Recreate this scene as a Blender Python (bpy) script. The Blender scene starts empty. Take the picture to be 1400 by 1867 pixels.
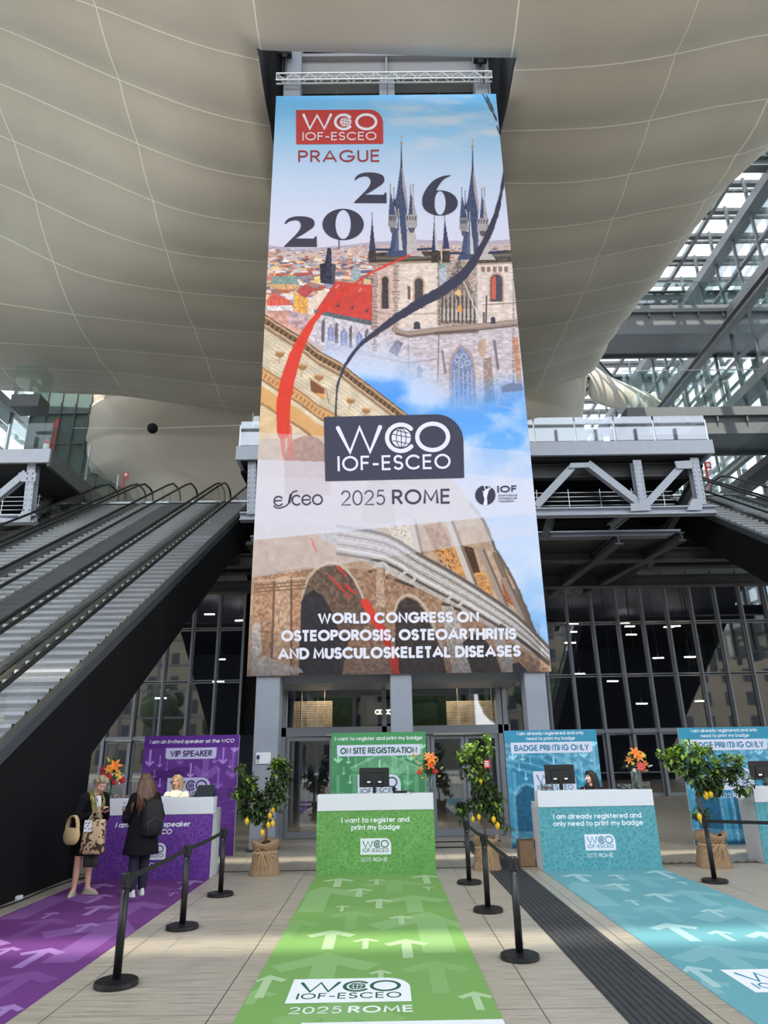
import bpy, math, random
import numpy as np
from mathutils import Vector, Matrix

# ------------------------------------------------------------------ scene, camera, sky, sun, exposure
SC = bpy.context.scene
COL = SC.collection
FPX, CXP, CYP, EYE = 1245.0, 700.0, 933.5, 1.9
_yd = np.array([-2.0, 444.5, FPX]); _yd /= np.linalg.norm(_yd)
_zd = np.array([-58.0, -(FPX * FPX) / 444.5, FPX]); _zd -= _yd * (_zd @ _yd); _zd /= np.linalg.norm(_zd)
_xd = np.cross(_yd, _zd)
if _xd[0] < 0: _xd = -_xd
MW = np.array([_xd, _yd, _zd])            # camera axes (right, down, forward) -> world
EYEP = np.array([0.0, 0.0, EYE])
cam_d = bpy.data.cameras.new('camera'); cam = bpy.data.objects.new('camera', cam_d); COL.objects.link(cam)
cam_d.sensor_fit = 'VERTICAL'; cam_d.sensor_height = 36.0; cam_d.lens = FPX / 1867.0 * 36.0
cam_d.clip_start = 0.05; cam_d.clip_end = 1000
_r, _u, _b = MW @ np.array([1, 0, 0]), MW @ np.array([0, -1, 0]), MW @ np.array([0, 0, -1])
cam.matrix_world = Matrix(((_r[0], _u[0], _b[0], 0), (_r[1], _u[1], _b[1], 0), (_r[2], _u[2], _b[2], EYE), (0, 0, 0, 1)))
SC.camera = cam

w = bpy.data.worlds.new('sky'); SC.world = w; w.use_nodes = True
nt = w.node_tree; nt.nodes.clear()
_bg = nt.nodes.new('ShaderNodeBackground'); _wo = nt.nodes.new('ShaderNodeOutputWorld')
_tc = nt.nodes.new('ShaderNodeTexCoord'); _sx = nt.nodes.new('ShaderNodeSeparateXYZ'); _cr = nt.nodes.new('ShaderNodeValToRGB')
nt.links.new(_tc.outputs['Generated'], _sx.inputs[0]); nt.links.new(_sx.outputs['Z'], _cr.inputs[0])
_cr.color_ramp.elements[0].position = 0.0; _cr.color_ramp.elements[0].color = (0.90, 0.94, 1.0, 1)
_cr.color_ramp.elements[1].position = 0.8; _cr.color_ramp.elements[1].color = (0.80, 0.89, 1.0, 1)
nt.links.new(_cr.outputs[0], _bg.inputs[0]); _bg.inputs[1].default_value = 2.0
nt.links.new(_bg.outputs[0], _wo.inputs[0])

sun_d = bpy.data.lights.new('sun', 'SUN'); sun = bpy.data.objects.new('sun', sun_d); COL.objects.link(sun)
sun_d.energy = 4.0; sun_d.angle = math.radians(0.5); sun_d.color = (1.0, 0.93, 0.80)
SUN_DIR = Vector((0.10, 0.57, -0.81)).normalized()        # light travels into the hall and down
sun.rotation_euler = SUN_DIR.to_track_quat('-Z', 'Y').to_euler()

SC.view_settings.view_transform = 'Standard'
SC.view_settings.look = 'None'
SC.view_settings.exposure = 0.88
SC.view_settings.gamma = 1.0
SC.view_settings.use_curve_mapping = False
SC.cycles.max_bounces = 7; SC.cycles.diffuse_bounces = 4; SC.cycles.glossy_bounces = 3
SC.cycles.transmission_bounces = 4; SC.cycles.transparent_max_bounces = 12
SC.cycles.caustics_reflective = False; SC.cycles.caustics_refractive = False
SC.cycles.sample_clamp_indirect = 6.0

# ------------------------------------------------------------------ pixel -> place helpers (1400 x 1867 frame)
def ray(x, y): return MW @ np.array([x - CXP, y - CYP, FPX])
def on_z(x, y, z=0.0):
    d = ray(x, y); return EYEP + d * (z - EYE) / d[2]
def on_y(x, y, Y):
    d = ray(x, y); return EYEP + d * Y / d[1]
def on_x(x, y, X):
    d = ray(x, y); return EYEP + d * X / d[0]

# ------------------------------------------------------------------ colour and materials
def lin1(c): return c / 12.92 if c <= 0.04045 else ((c + 0.055) / 1.055) ** 2.4
def rgb(r, g, b): return (lin1(r / 255), lin1(g / 255), lin1(b / 255))
MATS = {}
def mat(name, c=(0.5, 0.5, 0.5), rough=0.5, metal=0.0, spec=0.5, noise=0.0, nscale=8.0, bump=0.0, bscale=60.0, emit=None, es=0.0, stretch=None):
    if name in MATS: return MATS[name]
    m = bpy.data.materials.new(name); m.use_nodes = True; MATS[name] = m
    n = m.node_tree.nodes; L = m.node_tree.links; b = n['Principled BSDF']
    b.inputs['Base Color'].default_value = (*c, 1); b.inputs['Roughness'].default_value = rough
    b.inputs['Metallic'].default_value = metal; b.inputs['Specular IOR Level'].default_value = spec
    if emit is not None:
        b.inputs['Emission Color'].default_value = (*emit, 1); b.inputs['Emission Strength'].default_value = es
    if noise > 0 or bump > 0:
        tc = n.new('ShaderNodeTexCoord'); src = tc.outputs['Object']
        if stretch:
            mp = n.new('ShaderNodeMapping'); mp.inputs['Scale'].default_value = stretch
            L.new(src, mp.inputs['Vector']); src = mp.outputs[0]
    if noise > 0:
        t = n.new('ShaderNodeTexNoise'); t.inputs['Scale'].default_value = nscale; t.inputs['Detail'].default_value = 5
        L.new(src, t.inputs['Vector'])
        r = n.new('ShaderNodeValToRGB')
        r.color_ramp.elements[0].position = 0.3; r.color_ramp.elements[1].position = 0.7
        r.color_ramp.elements[0].color = (*[max(0, x * (1 - noise)) for x in c], 1)
        r.color_ramp.elements[1].color = (*[min(1, x * (1 + noise)) for x in c], 1)
        L.new(t.outputs['Fac'], r.inputs[0]); L.new(r.outputs[0], b.inputs['Base Color'])
    if bump > 0:
        t2 = n.new('ShaderNodeTexNoise'); t2.inputs['Scale'].default_value = bscale; t2.inputs['Detail'].default_value = 3
        L.new(src, t2.inputs['Vector'])
        bp = n.new('ShaderNodeBump'); bp.inputs['Strength'].default_value = bump; bp.inputs['Distance'].default_value = 0.01
        L.new(t2.outputs['Fac'], bp.inputs['Height']); L.new(bp.outputs[0], b.inputs['Normal'])
    return m

def print_mat(name, rough=0.55, spec=0.3, attr='Col', grain=0.0):
    if name in MATS: return MATS[name]
    m = bpy.data.materials.new(name); m.use_nodes = True; MATS[name] = m
    n = m.node_tree.nodes; L = m.node_tree.links; b = n['Principled BSDF']
    a = n.new('ShaderNodeVertexColor'); a.layer_name = attr
    b.inputs['Roughness'].default_value = rough; b.inputs['Specular IOR Level'].default_value = spec
    if grain > 0:
        tc = n.new('ShaderNodeTexCoord'); t = n.new('ShaderNodeTexNoise'); t.inputs['Scale'].default_value = 260; t.inputs['Detail'].default_value = 2
        L.new(tc.outputs['Object'], t.inputs['Vector'])
        mr = n.new('ShaderNodeMapRange'); mr.inputs['From Min'].default_value = 0.3; mr.inputs['From Max'].default_value = 0.7
        mr.inputs['To Min'].default_value = 1 - grain; mr.inputs['To Max'].default_value = 1 + grain
        L.new(t.outputs['Fac'], mr.inputs['Value'])
        mx = n.new('ShaderNodeVectorMath'); mx.operation = 'SCALE'
        L.new(a.outputs['Color'], mx.inputs[0]); L.new(mr.outputs[0], mx.inputs['Scale']); L.new(mx.outputs[0], b.inputs['Base Color'])
    else:
        L.new(a.outputs['Color'], b.inputs['Base Color'])
    return m

def glass_mat(name, tint=(0.6, 0.66, 0.66), refl=1.5, base=0.04, rough=0.02):
    """thin architectural glass: tinted see-through plus a Fresnel mirror"""
    if name in MATS: return MATS[name]
    m = bpy.data.materials.new(name); m.use_nodes = True; MATS[name] = m
    n = m.node_tree.nodes; L = m.node_tree.links; n.clear()
    o = n.new('ShaderNodeOutputMaterial'); mx = n.new('ShaderNodeMixShader')
    t = n.new('ShaderNodeBsdfTransparent'); t.inputs[0].default_value = (*tint, 1)
    g = n.new('ShaderNodeBsdfGlossy'); g.inputs['Roughness'].default_value = rough; g.inputs[0].default_value = (0.95, 0.97, 1, 1)
    f = n.new('ShaderNodeFresnel'); ge = n.new('ShaderNodeNewGeometry'); mr = n.new('ShaderNodeMapRange')
    mr.inputs['To Min'].default_value = refl; mr.inputs['To Max'].default_value = 1 / refl    # same mirror from both faces of the pane
    L.new(ge.outputs['Backfacing'], mr.inputs['Value']); L.new(mr.outputs[0], f.inputs['IOR'])
    ad = n.new('ShaderNodeMath'); ad.operation = 'ADD'; ad.use_clamp = True; ad.inputs[1].default_value = base
    L.new(f.outputs[0], ad.inputs[0]); L.new(ad.outputs[0], mx.inputs[0])
    L.new(t.outputs[0], mx.inputs[1]); L.new(g.outputs[0], mx.inputs[2]); L.new(mx.outputs[0], o.inputs[0])
    return m

# ------------------------------------------------------------------ mesh builder
def wmat(o):
    return o.matrix_basis.copy() if o.parent is None else wmat(o.parent) @ o.matrix_parent_inverse @ o.matrix_basis
class MB:
    def __init__(self): self.v = []; self.f = []; self.m = []; self.c = []; self.cm = 0; self.cc = (1, 1, 1)
    def use(self, mi=0, c=None):
        self.cm = mi
        if c is not None: self.cc = c
        return self
    def face(self, idx): self.f.append(tuple(idx)); self.m.append(self.cm); self.c.append(self.cc)
    def poly(self, pts):
        i = len(self.v); self.v += [tuple(map(float, p)) for p in pts]; self.face(range(i, i + len(pts)))
    def box(self, x0, x1, y0, y1, z0, z1):
        i = len(self.v)
        self.v += [(x0, y0, z0), (x1, y0, z0), (x1, y1, z0), (x0, y1, z0), (x0, y0, z1), (x1, y0, z1), (x1, y1, z1), (x0, y1, z1)]
        for q in ((0, 3, 2, 1), (4, 5, 6, 7), (0, 1, 5, 4), (1, 2, 6, 5), (2, 3, 7, 6), (3, 0, 4, 7)): self.face([i + k for k in q])
        return self
    def cbox(self, x0, x1, y0, y1, z0, z1, b=0.01):
        """box with chamfered edges along every side of each face"""
        xs, ys, zs = (x0, x1), (y0, y1), (z0, z1); i = len(self.v); ids = {}
        for a in (0, 1):
            for bb in (0, 1):
                for c in (0, 1):
                    sx, sy, sz = (1, -1)[a], (1, -1)[bb], (1, -1)[c]
                    X, Y, Z = xs[a], ys[bb], zs[c]
                    for k, p in enumerate(((X, Y + sy * b, Z + sz * b), (X + sx * b, Y, Z + sz * b), (X + sx * b, Y + sy * b, Z))):
                        ids[(a, bb, c, k)] = len(self.v); self.v.append(p)
        g = lambda *k: ids[k]
        self.face([g(0, 0, 0, 0), g(0, 0, 1, 0), g(0, 1, 1, 0), g(0, 1, 0, 0)]); self.face([g(1, 0, 0, 0), g(1, 1, 0, 0), g(1, 1, 1, 0), g(1, 0, 1, 0)])
        self.face([g(0, 0, 0, 1), g(1, 0, 0, 1), g(1, 0, 1, 1), g(0, 0, 1, 1)]); self.face([g(0, 1, 0, 1), g(0, 1, 1, 1), g(1, 1, 1, 1), g(1, 1, 0, 1)])
        self.face([g(0, 0, 0, 2), g(0, 1, 0, 2), g(1, 1, 0, 2), g(1, 0, 0, 2)]); self.face([g(0, 0, 1, 2), g(1, 0, 1, 2), g(1, 1, 1, 2), g(0, 1, 1, 2)])
        for c in (0, 1):
            for a in (0, 1):
                self.face([g(a, 0, c, 0), g(a, 1, c, 0), g(a, 1, c, 2), g(a, 0, c, 2)]); self.face([g(0, a, c, 1), g(1, a, c, 1), g(1, a, c, 2), g(0, a, c, 2)])
        for a in (0, 1):
            for bb in (0, 1): self.face([g(a, bb, 0, 0), g(a, bb, 1, 0), g(a, bb, 1, 1), g(a, bb, 0, 1)])
        for a in (0, 1):
            for bb in (0, 1):
                for c in (0, 1): self.face([g(a, bb, c, 0), g(a, bb, c, 1), g(a, bb, c, 2)])
        return self
    def bar(self, p, q, w=0.1, h=None, up=(0, 0, 1)):
        """rectangular bar from p to q, w wide, h high"""
        h = h or w; p = Vector(p); q = Vector(q); d = (q - p).normalized(); up = Vector(up)
        if abs(d.dot(up)) > 0.98: up = Vector((0, 1, 0))
        s = d.cross(up).normalized(); u = s.cross(d).normalized(); i = len(self.v)
        for o in (p, q):
            for a, b in ((-1, -1), (1, -1), (1, 1), (-1, 1)): self.v.append(tuple(o + s * (a * w / 2) + u * (b * h / 2)))
        for f in ((0, 1, 2, 3), (7, 6, 5, 4), (0, 4, 5, 1), (1, 5, 6, 2), (2, 6, 7, 3), (3, 7, 4, 0)): self.face([i + k for k in f])
        return self
    def ibeam(self, p, q, w=0.3, h=0.4, t=0.04, up=(0, 0, 1)):
        p = Vector(p); q = Vector(q); d = (q - p).normalized(); u0 = Vector(up)
        if abs(d.dot(u0)) > 0.98: u0 = Vector((0, 1, 0))
        s = d.cross(u0).normalized(); u = s.cross(d).normalized()
        self.bar(p, q, t, h - 2 * t, u); o = u * (h / 2 - t / 2)
        self.bar(p + o, q + o, w, t, u); self.bar(p - o, q - o, w, t, u)
        return self
    def tube(self, pts, r, n=8, cap=True, closed=False):
        pts = [Vector(p) for p in pts]; k = len(pts)
        rs = list(r) if hasattr(r, '__len__') else [r] * k
        i0 = len(self.v); nrm = None
        for j, p in enumerate(pts):
            a = pts[j - 1] if j > 0 else (pts[-1] if closed else pts[0]); b = pts[j + 1] if j < k - 1 else (pts[0] if closed else pts[-1])
            d = (b - a)
            d = d.normalized() if d.length > 1e-9 else Vector((0, 0, 1))
            if nrm is None:
                nrm = Vector((0, 0, 1)) if abs(d.z) < 0.9 else Vector((1, 0, 0))
            nrm = (nrm - d * nrm.dot(d))
            if nrm.length < 1e-6: nrm = d.orthogonal()
            nrm.normalize(); bn = d.cross(nrm)
            for q in range(n):
                t = 2 * math.pi * q / n; self.v.append(tuple(p + (nrm * math.cos(t) + bn * math.sin(t)) * rs[j]))
        for j in range(k - 1 if not closed else k):
            A = i0 + j * n; B = i0 + ((j + 1) % k) * n
            for q in range(n): self.face((A + q, A + (q + 1) % n, B + (q + 1) % n, B + q))
        if cap and not closed:
            self.face([i0 + q for q in range(n)][::-1]); self.face([i0 + (k - 1) * n + q for q in range(n)])
        return self
    def lathe(self, prof, c=(0, 0, 0), n=24, cap=True):
        i0 = len(self.v); k = len(prof)
        for r, z in prof:
            for q in range(n):
                t = 2 * math.pi * q / n; self.v.append((c[0] + r * math.cos(t), c[1] + r * math.sin(t), c[2] + z))
        for j in range(k - 1):
            A = i0 + j * n; B = A + n
            for q in range(n): self.face((A + q, A + (q + 1) % n, B + (q + 1) % n, B + q))
        if cap:
            self.face([i0 + q for q in range(n)][::-1]); self.face([i0 + (k - 1) * n + q for q in range(n)])
        return self
    def ell(self, c, r, n=14, m=9, rot=None):
        """ellipsoid"""
        if not hasattr(r, '__len__'): r = (r, r, r)
        i0 = len(self.v); c = Vector(c); R = rot or Matrix.Identity(3)
        for j in range(1, m):
            a = math.pi * j / m
            for q in range(n):
                t = 2 * math.pi * q / n
                self.v.append(tuple(c + R @ Vector((r[0] * math.sin(a) * math.cos(t), r[1] * math.sin(a) * math.sin(t), -r[2] * math.cos(a)))))
        b = len(self.v); self.v.append(tuple(c + R @ Vector((0, 0, -r[2])))); self.v.append(tuple(c + R @ Vector((0, 0, r[2]))))
        for j in range(m - 2):
            for q in range(n): self.face((i0 + j * n + q, i0 + j * n + (q + 1) % n, i0 + (j + 1) * n + (q + 1) % n, i0 + (j + 1) * n + q))
        for q in range(n):
            self.face((b, i0 + (q + 1) % n, i0 + q)); self.face((b + 1, i0 + (m - 2) * n + q, i0 + (m - 2) * n + (q + 1) % n))
        return self
    def cap(self, p, q, r0, r1, n=12):
        """tapered capsule"""
        p = Vector(p); q = Vector(q); d = (q - p)
        if d.length < 1e-6: return self.ell(p, r0, n)
        d.normalize(); pts = []; rs = []
        for a in (90, 70, 45, 20): t = math.radians(a); pts.append(p - d * r0 * math.sin(t)); rs.append(max(1e-4, r0 * math.cos(t)))
        pts.append(p); rs.append(r0); pts.append(q); rs.append(r1)
        for a in (20, 45, 70, 90): t = math.radians(a); pts.append(q + d * r1 * math.sin(t)); rs.append(max(1e-4, r1 * math.cos(t)))
        return self.tube(pts, rs, n)
    def loft(self, rings, cap=True):
        """rings: lists of equal point counts, closed sections"""
        i0 = len(self.v); n = len(rings[0])
        for r in rings: self.v += [tuple(p) for p in r]
        for j in range(len(rings) - 1):
            A = i0 + j * n; B = A + n
            for q in range(n): self.face((A + q, A + (q + 1) % n, B + (q + 1) % n, B + q))
        if cap:
            self.face([i0 + q for q in range(n)][::-1]); self.face([i0 + (len(rings) - 1) * n + q for q in range(n)])
        return self
    def grid(self, rows):
        i0 = len(self.v); n = len(rows[0])
        for r in rows: self.v += [tuple(map(float, p)) for p in r]
        for j in range(len(rows) - 1):
            for q in range(n - 1):
                a = i0 + j * n + q; self.face((a, a + 1, a + n + 1, a + n))
        return self
    def build(self, name, mats, parent=None, smooth=False, col=False, loc=None, world=False):
        me = bpy.data.meshes.new(name); me.from_pydata(self.v, [], self.f)
        ms = mats if isinstance(mats, (list, tuple)) else [mats]
        for m in ms: me.materials.append(m)
        if len(ms) > 1: me.polygons.foreach_set('material_index', np.array(self.m, dtype=np.int32))
        if smooth: me.polygons.foreach_set('use_smooth', np.ones(len(self.f), dtype=bool))
        if col:
            at = me.color_attributes.new('Col', 'FLOAT_COLOR', 'CORNER')
            ln = np.array([len(f) for f in self.f]); cc = np.repeat(np.array([(*c, 1.0) for c in self.c], dtype=np.float32), ln, axis=0)
            at.data.foreach_set('color', cc.ravel())
        me.update()
        o = bpy.data.objects.new(name, me); COL.objects.link(o)
        if parent is not None:
            o.parent = parent
            o.matrix_parent_inverse = wmat(parent).inverted() if world else Matrix.Identity(4)
        if loc is not None: o.location = loc
        return o

def smooth_mod(o, lv=1, angle=None):
    md = o.modifiers.new('subdivision', 'SUBSURF'); md.levels = lv; md.render_levels = lv; return o
def fuse(o, vox=0.008, it=6, fac=0.5):
    md = o.modifiers.new('remesh', 'REMESH'); md.mode = 'VOXEL'; md.voxel_size = vox; md.use_smooth_shade = True
    s = o.modifiers.new('smooth', 'SMOOTH'); s.factor = fac; s.iterations = it; return o
def bevel(o, wd=0.01, seg=2):
    md = o.modifiers.new('bevel', 'BEVEL'); md.width = wd; md.segments = seg; md.limit_method = 'ANGLE'; return o

def tag(o, label=None, cat=None, group=None, kind=None):
    if label: o['label'] = label
    if cat: o['category'] = cat
    if group: o['group'] = group
    if kind: o['kind'] = kind
    return o
def thing(name, label, cat, loc=(0, 0, 0), rz=0.0, group=None):
    o = bpy.data.objects.new(name, None); COL.objects.link(o); o.location = loc; o.rotation_euler = (0, 0, rz)
    o.empty_display_size = 0.2
    return tag(o, label, cat, group)
def struct(o, label=None, cat=None): return tag(o, label, cat, None, 'structure')
def kids(o): return [c for c in COL.objects if c.parent == o]
def copy_tree(o, parent=None):
    c = o.copy(); COL.objects.link(c); c.parent = parent
    for ch in kids(o): copy_tree(ch, c)
    return c

# ------------------------------------------------------------------ a geometric stroke alphabet (cap height 1)
def _A(cx, cy, rx, ry, a0, a1): return ('a', cx, cy, rx, ry, a0, a1)
O_ = [[_A(.48, .5, .48, .5, 0, 360)]]
GL = {
 'A': (.86, [[(0, 0), (.43, 1), (.86, 0)], [(.14, .3), (.72, .3)]]),
 'B': (.58, [[(0, 0), (0, 1), (.32, 1), _A(.32, .765, .22, .235, 90, -90), (0, .53)], [(.32, .53), _A(.32, .265, .26, .265, 90, -90), (0, 0)]]),
 'C': (.86, [[_A(.48, .5, .48, .5, 42, 318)]]),
 'D': (.74, [[(0, 0), (0, 1), (.26, 1), _A(.26, .5, .48, .5, 90, -90), (0, 0)]]),
 'E': (.5, [[(.5, 1), (0, 1), (0, 0), (.5, 0)], [(0, .52), (.46, .52)]]),
 'F': (.48, [[(.48, 1), (0, 1), (0, 0)], [(0, .52), (.43, .52)]]),
 'G': (.95, [[_A(.48, .5, .48, .5, 42, 335)], [(.52, .46), (.95, .46), (.93, .3)]]),
 'H': (.66, [[(0, 0), (0, 1)], [(.66, 0), (.66, 1)], [(0, .52), (.66, .52)]]),
 'I': (.0, [[(0, 0), (0, 1)]]),
 'J': (.42, [[(.42, 1), (.42, .24), _A(.21, .24, .21, .24, 0, -180)]]),
 'K': (.6, [[(0, 0), (0, 1)], [(.56, 1), (.02, .46)], [(.2, .62), (.62, 0)]]),
 'L': (.44, [[(0, 1), (0, 0), (.44, 0)]]),
 'M': (.86, [[(0, 0), (.05, 1), (.43, .2), (.81, 1), (.86, 0)]]),
 'N': (.68, [[(0, 0), (0, 1), (.68, 0), (.68, 1)]]),
 'O': (.96, O_), 'Q': (.96, O_ + [[(.6, .28), (.95, 0)]]),
 'P': (.54, [[(0, 0), (0, 1), (.28, 1), _A(.28, .74, .26, .26, 90, -90), (0, .48)]]),
 'R': (.56, [[(0, 0), (0, 1), (.28, 1), _A(.28, .745, .25, .255, 90, -90), (0, .49)], [(.26, .49), (.56, 0)]]),
 'S': (.52, [[_A(.26, .745, .24, .255, 25, 270), _A(.26, .25, .26, .25, 90, -155)]]),
 'T': (.52, [[(.26, 0), (.26, 1)], [(0, 1), (.52, 1)]]),
 'U': (.62, [[(0, 1), (0, .31), _A(.31, .31, .31, .31, 180, 360), (.62, 1)]]),
 'V': (.78, [[(0, 1), (.39, 0), (.78, 1)]]),
 'W': (1.1, [[(0, 1), (.28, 0), (.55, 1), (.82, 0), (1.1, 1)]]),
 'X': (.7, [[(0, 0), (.7, 1)], [(0, 1), (.7, 0)]]),
 'Y': (.7, [[(0, 1), (.35, .45), (.7, 1)], [(.35, .45), (.35, 0)]]),
 'Z': (.6, [[(0, 1), (.6, 1), (0, 0), (.6, 0)]]),
 'a': (.64, [[_A(.32, .35, .32, .35, 0, 360)], [(.64, .7), (.64, 0)]]),
 'b': (.64, [[_A(.32, .35, .32, .35, 0, 360)], [(0, 1.02), (0, 0)]]),
 'c': (.56, [[_A(.32, .35, .32, .35, 45, 315)]]),
 'd': (.64, [[_A(.32, .35, .32, .35, 0, 360)], [(.64, 1.02), (.64, 0)]]),
 'e': (.64, [[(.02, .36), (.64, .36), _A(.32, .35, .32, .35, 5, 315)]]),
 'f': (.3, [[(.12, 0), (.12, .8), _A(.26, .82, .14, .2, 180, 90)], [(0, .7), (.3, .7)]]),
 'g': (.64, [[_A(.32, .35, .32, .35, 0, 360)], [(.64, .7), (.64, 0), _A(.33, -.03, .31, .25, 0, -150)]]),
 'h': (.52, [[(0, 0), (0, 1.02)], [(0, .42), _A(.26, .42, .26, .28, 180, 0), (.52, 0)]]),
 'i': (.0, [[(0, 0), (0, .7)], [(0, .86), (0, 1.02)]]),
 'j': (.0, [[(0, -.25), (0, .7)], [(0, .86), (0, 1.02)]]),
 'k': (.46, [[(0, 0), (0, 1.02)], [(.44, .7), (.02, .3)], [(.16, .44), (.48, 0)]]),
 'l': (.0, [[(0, 0), (0, 1.02)]]),
 'm': (.92, [[(0, 0), (0, .7)], [(0, .44), _A(.23, .45, .23, .25, 180, 0), (.46, 0)], [(.46, .44), _A(.69, .45, .23, .25, 180, 0), (.92, 0)]]),
 'n': (.5, [[(0, 0), (0, .7)], [(0, .43), _A(.25, .44, .25, .26, 180, 0), (.5, 0)]]),
 'o': (.64, [[_A(.32, .35, .32, .35, 0, 360)]]),
 'p': (.64, [[_A(.32, .35, .32, .35, 0, 360)], [(0, .7), (0, -.28)]]),
 'r': (.28, [[(0, 0), (0, .7)], [(0, .4), _A(.24, .42, .24, .27, 180, 80)]]),
 's': (.4, [[_A(.2, .53, .18, .17, 20, 270), _A(.2, .18, .2, .18, 90, -160)]]),
 't': (.3, [[(.14, .95), (.14, 0)], [(0, .7), (.3, .7)]]),
 'u': (.5, [[(0, .7), (0, .26), _A(.25, .26, .25, .26, 180, 360), (.5, .7)], [(.5, .3), (.5, 0)]]),
 'v': (.5, [[(0, .7), (.25, 0), (.5, .7)]]),
 'w': (.78, [[(0, .7), (.2, 0), (.39, .66), (.58, 0), (.78, .7)]]),
 'y': (.52, [[(0, .7), (.26, .02)], [(.52, .7), (.16, -.28)]]),
 '0': (.6, [[_A(.3, .5, .3, .5, 0, 360)]]),
 '2': (.56, [[_A(.28, .71, .27, .29, 170, -35), (.0, 0), (.58, 0)]]),
 '5': (.54, [[(.5, 1), (.13, 1), (.06, .55), _A(.26, .33, .28, .33, 125, -145)]]),
 '-': (.34, [[(0, .4), (.34, .4)]]), ',': (.06, [[(.08, .08), (0, -.16)]]), '.': (.02, [[(0, 0), (0, .06)]]),
}
def expand(tokens, seg=16):
    out = []
    for t in tokens:
        if t[0] == 'a':
            _, cx, cy, rx, ry, a0, a1 = t; n = max(3, int(abs(a1 - a0) / 360 * seg * 1.6))
            for k in range(n + 1):
                a = math.radians(a0 + (a1 - a0) * k / n); out.append((cx + rx * math.cos(a), cy + ry * math.sin(a)))
        else: out.append(t)
    res = []
    for p in out:
        if not res or abs(p[0] - res[-1][0]) + abs(p[1] - res[-1][1]) > 1e-5: res.append(p)
    return res
def stroke_quads(pts, hw, cap=0.0, round_cap=False):
    """polyline -> list of polygons"""
    pts = [Vector((p[0], p[1])) for p in pts]; out = []; n = len(pts)
    closed = (pts[0] - pts[-1]).length < 1e-4 and n > 3
    dirs = [(pts[i + 1] - pts[i]).normalized() for i in range(n - 1)]
    L, R = [], []; brk = []
    for i in range(n):
        if i == 0: d0 = dirs[-1] if closed else dirs[0]; d1 = dirs[0]
        elif i == n - 1: d0 = dirs[-1]; d1 = dirs[0] if closed else dirs[-1]
        else: d0, d1 = dirs[i - 1], dirs[i]
        c = max(-1, min(1, d0.dot(d1))); half = math.sqrt(max(0.0, (1 + c) / 2))
        nn = Vector((-(d0 + d1).y, (d0 + d1).x))
        if nn.length < 1e-6: nn = Vector((-d1.y, d1.x))
        nn.normalize(); k = min(1 / max(half, 0.30), 1.28)
        p = pts[i].copy()
        if not closed and i == 0: p -= d1 * cap
        if not closed and i == n - 1: p += d0 * cap
        L.append(p + nn * hw * k); R.append(p - nn * hw * k)
    for i in range(n - 1): out.append([L[i], L[i + 1], R[i + 1], R[i]])
    if round_cap:
        for p in (pts[0], pts[-1]):
            out.append([p + Vector((math.cos(2 * math.pi * k / 14), math.sin(2 * math.pi * k / 14))) * hw for k in range(14)])
    return out
def text_width(s, wt, track):
    x = 0
    for ch in s:
        x += (0.36 if ch == ' ' else GL[ch][0] + wt + track)
    return x - track
def text_polys(s, wt=0.16, track=0.10, shear=0.0, xs=1.0, round_cap=False):
    """polygons with cap height 1, starting at x = 0"""
    out = []; x = wt / 2
    for ch in s:
        if ch == ' ': x += 0.36; continue
        gw, st = GL[ch]; h = wt / 2
        for tk in st:
            pts = expand(tk)
            # keep the outline inside the cap height
            pts = [((px + x) * xs, h + py * (1 - wt) if py >= 0 else h + py) for px, py in pts]
            for q in stroke_quads(pts, h, cap=(0 if round_cap else h * 0.98 if len(tk) == 2 and tk[0][0] != 'a' and tk[1][0] != 'a' and (tk[0][0] == tk[1][0]) else h * 0.4), round_cap=round_cap):
                out.append([(p[0] + shear * p[1], p[1]) for p in q])
        x += gw + wt + track
    return out

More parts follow.
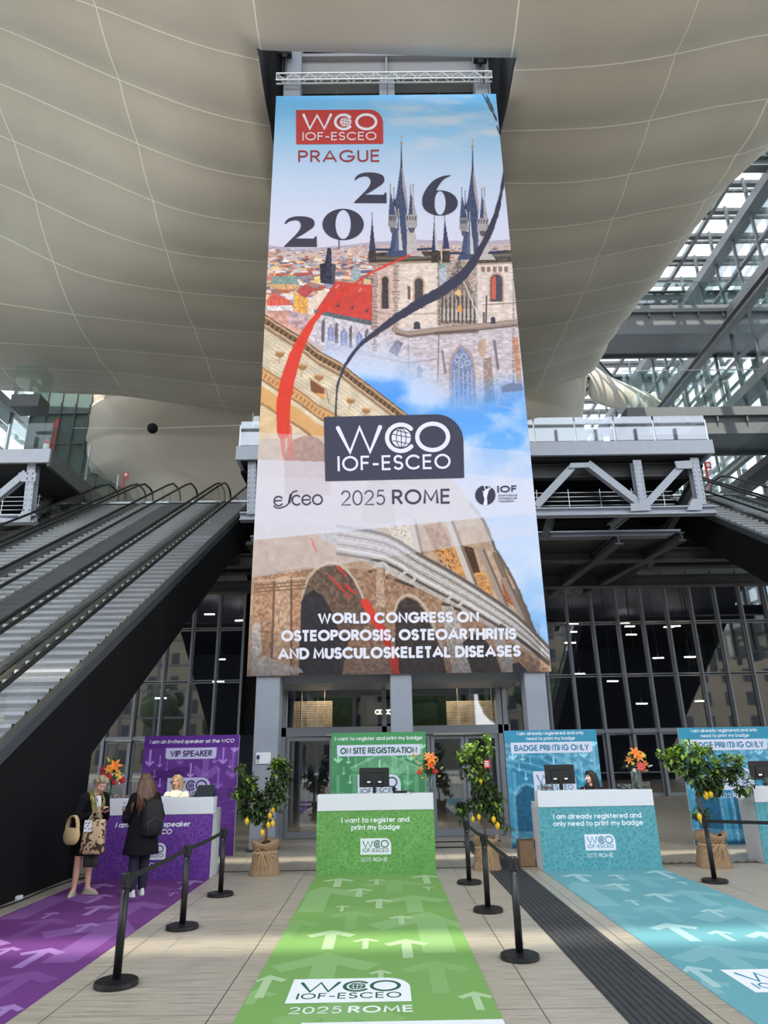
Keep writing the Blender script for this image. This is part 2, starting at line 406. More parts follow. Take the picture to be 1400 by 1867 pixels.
class Print:
    """flat print: polygons stacked in thin layers on a surface given by fn(u, v, lift)"""
    def __init__(self, fn, lift=0.0012, mb=None, mi=0): self.fn = fn; self.k = 1; self.lift = lift; self.mb = mb or MB(); self.mi = mi
    def layer(self): self.k += 1
    def poly(self, pts, c):
        self.n = getattr(self, 'n', 0) + 1; e = (self.n % 40) * self.lift * 0.012     # a hair of height keeps overlapping strokes apart
        self.mb.use(self.mi, c); self.mb.poly([self.fn(p[0], p[1], self.k * self.lift + e) for p in pts])
    def rect(self, u0, v0, u1, v1, c): self.poly([(u0, v0), (u1, v0), (u1, v1), (u0, v1)], c)
    def text(self, s, u, v, h, c, wt=0.16, track=0.10, align='c', shear=0.0, width=None, round_cap=False):
        tw = text_width(s, wt, track); xs = 1.0
        if width: xs = width / (tw * h)
        o = -tw * h * xs / 2 if align == 'c' else (0 if align == 'l' else -tw * h * xs)
        for q in text_polys(s, wt, track, shear, xs, round_cap): self.poly([(u + o + p[0] * h, v + p[1] * h) for p in q], c)
    def disc(self, cu, cv, r, c, n=28, ry=None):
        ry = ry or r; self.poly([(cu + r * math.cos(2 * math.pi * k / n), cv + ry * math.sin(2 * math.pi * k / n)) for k in range(n)], c)
    def line(self, pts, w_, c, round_cap=False):
        for q in stroke_quads(pts, w_ / 2, 0, round_cap): self.poly([(p[0], p[1]) for p in q], c)
    def ring(self, cu, cv, rx, ry, w_, c, a0=0, a1=360, round_cap=False):
        self.line(expand([_A(cu, cv, rx, ry, a0, a1)], 26), w_, c, round_cap)
    def plate(self, u, v, h, c, wd=2.075, r=0.42):
        pts = [(u, v), (u + wd * h, v)] + [(u + wd * h - r * h + r * h * math.cos(math.radians(a)), v + h - r * h + r * h * math.sin(math.radians(a))) for a in range(0, 91, 9)] + [(u, v + h)]
        self.poly(pts, c)
    def lockup(self, u, v, h, plate, ink, globe=True):
        """the congress plate: WCO with a globe in the C over IOF-ESCEO"""
        self.plate(u, v, h, plate); self.layer()
        X = lambda a: u + a * h
        Y = lambda b: v + b * h
        lw = 0.066 * h
        self.line([(X(.175), Y(.82)), (X(.355), Y(.44)), (X(.51), Y(.82)), (X(.665), Y(.44)), (X(.83), Y(.82))], lw, ink, True)
        self.ring(X(1.15), Y(.645), .215 * h, .205 * h, lw, ink, 42, 318, True)
        self.ring(X(1.645), Y(.648), .24 * h, .205 * h, lw, ink)
        self.disc(X(1.155), Y(.645), .15 * h, ink); self.layer()
        for k in (-1, 0, 1):
            if k: self.ring(X(1.155), Y(.645), .075 * h, .15 * h, .012 * h, plate, 90 if k < 0 else -90, 270 if k < 0 else 90)
            else: self.line([(X(1.155), Y(.495)), (X(1.155), Y(.795))], .012 * h, plate)
        for k in (-.07, .03, .1):
            q = math.sqrt(.15 ** 2 - k * k)
            self.line([(X(1.155 - q), Y(.645 + k + .03)), (X(1.155), Y(.645 + k)), (X(1.155 + q), Y(.645 + k - .03))], .012 * h, plate)
        self.text('IOF-ESCEO', X(1.035), Y(.145), .235 * h, ink, wt=0.15, track=0.16, width=1.76 * h)
# ================================================================== THE SETTING
M_GREY = mat('grey_paint', rgb(150, 156, 166), 0.45, noise=0.04, nscale=3)
M_COLUMN = mat('column_paint', rgb(146, 152, 164), 0.42, noise=0.05, nscale=2)
M_LIGHTSTEEL = mat('pale_steel_paint', rgb(178, 184, 198), 0.45, noise=0.04, nscale=4)
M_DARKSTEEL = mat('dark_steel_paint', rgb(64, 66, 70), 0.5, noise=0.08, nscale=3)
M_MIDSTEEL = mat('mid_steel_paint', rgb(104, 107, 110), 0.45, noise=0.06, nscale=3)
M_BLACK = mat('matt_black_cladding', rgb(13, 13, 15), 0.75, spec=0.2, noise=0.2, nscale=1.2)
M_FRAME = mat('window_frame_metal', rgb(146, 150, 158), 0.45, metal=0.1)
M_STAIN = mat('brushed_steel', rgb(170, 172, 174), 0.28, metal=1.0)
M_GLASS = glass_mat('facade_glass', (0.72, 0.75, 0.78), 1.5, 0.09)
M_CLEAR = glass_mat('guard_glass', (0.84, 0.90, 0.89), 1.4, 0.0)
M_MIRR = glass_mat('gallery_guard_glass', (0.70, 0.74, 0.78), 1.5, 0.10)
M_GREEN = glass_mat('greenish_glass', (0.88, 0.94, 0.93), 1.5, 0.02)

# ---- floor: travertine slabs with long joints
def floor_material():
    m = bpy.data.materials.new('travertine'); m.use_nodes = True; n = m.node_tree.nodes; L = m.node_tree.links; b = n['Principled BSDF']
    tc = n.new('ShaderNodeTexCoord')
    mp = n.new('ShaderNodeMapping'); mp.inputs['Scale'].default_value = (0.9, 11, 1); L.new(tc.outputs['Object'], mp.inputs['Vector'])
    t = n.new('ShaderNodeTexNoise'); t.inputs['Scale'].default_value = 2.2; t.inputs['Detail'].default_value = 9; t.inputs['Roughness'].default_value = 0.68
    L.new(mp.outputs[0], t.inputs['Vector'])
    r = n.new('ShaderNodeValToRGB'); e = r.color_ramp.elements
    e[0].position = 0.30; e[0].color = (*rgb(128, 119, 108), 1); e[1].position = 0.66; e[1].color = (*rgb(190, 180, 163), 1)
    x = r.color_ramp.elements.new(0.47); x.color = (*rgb(172, 162, 146), 1)
    L.new(t.outputs['Fac'], r.inputs[0])
    t2 = n.new('ShaderNodeTexNoise'); t2.inputs['Scale'].default_value = 0.35; L.new(tc.outputs['Object'], t2.inputs['Vector'])
    sx = n.new('ShaderNodeSeparateXYZ'); L.new(tc.outputs['Object'], sx.inputs[0])
    def joints(sock, off, per, wd):
        a = n.new('ShaderNodeMath'); a.operation = 'ADD'; a.inputs[1].default_value = off; L.new(sock, a.inputs[0])
        d = n.new('ShaderNodeMath'); d.operation = 'PINGPONG'; d.inputs[1].default_value = per / 2; L.new(a.outputs[0], d.inputs[0])
        c = n.new('ShaderNodeMath'); c.operation = 'LESS_THAN'; c.inputs[1].default_value = wd; L.new(d.outputs[0], c.inputs[0]); return c.outputs[0]
    j1 = joints(sx.outputs['X'], 1.38, 1.3, 0.005); j2 = joints(sx.outputs['Y'], 0.2, 3.3, 0.0035)
    mx = n.new('ShaderNodeMath'); mx.operation = 'MAXIMUM'; L.new(j1, mx.inputs[0]); L.new(j2, mx.inputs[1])
    mm = n.new('ShaderNodeMixRGB'); L.new(mx.outputs[0], mm.inputs[0]); L.new(r.outputs[0], mm.inputs[1]); mm.inputs[2].default_value = (*rgb(84, 78, 70), 1)
    L.new(mm.outputs[0], b.inputs['Base Color']); b.inputs['Roughness'].default_value = 0.34; b.inputs['Specular IOR Level'].default_value = 0.45
    mr = n.new('ShaderNodeMapRange'); mr.inputs['To Min'].default_value = 0.26; mr.inputs['To Max'].default_value = 0.5; L.new(t2.outputs['Fac'], mr.inputs['Value']); L.new(mr.outputs[0], b.inputs['Roughness'])
    bp = n.new('ShaderNodeBump'); bp.inputs['Strength'].default_value = 0.12; bp.inputs['Distance'].default_value = 0.004; L.new(t.outputs['Fac'], bp.inputs['Height']); L.new(bp.outputs[0], b.inputs['Normal'])
    return m
mb = MB(); mb.box(-45, 45, -20, 62, -0.3, 0)
struct(mb.build('floor', floor_material()), 'pale streaked travertine slab floor of the entrance hall', 'floor')
mb = MB(); mb.box(-45, 45, 13.56, 13.61, 0.0, 0.004)
struct(mb.build('trim_1', M_BLACK), 'thin black joint strip across the floor behind the counters', 'trim')
mb = MB(); mb.box(-150, 150, -150, -20.02, -0.35, -0.05)
struct(mb.build('ground', mat('outdoor_paving', rgb(150, 146, 138), 0.8, noise=0.1, nscale=2)), 'paved forecourt outside the hall', 'ground')

# ---- ceiling: the sewn fabric cloud, hung over the hall
def cloud_mat():
    m = bpy.data.materials.new('cloud_fabric'); m.use_nodes = True; n = m.node_tree.nodes; L = m.node_tree.links; b = n['Principled BSDF']
    uv = n.new('ShaderNodeUVMap'); uv.uv_map = 'seams'; sx = n.new('ShaderNodeSeparateXYZ'); L.new(uv.outputs[0], sx.inputs[0])
    def ln(sock, wd):
        d = n.new('ShaderNodeMath'); d.operation = 'PINGPONG'; d.inputs[1].default_value = 0.5; L.new(sock, d.inputs[0])
        c = n.new('ShaderNodeMath'); c.operation = 'LESS_THAN'; c.inputs[1].default_value = wd; L.new(d.outputs[0], c.inputs[0]); return c.outputs[0]
    mx = n.new('ShaderNodeMath'); mx.operation = 'MAXIMUM'; L.new(ln(sx.outputs['X'], 0.0034), mx.inputs[0]); L.new(ln(sx.outputs['Y'], 0.0085), mx.inputs[1])
    tc = n.new('ShaderNodeTexCoord'); t = n.new('ShaderNodeTexNoise'); t.inputs['Scale'].default_value = 0.22; t.inputs['Detail'].default_value = 4; L.new(tc.outputs['Object'], t.inputs['Vector'])
    r = n.new('ShaderNodeValToRGB'); r.color_ramp.elements[0].position = 0.35; r.color_ramp.elements[1].position = 0.65
    r.color_ramp.elements[0].color = (*rgb(194, 184, 171), 1); r.color_ramp.elements[1].color = (*rgb(204, 194, 181), 1); L.new(t.outputs['Fac'], r.inputs[0])
    mm = n.new('ShaderNodeMixRGB'); L.new(mx.outputs[0], mm.inputs[0]); L.new(r.outputs[0], mm.inputs[1]); mm.inputs[2].default_value = (*rgb(246, 240, 224), 1)
    L.new(mm.outputs[0], b.inputs['Base Color']); b.inputs['Roughness'].default_value = 0.7; b.inputs['Specular IOR Level'].default_value = 0.25
    wv = n.new('ShaderNodeTexNoise'); wv.inputs['Scale'].default_value = 26; L.new(tc.outputs['Object'], wv.inputs['Vector'])
    bp = n.new('ShaderNodeBump'); bp.inputs['Strength'].default_value = 0.08; bp.inputs['Distance'].default_value = 0.03; L.new(wv.outputs['Fac'], bp.inputs['Height']); L.new(bp.outputs[0], b.inputs['Normal'])
    return m
M_CLOUD = cloud_mat()
SEAMS = [
 (15.41, [(150, 0), (200, 21), (328, 73), (470, 114), (925, 129), (1079, 123), (1211, 105), (1400, 59)]),
 (17.77, [(0, 48), (116, 101), (235, 154), (366, 204), (488, 233), (912, 239), (1100, 234), (1171, 224), (1337, 186), (1400, 173)]),
 (20.08, [(0, 150), (135, 212), (264, 268), (366, 308), (495, 330), (921, 334), (1061, 334), (1139, 320), (1196, 307), (1325, 282), (1365, 270)]),
 (22.31, [(0, 245), (40, 264), (193, 328), (292, 375), (385, 399), (491, 409), (929, 421), (1025, 414), (1111, 402), (1196, 382), (1290, 363)]),
 (24.61, [(0, 333), (75, 370), (187, 424), (318, 464), (490, 479), (932, 493), (1000, 486), (1083, 471), (1160, 454), (1230, 438)]),
 (27.12, [(0, 426), (102, 483), (193, 513), (339, 535), (488, 545), (940, 551), (1000, 544), (1061, 534), (1137, 519), (1190, 502)]),
 (29.93, [(0, 553), (135, 574), (362, 599), (484, 608), (944, 603), (1000, 594), (1043, 586), (1109, 569), (1150, 554)]),
 (32.83, [(0, 625), (160, 634), (380, 653), (482, 664), (948, 648), (1000, 637), (1026, 630), (1086, 611), (1120, 594)]),
 (35.58, [(0, 671), (85, 673), (189, 677), (393, 702), (480, 710), (950, 683), (1000, 669), (1057, 649), (1095, 631)]),
 (38.30, [(0, 703), (113, 709), (206, 711), (411, 742), (480, 750), (952, 716), (1000, 700), (1043, 686), (1080, 662)]),
]
XL_, XR_ = -36.0, 12.9
CX_ = np.unique(np.concatenate([np.linspace(XL_, XR_, 58), [-3.6, 4.4]]))
def row_profile(Y, pts):
    P = np.array([on_y(x, y, Y) for x, y in pts]); X, Z = P[:, 0], P[:, 2]
    z = np.interp(CX_, X, Z)
    lo = CX_ < X[0]; sl = np.clip((Z[1] - Z[0]) / (X[1] - X[0]), -0.5, -0.06); z[lo] = Z[0] + sl * (CX_[lo] - X[0]) * 0.8
    hi = CX_ > X[-1]; sr = np.clip((Z[-1] - Z[-2]) / (X[-1] - X[-2]), 0.05, 0.5); z[hi] = Z[-1] + sr * (CX_[hi] - X[-1])
    k = np.array([1, 2, 3, 2, 1]) / 9.0
    zz = np.convolve(np.pad(z, 2, mode='edge'), k, 'valid'); return zz
prof = [(Y, row_profile(Y, p)) for Y, p in SEAMS]
SIL_Y = [-10, 15, 20, 22, 24, 27, 31, 36, 40, 44]; SIL_X = [19, 17.6, 16.3, 15.3, 14.9, 14.6, 14.4, 14.5, 15.0, 15.6]
def cloud_row(Y, z):
    xs = np.interp(Y, SIL_Y, SIL_X); ze = z[-1]; row = [(X, Y, zz) for X, zz in zip(CX_, z)]; g = xs - XR_
    for a, dz in ((.35, .25), (.65, .65), (.88, 1.25), (1.0, 2.1), (.98, 3.3), (.75, 5.0), (.2, 7.0), (-1.2, 9.5)): row.append((XR_ + g * a, Y, ze + dz))
    return row
rows, vs = [], []
base = prof[0][1]; SUB = 5
for k in range(5, 0, -1):
    Y = 15.41 - 2.33 * k
    for s_ in range(SUB):
        f = s_ / SUB; rows.append(cloud_row(Y + 2.33 * f, base - 0.16 * math.sin(math.pi * f) + 0.012 * (k - f) ** 2)); vs.append(-k + f)
for i in range(len(prof) - 1):
    Y0, z0 = prof[i]; Y1, z1 = prof[i + 1]
    for s_ in range(SUB):
        f = s_ / SUB; rows.append(cloud_row(Y0 + (Y1 - Y0) * f, z0 + (z1 - z0) * f - 0.16 * math.sin(math.pi * f))); vs.append(i + f)
zl = prof[-1][1]
for Y, dz, v in ((38.3, 0, 9), (39.2, .15, 9.3), (40.0, .6, 9.6), (40.6, 1.5, 9.9), (40.8, 3, 10.2), (40.6, 5, 10.5), (39.5, 8, 10.8)): rows.append(cloud_row(Y, zl + dz)); vs.append(v)
# seam coordinate across the hall: lines at about -15.4, -9.1, -3.7, 4.4, 9.7, 13.4 ...
SX = [-60, -22, -15.4, -9.1, -3.6, 4.4, 9.7, 13.4, 17.5, 40]; SU = [-7.5, -1, 0, 1, 2, 3, 4, 5, 6, 9]
mb = MB(); me_uv = []
ncol = len(rows[0]); vid = {}
for j, r in enumerate(rows):
    for i, p in enumerate(r): mb.v.append(tuple(map(float, p)))
def uvc(j, i):
    X = rows[j][i][0] if i < len(CX_) else XR_ + (i - len(CX_) + 1) * 0.6
    yy = rows[j][i][1]; return (float(np.interp(X - 0.03 * (20 - yy) * (1 if X < 0 else -1), SX, SU)), vs[j])
for j in range(len(rows) - 1):
    for i in range(ncol - 1):
        xm = (rows[j][i][0] + rows[j][i + 1][0]) / 2; ym = (rows[j][i][1] + rows[j + 1][i][1]) / 2
        if i < len(CX_) - 1 and -3.6 < xm < 4.4 and 14.95 < ym < 21.2: continue
        a = j * ncol + i; mb.face((a, a + 1, a + ncol + 1, a + ncol)); me_uv += [uvc(j, i), uvc(j, i + 1), uvc(j + 1, i + 1), uvc(j + 1, i)]
cl = mb.build('ceiling', M_CLOUD, smooth=True)
ul = cl.data.uv_layers.new(name='seams'); ul.data.foreach_set('uv', np.array(me_uv, dtype=np.float32).ravel())
sd = cl.modifiers.new('thickness', 'SOLIDIFY'); sd.thickness = 0.06; sd.offset = 1.0
struct(cl, 'huge beige fabric cloud ceiling sewn from long panels', 'ceiling')
# the shaft in the cloud where the banner rig comes down
mb = MB()
mb.box(-3.72, -3.6, 14.9, 21.4, 22.6, 30); mb.box(4.4, 4.52, 14.9, 21.4, 22.4, 30); mb.box(-3.72, 4.52, 21.3, 21.4, 22.2, 36); mb.box(-3.72, 4.52, 15.6, 21.4, 27.5, 27.6);  # last box: top cover added to keep skylight out of the shaft
struct(mb.build('trim_2', M_DARKSTEEL), 'dark lining and added top cover of the opening in the ceiling', 'trim')

# lower lobe of the cloud, hanging behind the escalator heads
LZ = [26, 24.4, 22.5, 20.5, 18.5, 16.8, 15.5, 14, 12.5, 11]
LPX = [(106, 630), (106, 690), (107, 712), (108, 735), (112, 768), (106, 792), (118, 825), (126, 850), (172, 872), (200, 888), (215, 905)]
rows = []
zz_t = np.linspace(31, 11, 110)
LXs = [on_y(x, y, 43.0) for x, y in LPX]; lz = [p[2] for p in LXs][::-1]; lx = [p[0] for p in LXs][::-1]
RPX = [(1098, 590), (1092, 650), (1086, 690), (1082, 720), (1085, 752), (1092, 790), (1100, 830)]
RXs = [on_y(x, y, 43.0) for x, y in RPX]; rz_ = [p[2] for p in RXs][::-1]; rx_ = [p[0] for p in RXs][::-1]
for z in zz_t:
    x0 = np.interp(z, lz, lx); x1 = np.interp(z, rz_, rx_); r = []
    for t in np.linspace(0, 1, 130):
        ed = 1 - min(1, (min(t, 1 - t) / 0.22)); Y = 41.2 + 4.5 * ed ** 2.6 + 1.3 * math.sin(t * 9 + z * .25) * (1 - ed) + 0.09 * (z - 11) * 0.5 - 0.34 * abs(math.sin(t * 13 + 0.20 * z)) ** .6 - .22 * abs(math.sin(z * .95 + t * 1.2)) ** .6
        r.append((x0 + (x1 - x0) * t, Y, z))
    rows.append(r)
mb = MB(); mb.grid(rows); lobe = mb.build('ceiling_lower', M_CLOUD, smooth=True)
uvs = []; nc = 130
for j in range(len(rows) - 1):
    for i in range(nc - 1):
        for (jj, ii) in ((j, i), (j, i + 1), (j + 1, i + 1), (j + 1, i)): uvs.append((.5, .5))
ul = lobe.data.uv_layers.new(name='seams'); ul.data.foreach_set('uv', np.array(uvs, dtype=np.float32).ravel())
sd = lobe.modifiers.new('thickness', 'SOLIDIFY'); sd.thickness = 0.06; sd.offset = -1
struct(lobe, 'lower lobe of the fabric cloud hanging behind the escalator heads', 'ceiling')
# bright tapering tail of the cloud on the right
top = [(1070, 655), (1100, 681), (1135, 697), (1180, 715), (1215, 733), (1262, 758)]; rows = []
for k, (x, y) in enumerate(top):
    p = on_y(x, y, 47 + k * 1.6); r = []
    for t in np.linspace(0, 1, 7): r.append((p[0] - 0.8 * t, p[1] - 1.6 * math.sin(t * 2.2), p[2] - t * (4.2 - .45 * k)))
    rows.append(r)
mb = MB(); mb.grid(rows); tail = mb.build('ceiling_tail', M_CLOUD, smooth=True); smooth_mod(tail, 2)
ul = tail.data.uv_layers.new(name='seams'); ul.data.foreach_set('uv', np.full(len(tail.data.loops) * 2, 0.5, dtype=np.float32))
sd = tail.modifiers.new('thickness', 'SOLIDIFY'); sd.thickness = 0.05
struct(tail, 'bright tapering tail of the fabric cloud at the right', 'ceiling')

# ---- back glazing: bays of three windows over doors, at Y = 33
GY = 33.0
ROWS = [(2.86, 5.28), (5.34, 7.75), (7.81, 10.22)]
BAYS_L = [-6.6 - 1.222 * k for k in range(0, 9)]
BAYS_R = [9.03 + 1.222 * k for k in range(-3, 12)]
WN = [0]
def window(x0, x1, z0, z1):
    WN[0] += 1; mb = MB(); t = 0.045
    mb.box(x0, x0 + t, GY - .14, GY + .06, z0, z1); mb.box(x1 - t, x1, GY - .14, GY + .06, z0, z1)
    mb.box(x0 + t, x1 - t, GY - .10, GY + .06, z0, z0 + t); mb.box(x0 + t, x1 - t, GY - .10, GY + .06, z1 - t, z1)
    o = struct(mb.build('window_%d' % WN[0], M_FRAME))
    p = MB(); p.box(x0 + t, x1 - t, GY, GY + .02, z0 + t, z1 - t); p.build('pane', M_GLASS, o)
for bays, sgn in ((BAYS_L, -1), (BAYS_R, 1)):
    for k in range(len(bays) - 1):
        a, b = sorted((bays[k], bays[k + 1]))
        for z0, z1 in ROWS: window(a + .03, b - .03, z0, z1)
DN = [0]
def door(x0, x1, y, z1, push=True):
    DN[0] += 1; t = 0.09; mb = MB()
    mb.box(x0, x0 + t, y - .05, y + .05, 0.01, z1); mb.box(x1 - t, x1, y - .05, y + .05, 0.01, z1); mb.box(x0 + t, x1 - t, y - .05, y + .05, 0.01, 0.16); mb.box(x0 + t, x1 - t, y - .05, y + .05, z1 - t, z1)
    o = struct(mb.build('door_%d' % DN[0], M_FRAME)); p = MB(); p.box(x0 + t, x1 - t, y - .01, y + .01, .16, z1 - t); p.build('pane', M_GLASS, o)
    if push:
        h = MB(); h.bar((x0 + t, y - .09, 1.02), (x1 - t, y - .09, 1.02), .03, .05); h.build('push_bar', M_STAIN, o)
for bays in (BAYS_L, BAYS_R):
    for k in range(len(bays) - 1):
        a, b = sorted((bays[k], bays[k + 1])); door(a + .07, b - .07, GY, 2.72)
mb = MB()
for bays in (BAYS_L, BAYS_R):
    a, b = min(bays), max(bays)
    mb.box(a, b, GY - .16, GY + .1, 2.72, 2.86); mb.box(a, b, GY - .16, GY + .1, 10.22, 10.5)
    for x in bays: mb.box(x - .035, x + .035, GY - .2, GY + .1, 0, 10.3)
struct(mb.build('trim_3', M_FRAME), 'grey metal posts and rails carrying the back glazing', 'trim')
# the dark hall behind the glazing
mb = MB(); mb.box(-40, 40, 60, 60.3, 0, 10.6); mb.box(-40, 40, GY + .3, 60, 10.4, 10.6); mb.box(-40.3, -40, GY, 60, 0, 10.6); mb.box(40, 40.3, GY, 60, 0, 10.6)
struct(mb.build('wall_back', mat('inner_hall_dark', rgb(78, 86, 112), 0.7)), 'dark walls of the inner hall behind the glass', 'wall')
mb = MB(); mb.box(-6.6, 5.4, GY, GY + .2, 2.9, 12); mb.box(-24, -16.4, GY, GY + .2, 0, 12); mb.box(22.6, 34, GY, GY + .2, 0, 12)
struct(mb.build('wall_panel', M_BLACK), 'black wall panels between the glazed bays', 'wall')
M_LAMP = mat('lamp_white', (1, .9, .7), .5, emit=(1, .84, .60), es=26.0)
lamps = [(-9.6, 38, 9.5), (-8.3, 40, 9.5), (-7.3, 42.5, 9.4), (-6.6, 39, 8.2), (-10.2, 44, 7.8), (-8.4, 36, 5.6), (-11.6, 37, 4.9), (9.9, 36, 7.3), (10.6, 38, 8.2), (11.6, 41, 9.2), (12.2, 37, 5.4), (13.9, 38, 8.0), (14.6, 40, 8.8), (15.8, 44, 9.7), (17.3, 41, 8.9), (16.5, 37, 6.6), (13.4, 36.5, 4.2), (16.6, 36.8, 4.3), (10.2, 36, 5.7), (18.6, 43, 9.3), (15.2, 38, 6.7)]
for i, (x, y, z) in enumerate(lamps):
    mb = MB(); mb.box(-.28, .28, -.06, .06, 0, .05)
    o = mb.build('ceiling_light', M_LAMP, loc=(x, y, z)); tag(o, 'small glowing strip lamp seen through the dark back glazing', 'light', 'strip lamps in the inner hall')
    s_ = MB(); s_.bar((0, 0, .05), (0, 0, 10.4 - z), .02); s_.build('suspension_rod', M_DARKSTEEL, o)

# ---- porch under the banner: three columns, header and glazed doors
CY0, CY1 = 16.2, 16.75
for i, (x0, x1, lab) in enumerate(((-2.91, -2.36, 'left grey steel column under the banner, behind a lemon tree'), (.19, .69, 'middle grey steel column under the banner, behind the green panel'), (3.31, 3.80, 'right grey steel column under the banner, beside the blue panel'))):
    t = thing('steel_column', lab, 'column', ((x0 + x1) / 2, 16.5, 0), group=None)
    mb = MB(); mb.cbox(x0, x1, CY0 + .02, CY1, 0.0, 22.8 if i == 1 else 24.6, .02); mb.build('shaft', M_COLUMN, t, world=True)
    mb = MB(); mb.box(x0 - .04, x1 + .04, CY0 - .02, CY1 + .04, 0, .05); mb.build('base_plate', M_DARKSTEEL, t, world=True)
VY = 18.6
mb = MB()
mb.box(-2.75, 3.3, VY - .1, VY + .1, 2.40, 2.62); mb.box(-2.75, 3.3, VY - .1, VY + .1, 3.62, 4.6)
for x in (-2.75, -2.55, .05, .4, 3.05, 3.2): mb.box(x - .06, x + .06, VY - .1, VY + .1, 0, 3.62)
mb.box(-2.75, 3.3, VY - .1, GY, 4.5, 4.7)
for y in (22, 26, 30): mb.box(-2.81, -2.69, y - .06, y + .06, 0, 4.5); mb.box(3.2, 3.32, y - .06, y + .06, 0, 4.5)
mb.box(-2.81, -2.69, VY, GY, 2.4, 2.6); mb.box(3.2, 3.32, VY, GY, 2.4, 2.6)
mb.box(-2.75, 3.3, CY1, VY, 3.55, 3.75)
struct(mb.build('trim_4', M_FRAME), 'grey metal frame of the glazed porch under the banner', 'trim')
mb = MB(); mb.box(-2.77, -2.73, VY, GY, 0, 4.5); o = struct(mb.build('window_60', M_GLASS), 'side glazing at the left of the porch', 'window')
mb = MB(); mb.box(3.24, 3.28, VY, GY, 0, 4.5); o = struct(mb.build('window_61', M_GLASS), 'side glazing at the right of the porch', 'window')
for k, (a, b) in enumerate(((-2.5, 0.0), (.46, 3.0))):
    mb = MB(); mb.box(a, b, VY - .01, VY + .01, 2.62, 3.62); struct(mb.build('window_%d' % (62 + k), M_GLASS), 'fanlight of the porch doors, %s' % ('left' if k == 0 else 'right'), 'window')
for a, b in ((-2.48, -1.28), (-1.26, -.02), (.47, 1.22), (1.24, 2.1), (2.12, 2.98)): door(a, b, VY, 2.38, False)
# door closers catch the light over the leaves
for k, (x0, x1, y, z) in enumerate(((-1.45, -1.05, VY - .12, 2.40), (1.3, 2.6, VY - .12, 2.38), (-12.2, -11.4, GY - .22, 2.70), (-11.0, -10.2, GY - .22, 2.70), (9.3, 10.1, GY - .22, 2.66), (10.7, 11.5, GY - .22, 2.66))):
    mb = MB(); mb.box(x0, x1, y - .06, y + .06, z, z + .05); tag(mb.build('door_closer', M_STAIN), 'bright metal door closer bar over a glazed door leaf', 'door closer', 'door closer bars')
# glowing sign behind the porch glass
t = thing('illuminated_sign', 'glowing lower case sign seen through the porch glass above the green panel', 'sign', on_y(700, 1300, 21.0)); 
for ch, ux in zip('accor', (-.27, -.135, -.015, .105, .215)):
    pr = Print(lambda u, v, k: (u, -k, v), .004); pr.text(ch, ux, -.04, .19, (1, .85, .55), wt=.17, align='l'); pr.mb.build('letter', mat('sign_glow', (1, .85, .6), .5, emit=(1, .80, .45), es=3.0), t)
mb = MB(); mb.box(-.5, .5, .02, .05, -.3, .4); mb.build('backing_panel', mat('sign_navy', rgb(22, 30, 44), .6), t)

# beige slats added behind the porch fanlights, for the mirrored sunlit building
for i, (xa, xb, za, zb, lab) in enumerate(((535, 606, 1277, 1326, 'added beige slats for the reflection in the porch fanlight, left of the middle column'), (815, 916, 1276, 1322, 'added beige slats for the reflection in the porch fanlight, right of the middle column'))):
    a = on_y(xa, zb, 19.3); b = on_y(xb, za, 19.3); t = thing('reflection_slats', lab, 'reflection', ((a[0] + b[0]) / 2, 19.3, a[2])); n = 15; mm = mat('reflection_slat', rgb(214, 190, 156), .6, noise=.3, nscale=5, emit=rgb(214, 180, 140), es=.0)
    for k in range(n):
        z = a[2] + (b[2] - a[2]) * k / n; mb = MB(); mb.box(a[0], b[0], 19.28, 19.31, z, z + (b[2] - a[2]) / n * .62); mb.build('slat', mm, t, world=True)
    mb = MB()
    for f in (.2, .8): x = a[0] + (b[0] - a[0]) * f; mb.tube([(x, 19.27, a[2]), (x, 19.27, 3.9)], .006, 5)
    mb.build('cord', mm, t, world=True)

for i, (x, lab) in enumerate(((-1.4, 'small downlight inside the porch at the left'), (1.95, 'small downlight inside the porch at the right'))):
    t = thing('porch_downlight', lab, 'light', (x, 19.0, 4.30)); mb = MB(); mb.lathe([(.09, .0), (.1, .02), (.1, .2)], n=20); mb.build('housing', M_DARKSTEEL, t); mb = MB(); mb.lathe([(.001, -.004), (.075, -.004)], n=20, cap=False); mb.build('lens', M_LAMP, t)
    ld = bpy.data.lights.new('porch_lamp', 'SPOT'); ld.energy = 260; ld.color = (1, .85, .65); ld.spot_size = 2.2; ld.spot_blend = .6; ld.shadow_soft_size = .08; lo = bpy.data.objects.new('porch_lamp', ld); COL.objects.link(lo); lo.parent = t; lo.location = (0, -.05, -.03); lo.rotation_euler = (.3, 0, 0)
# ================================================================== GALLERIES, ESCALATORS, ROOF, SIDES
def P3(x, y, Y): p = on_y(x, y, Y); return (float(p[0]), float(p[1]), float(p[2]))
BY = 22.5
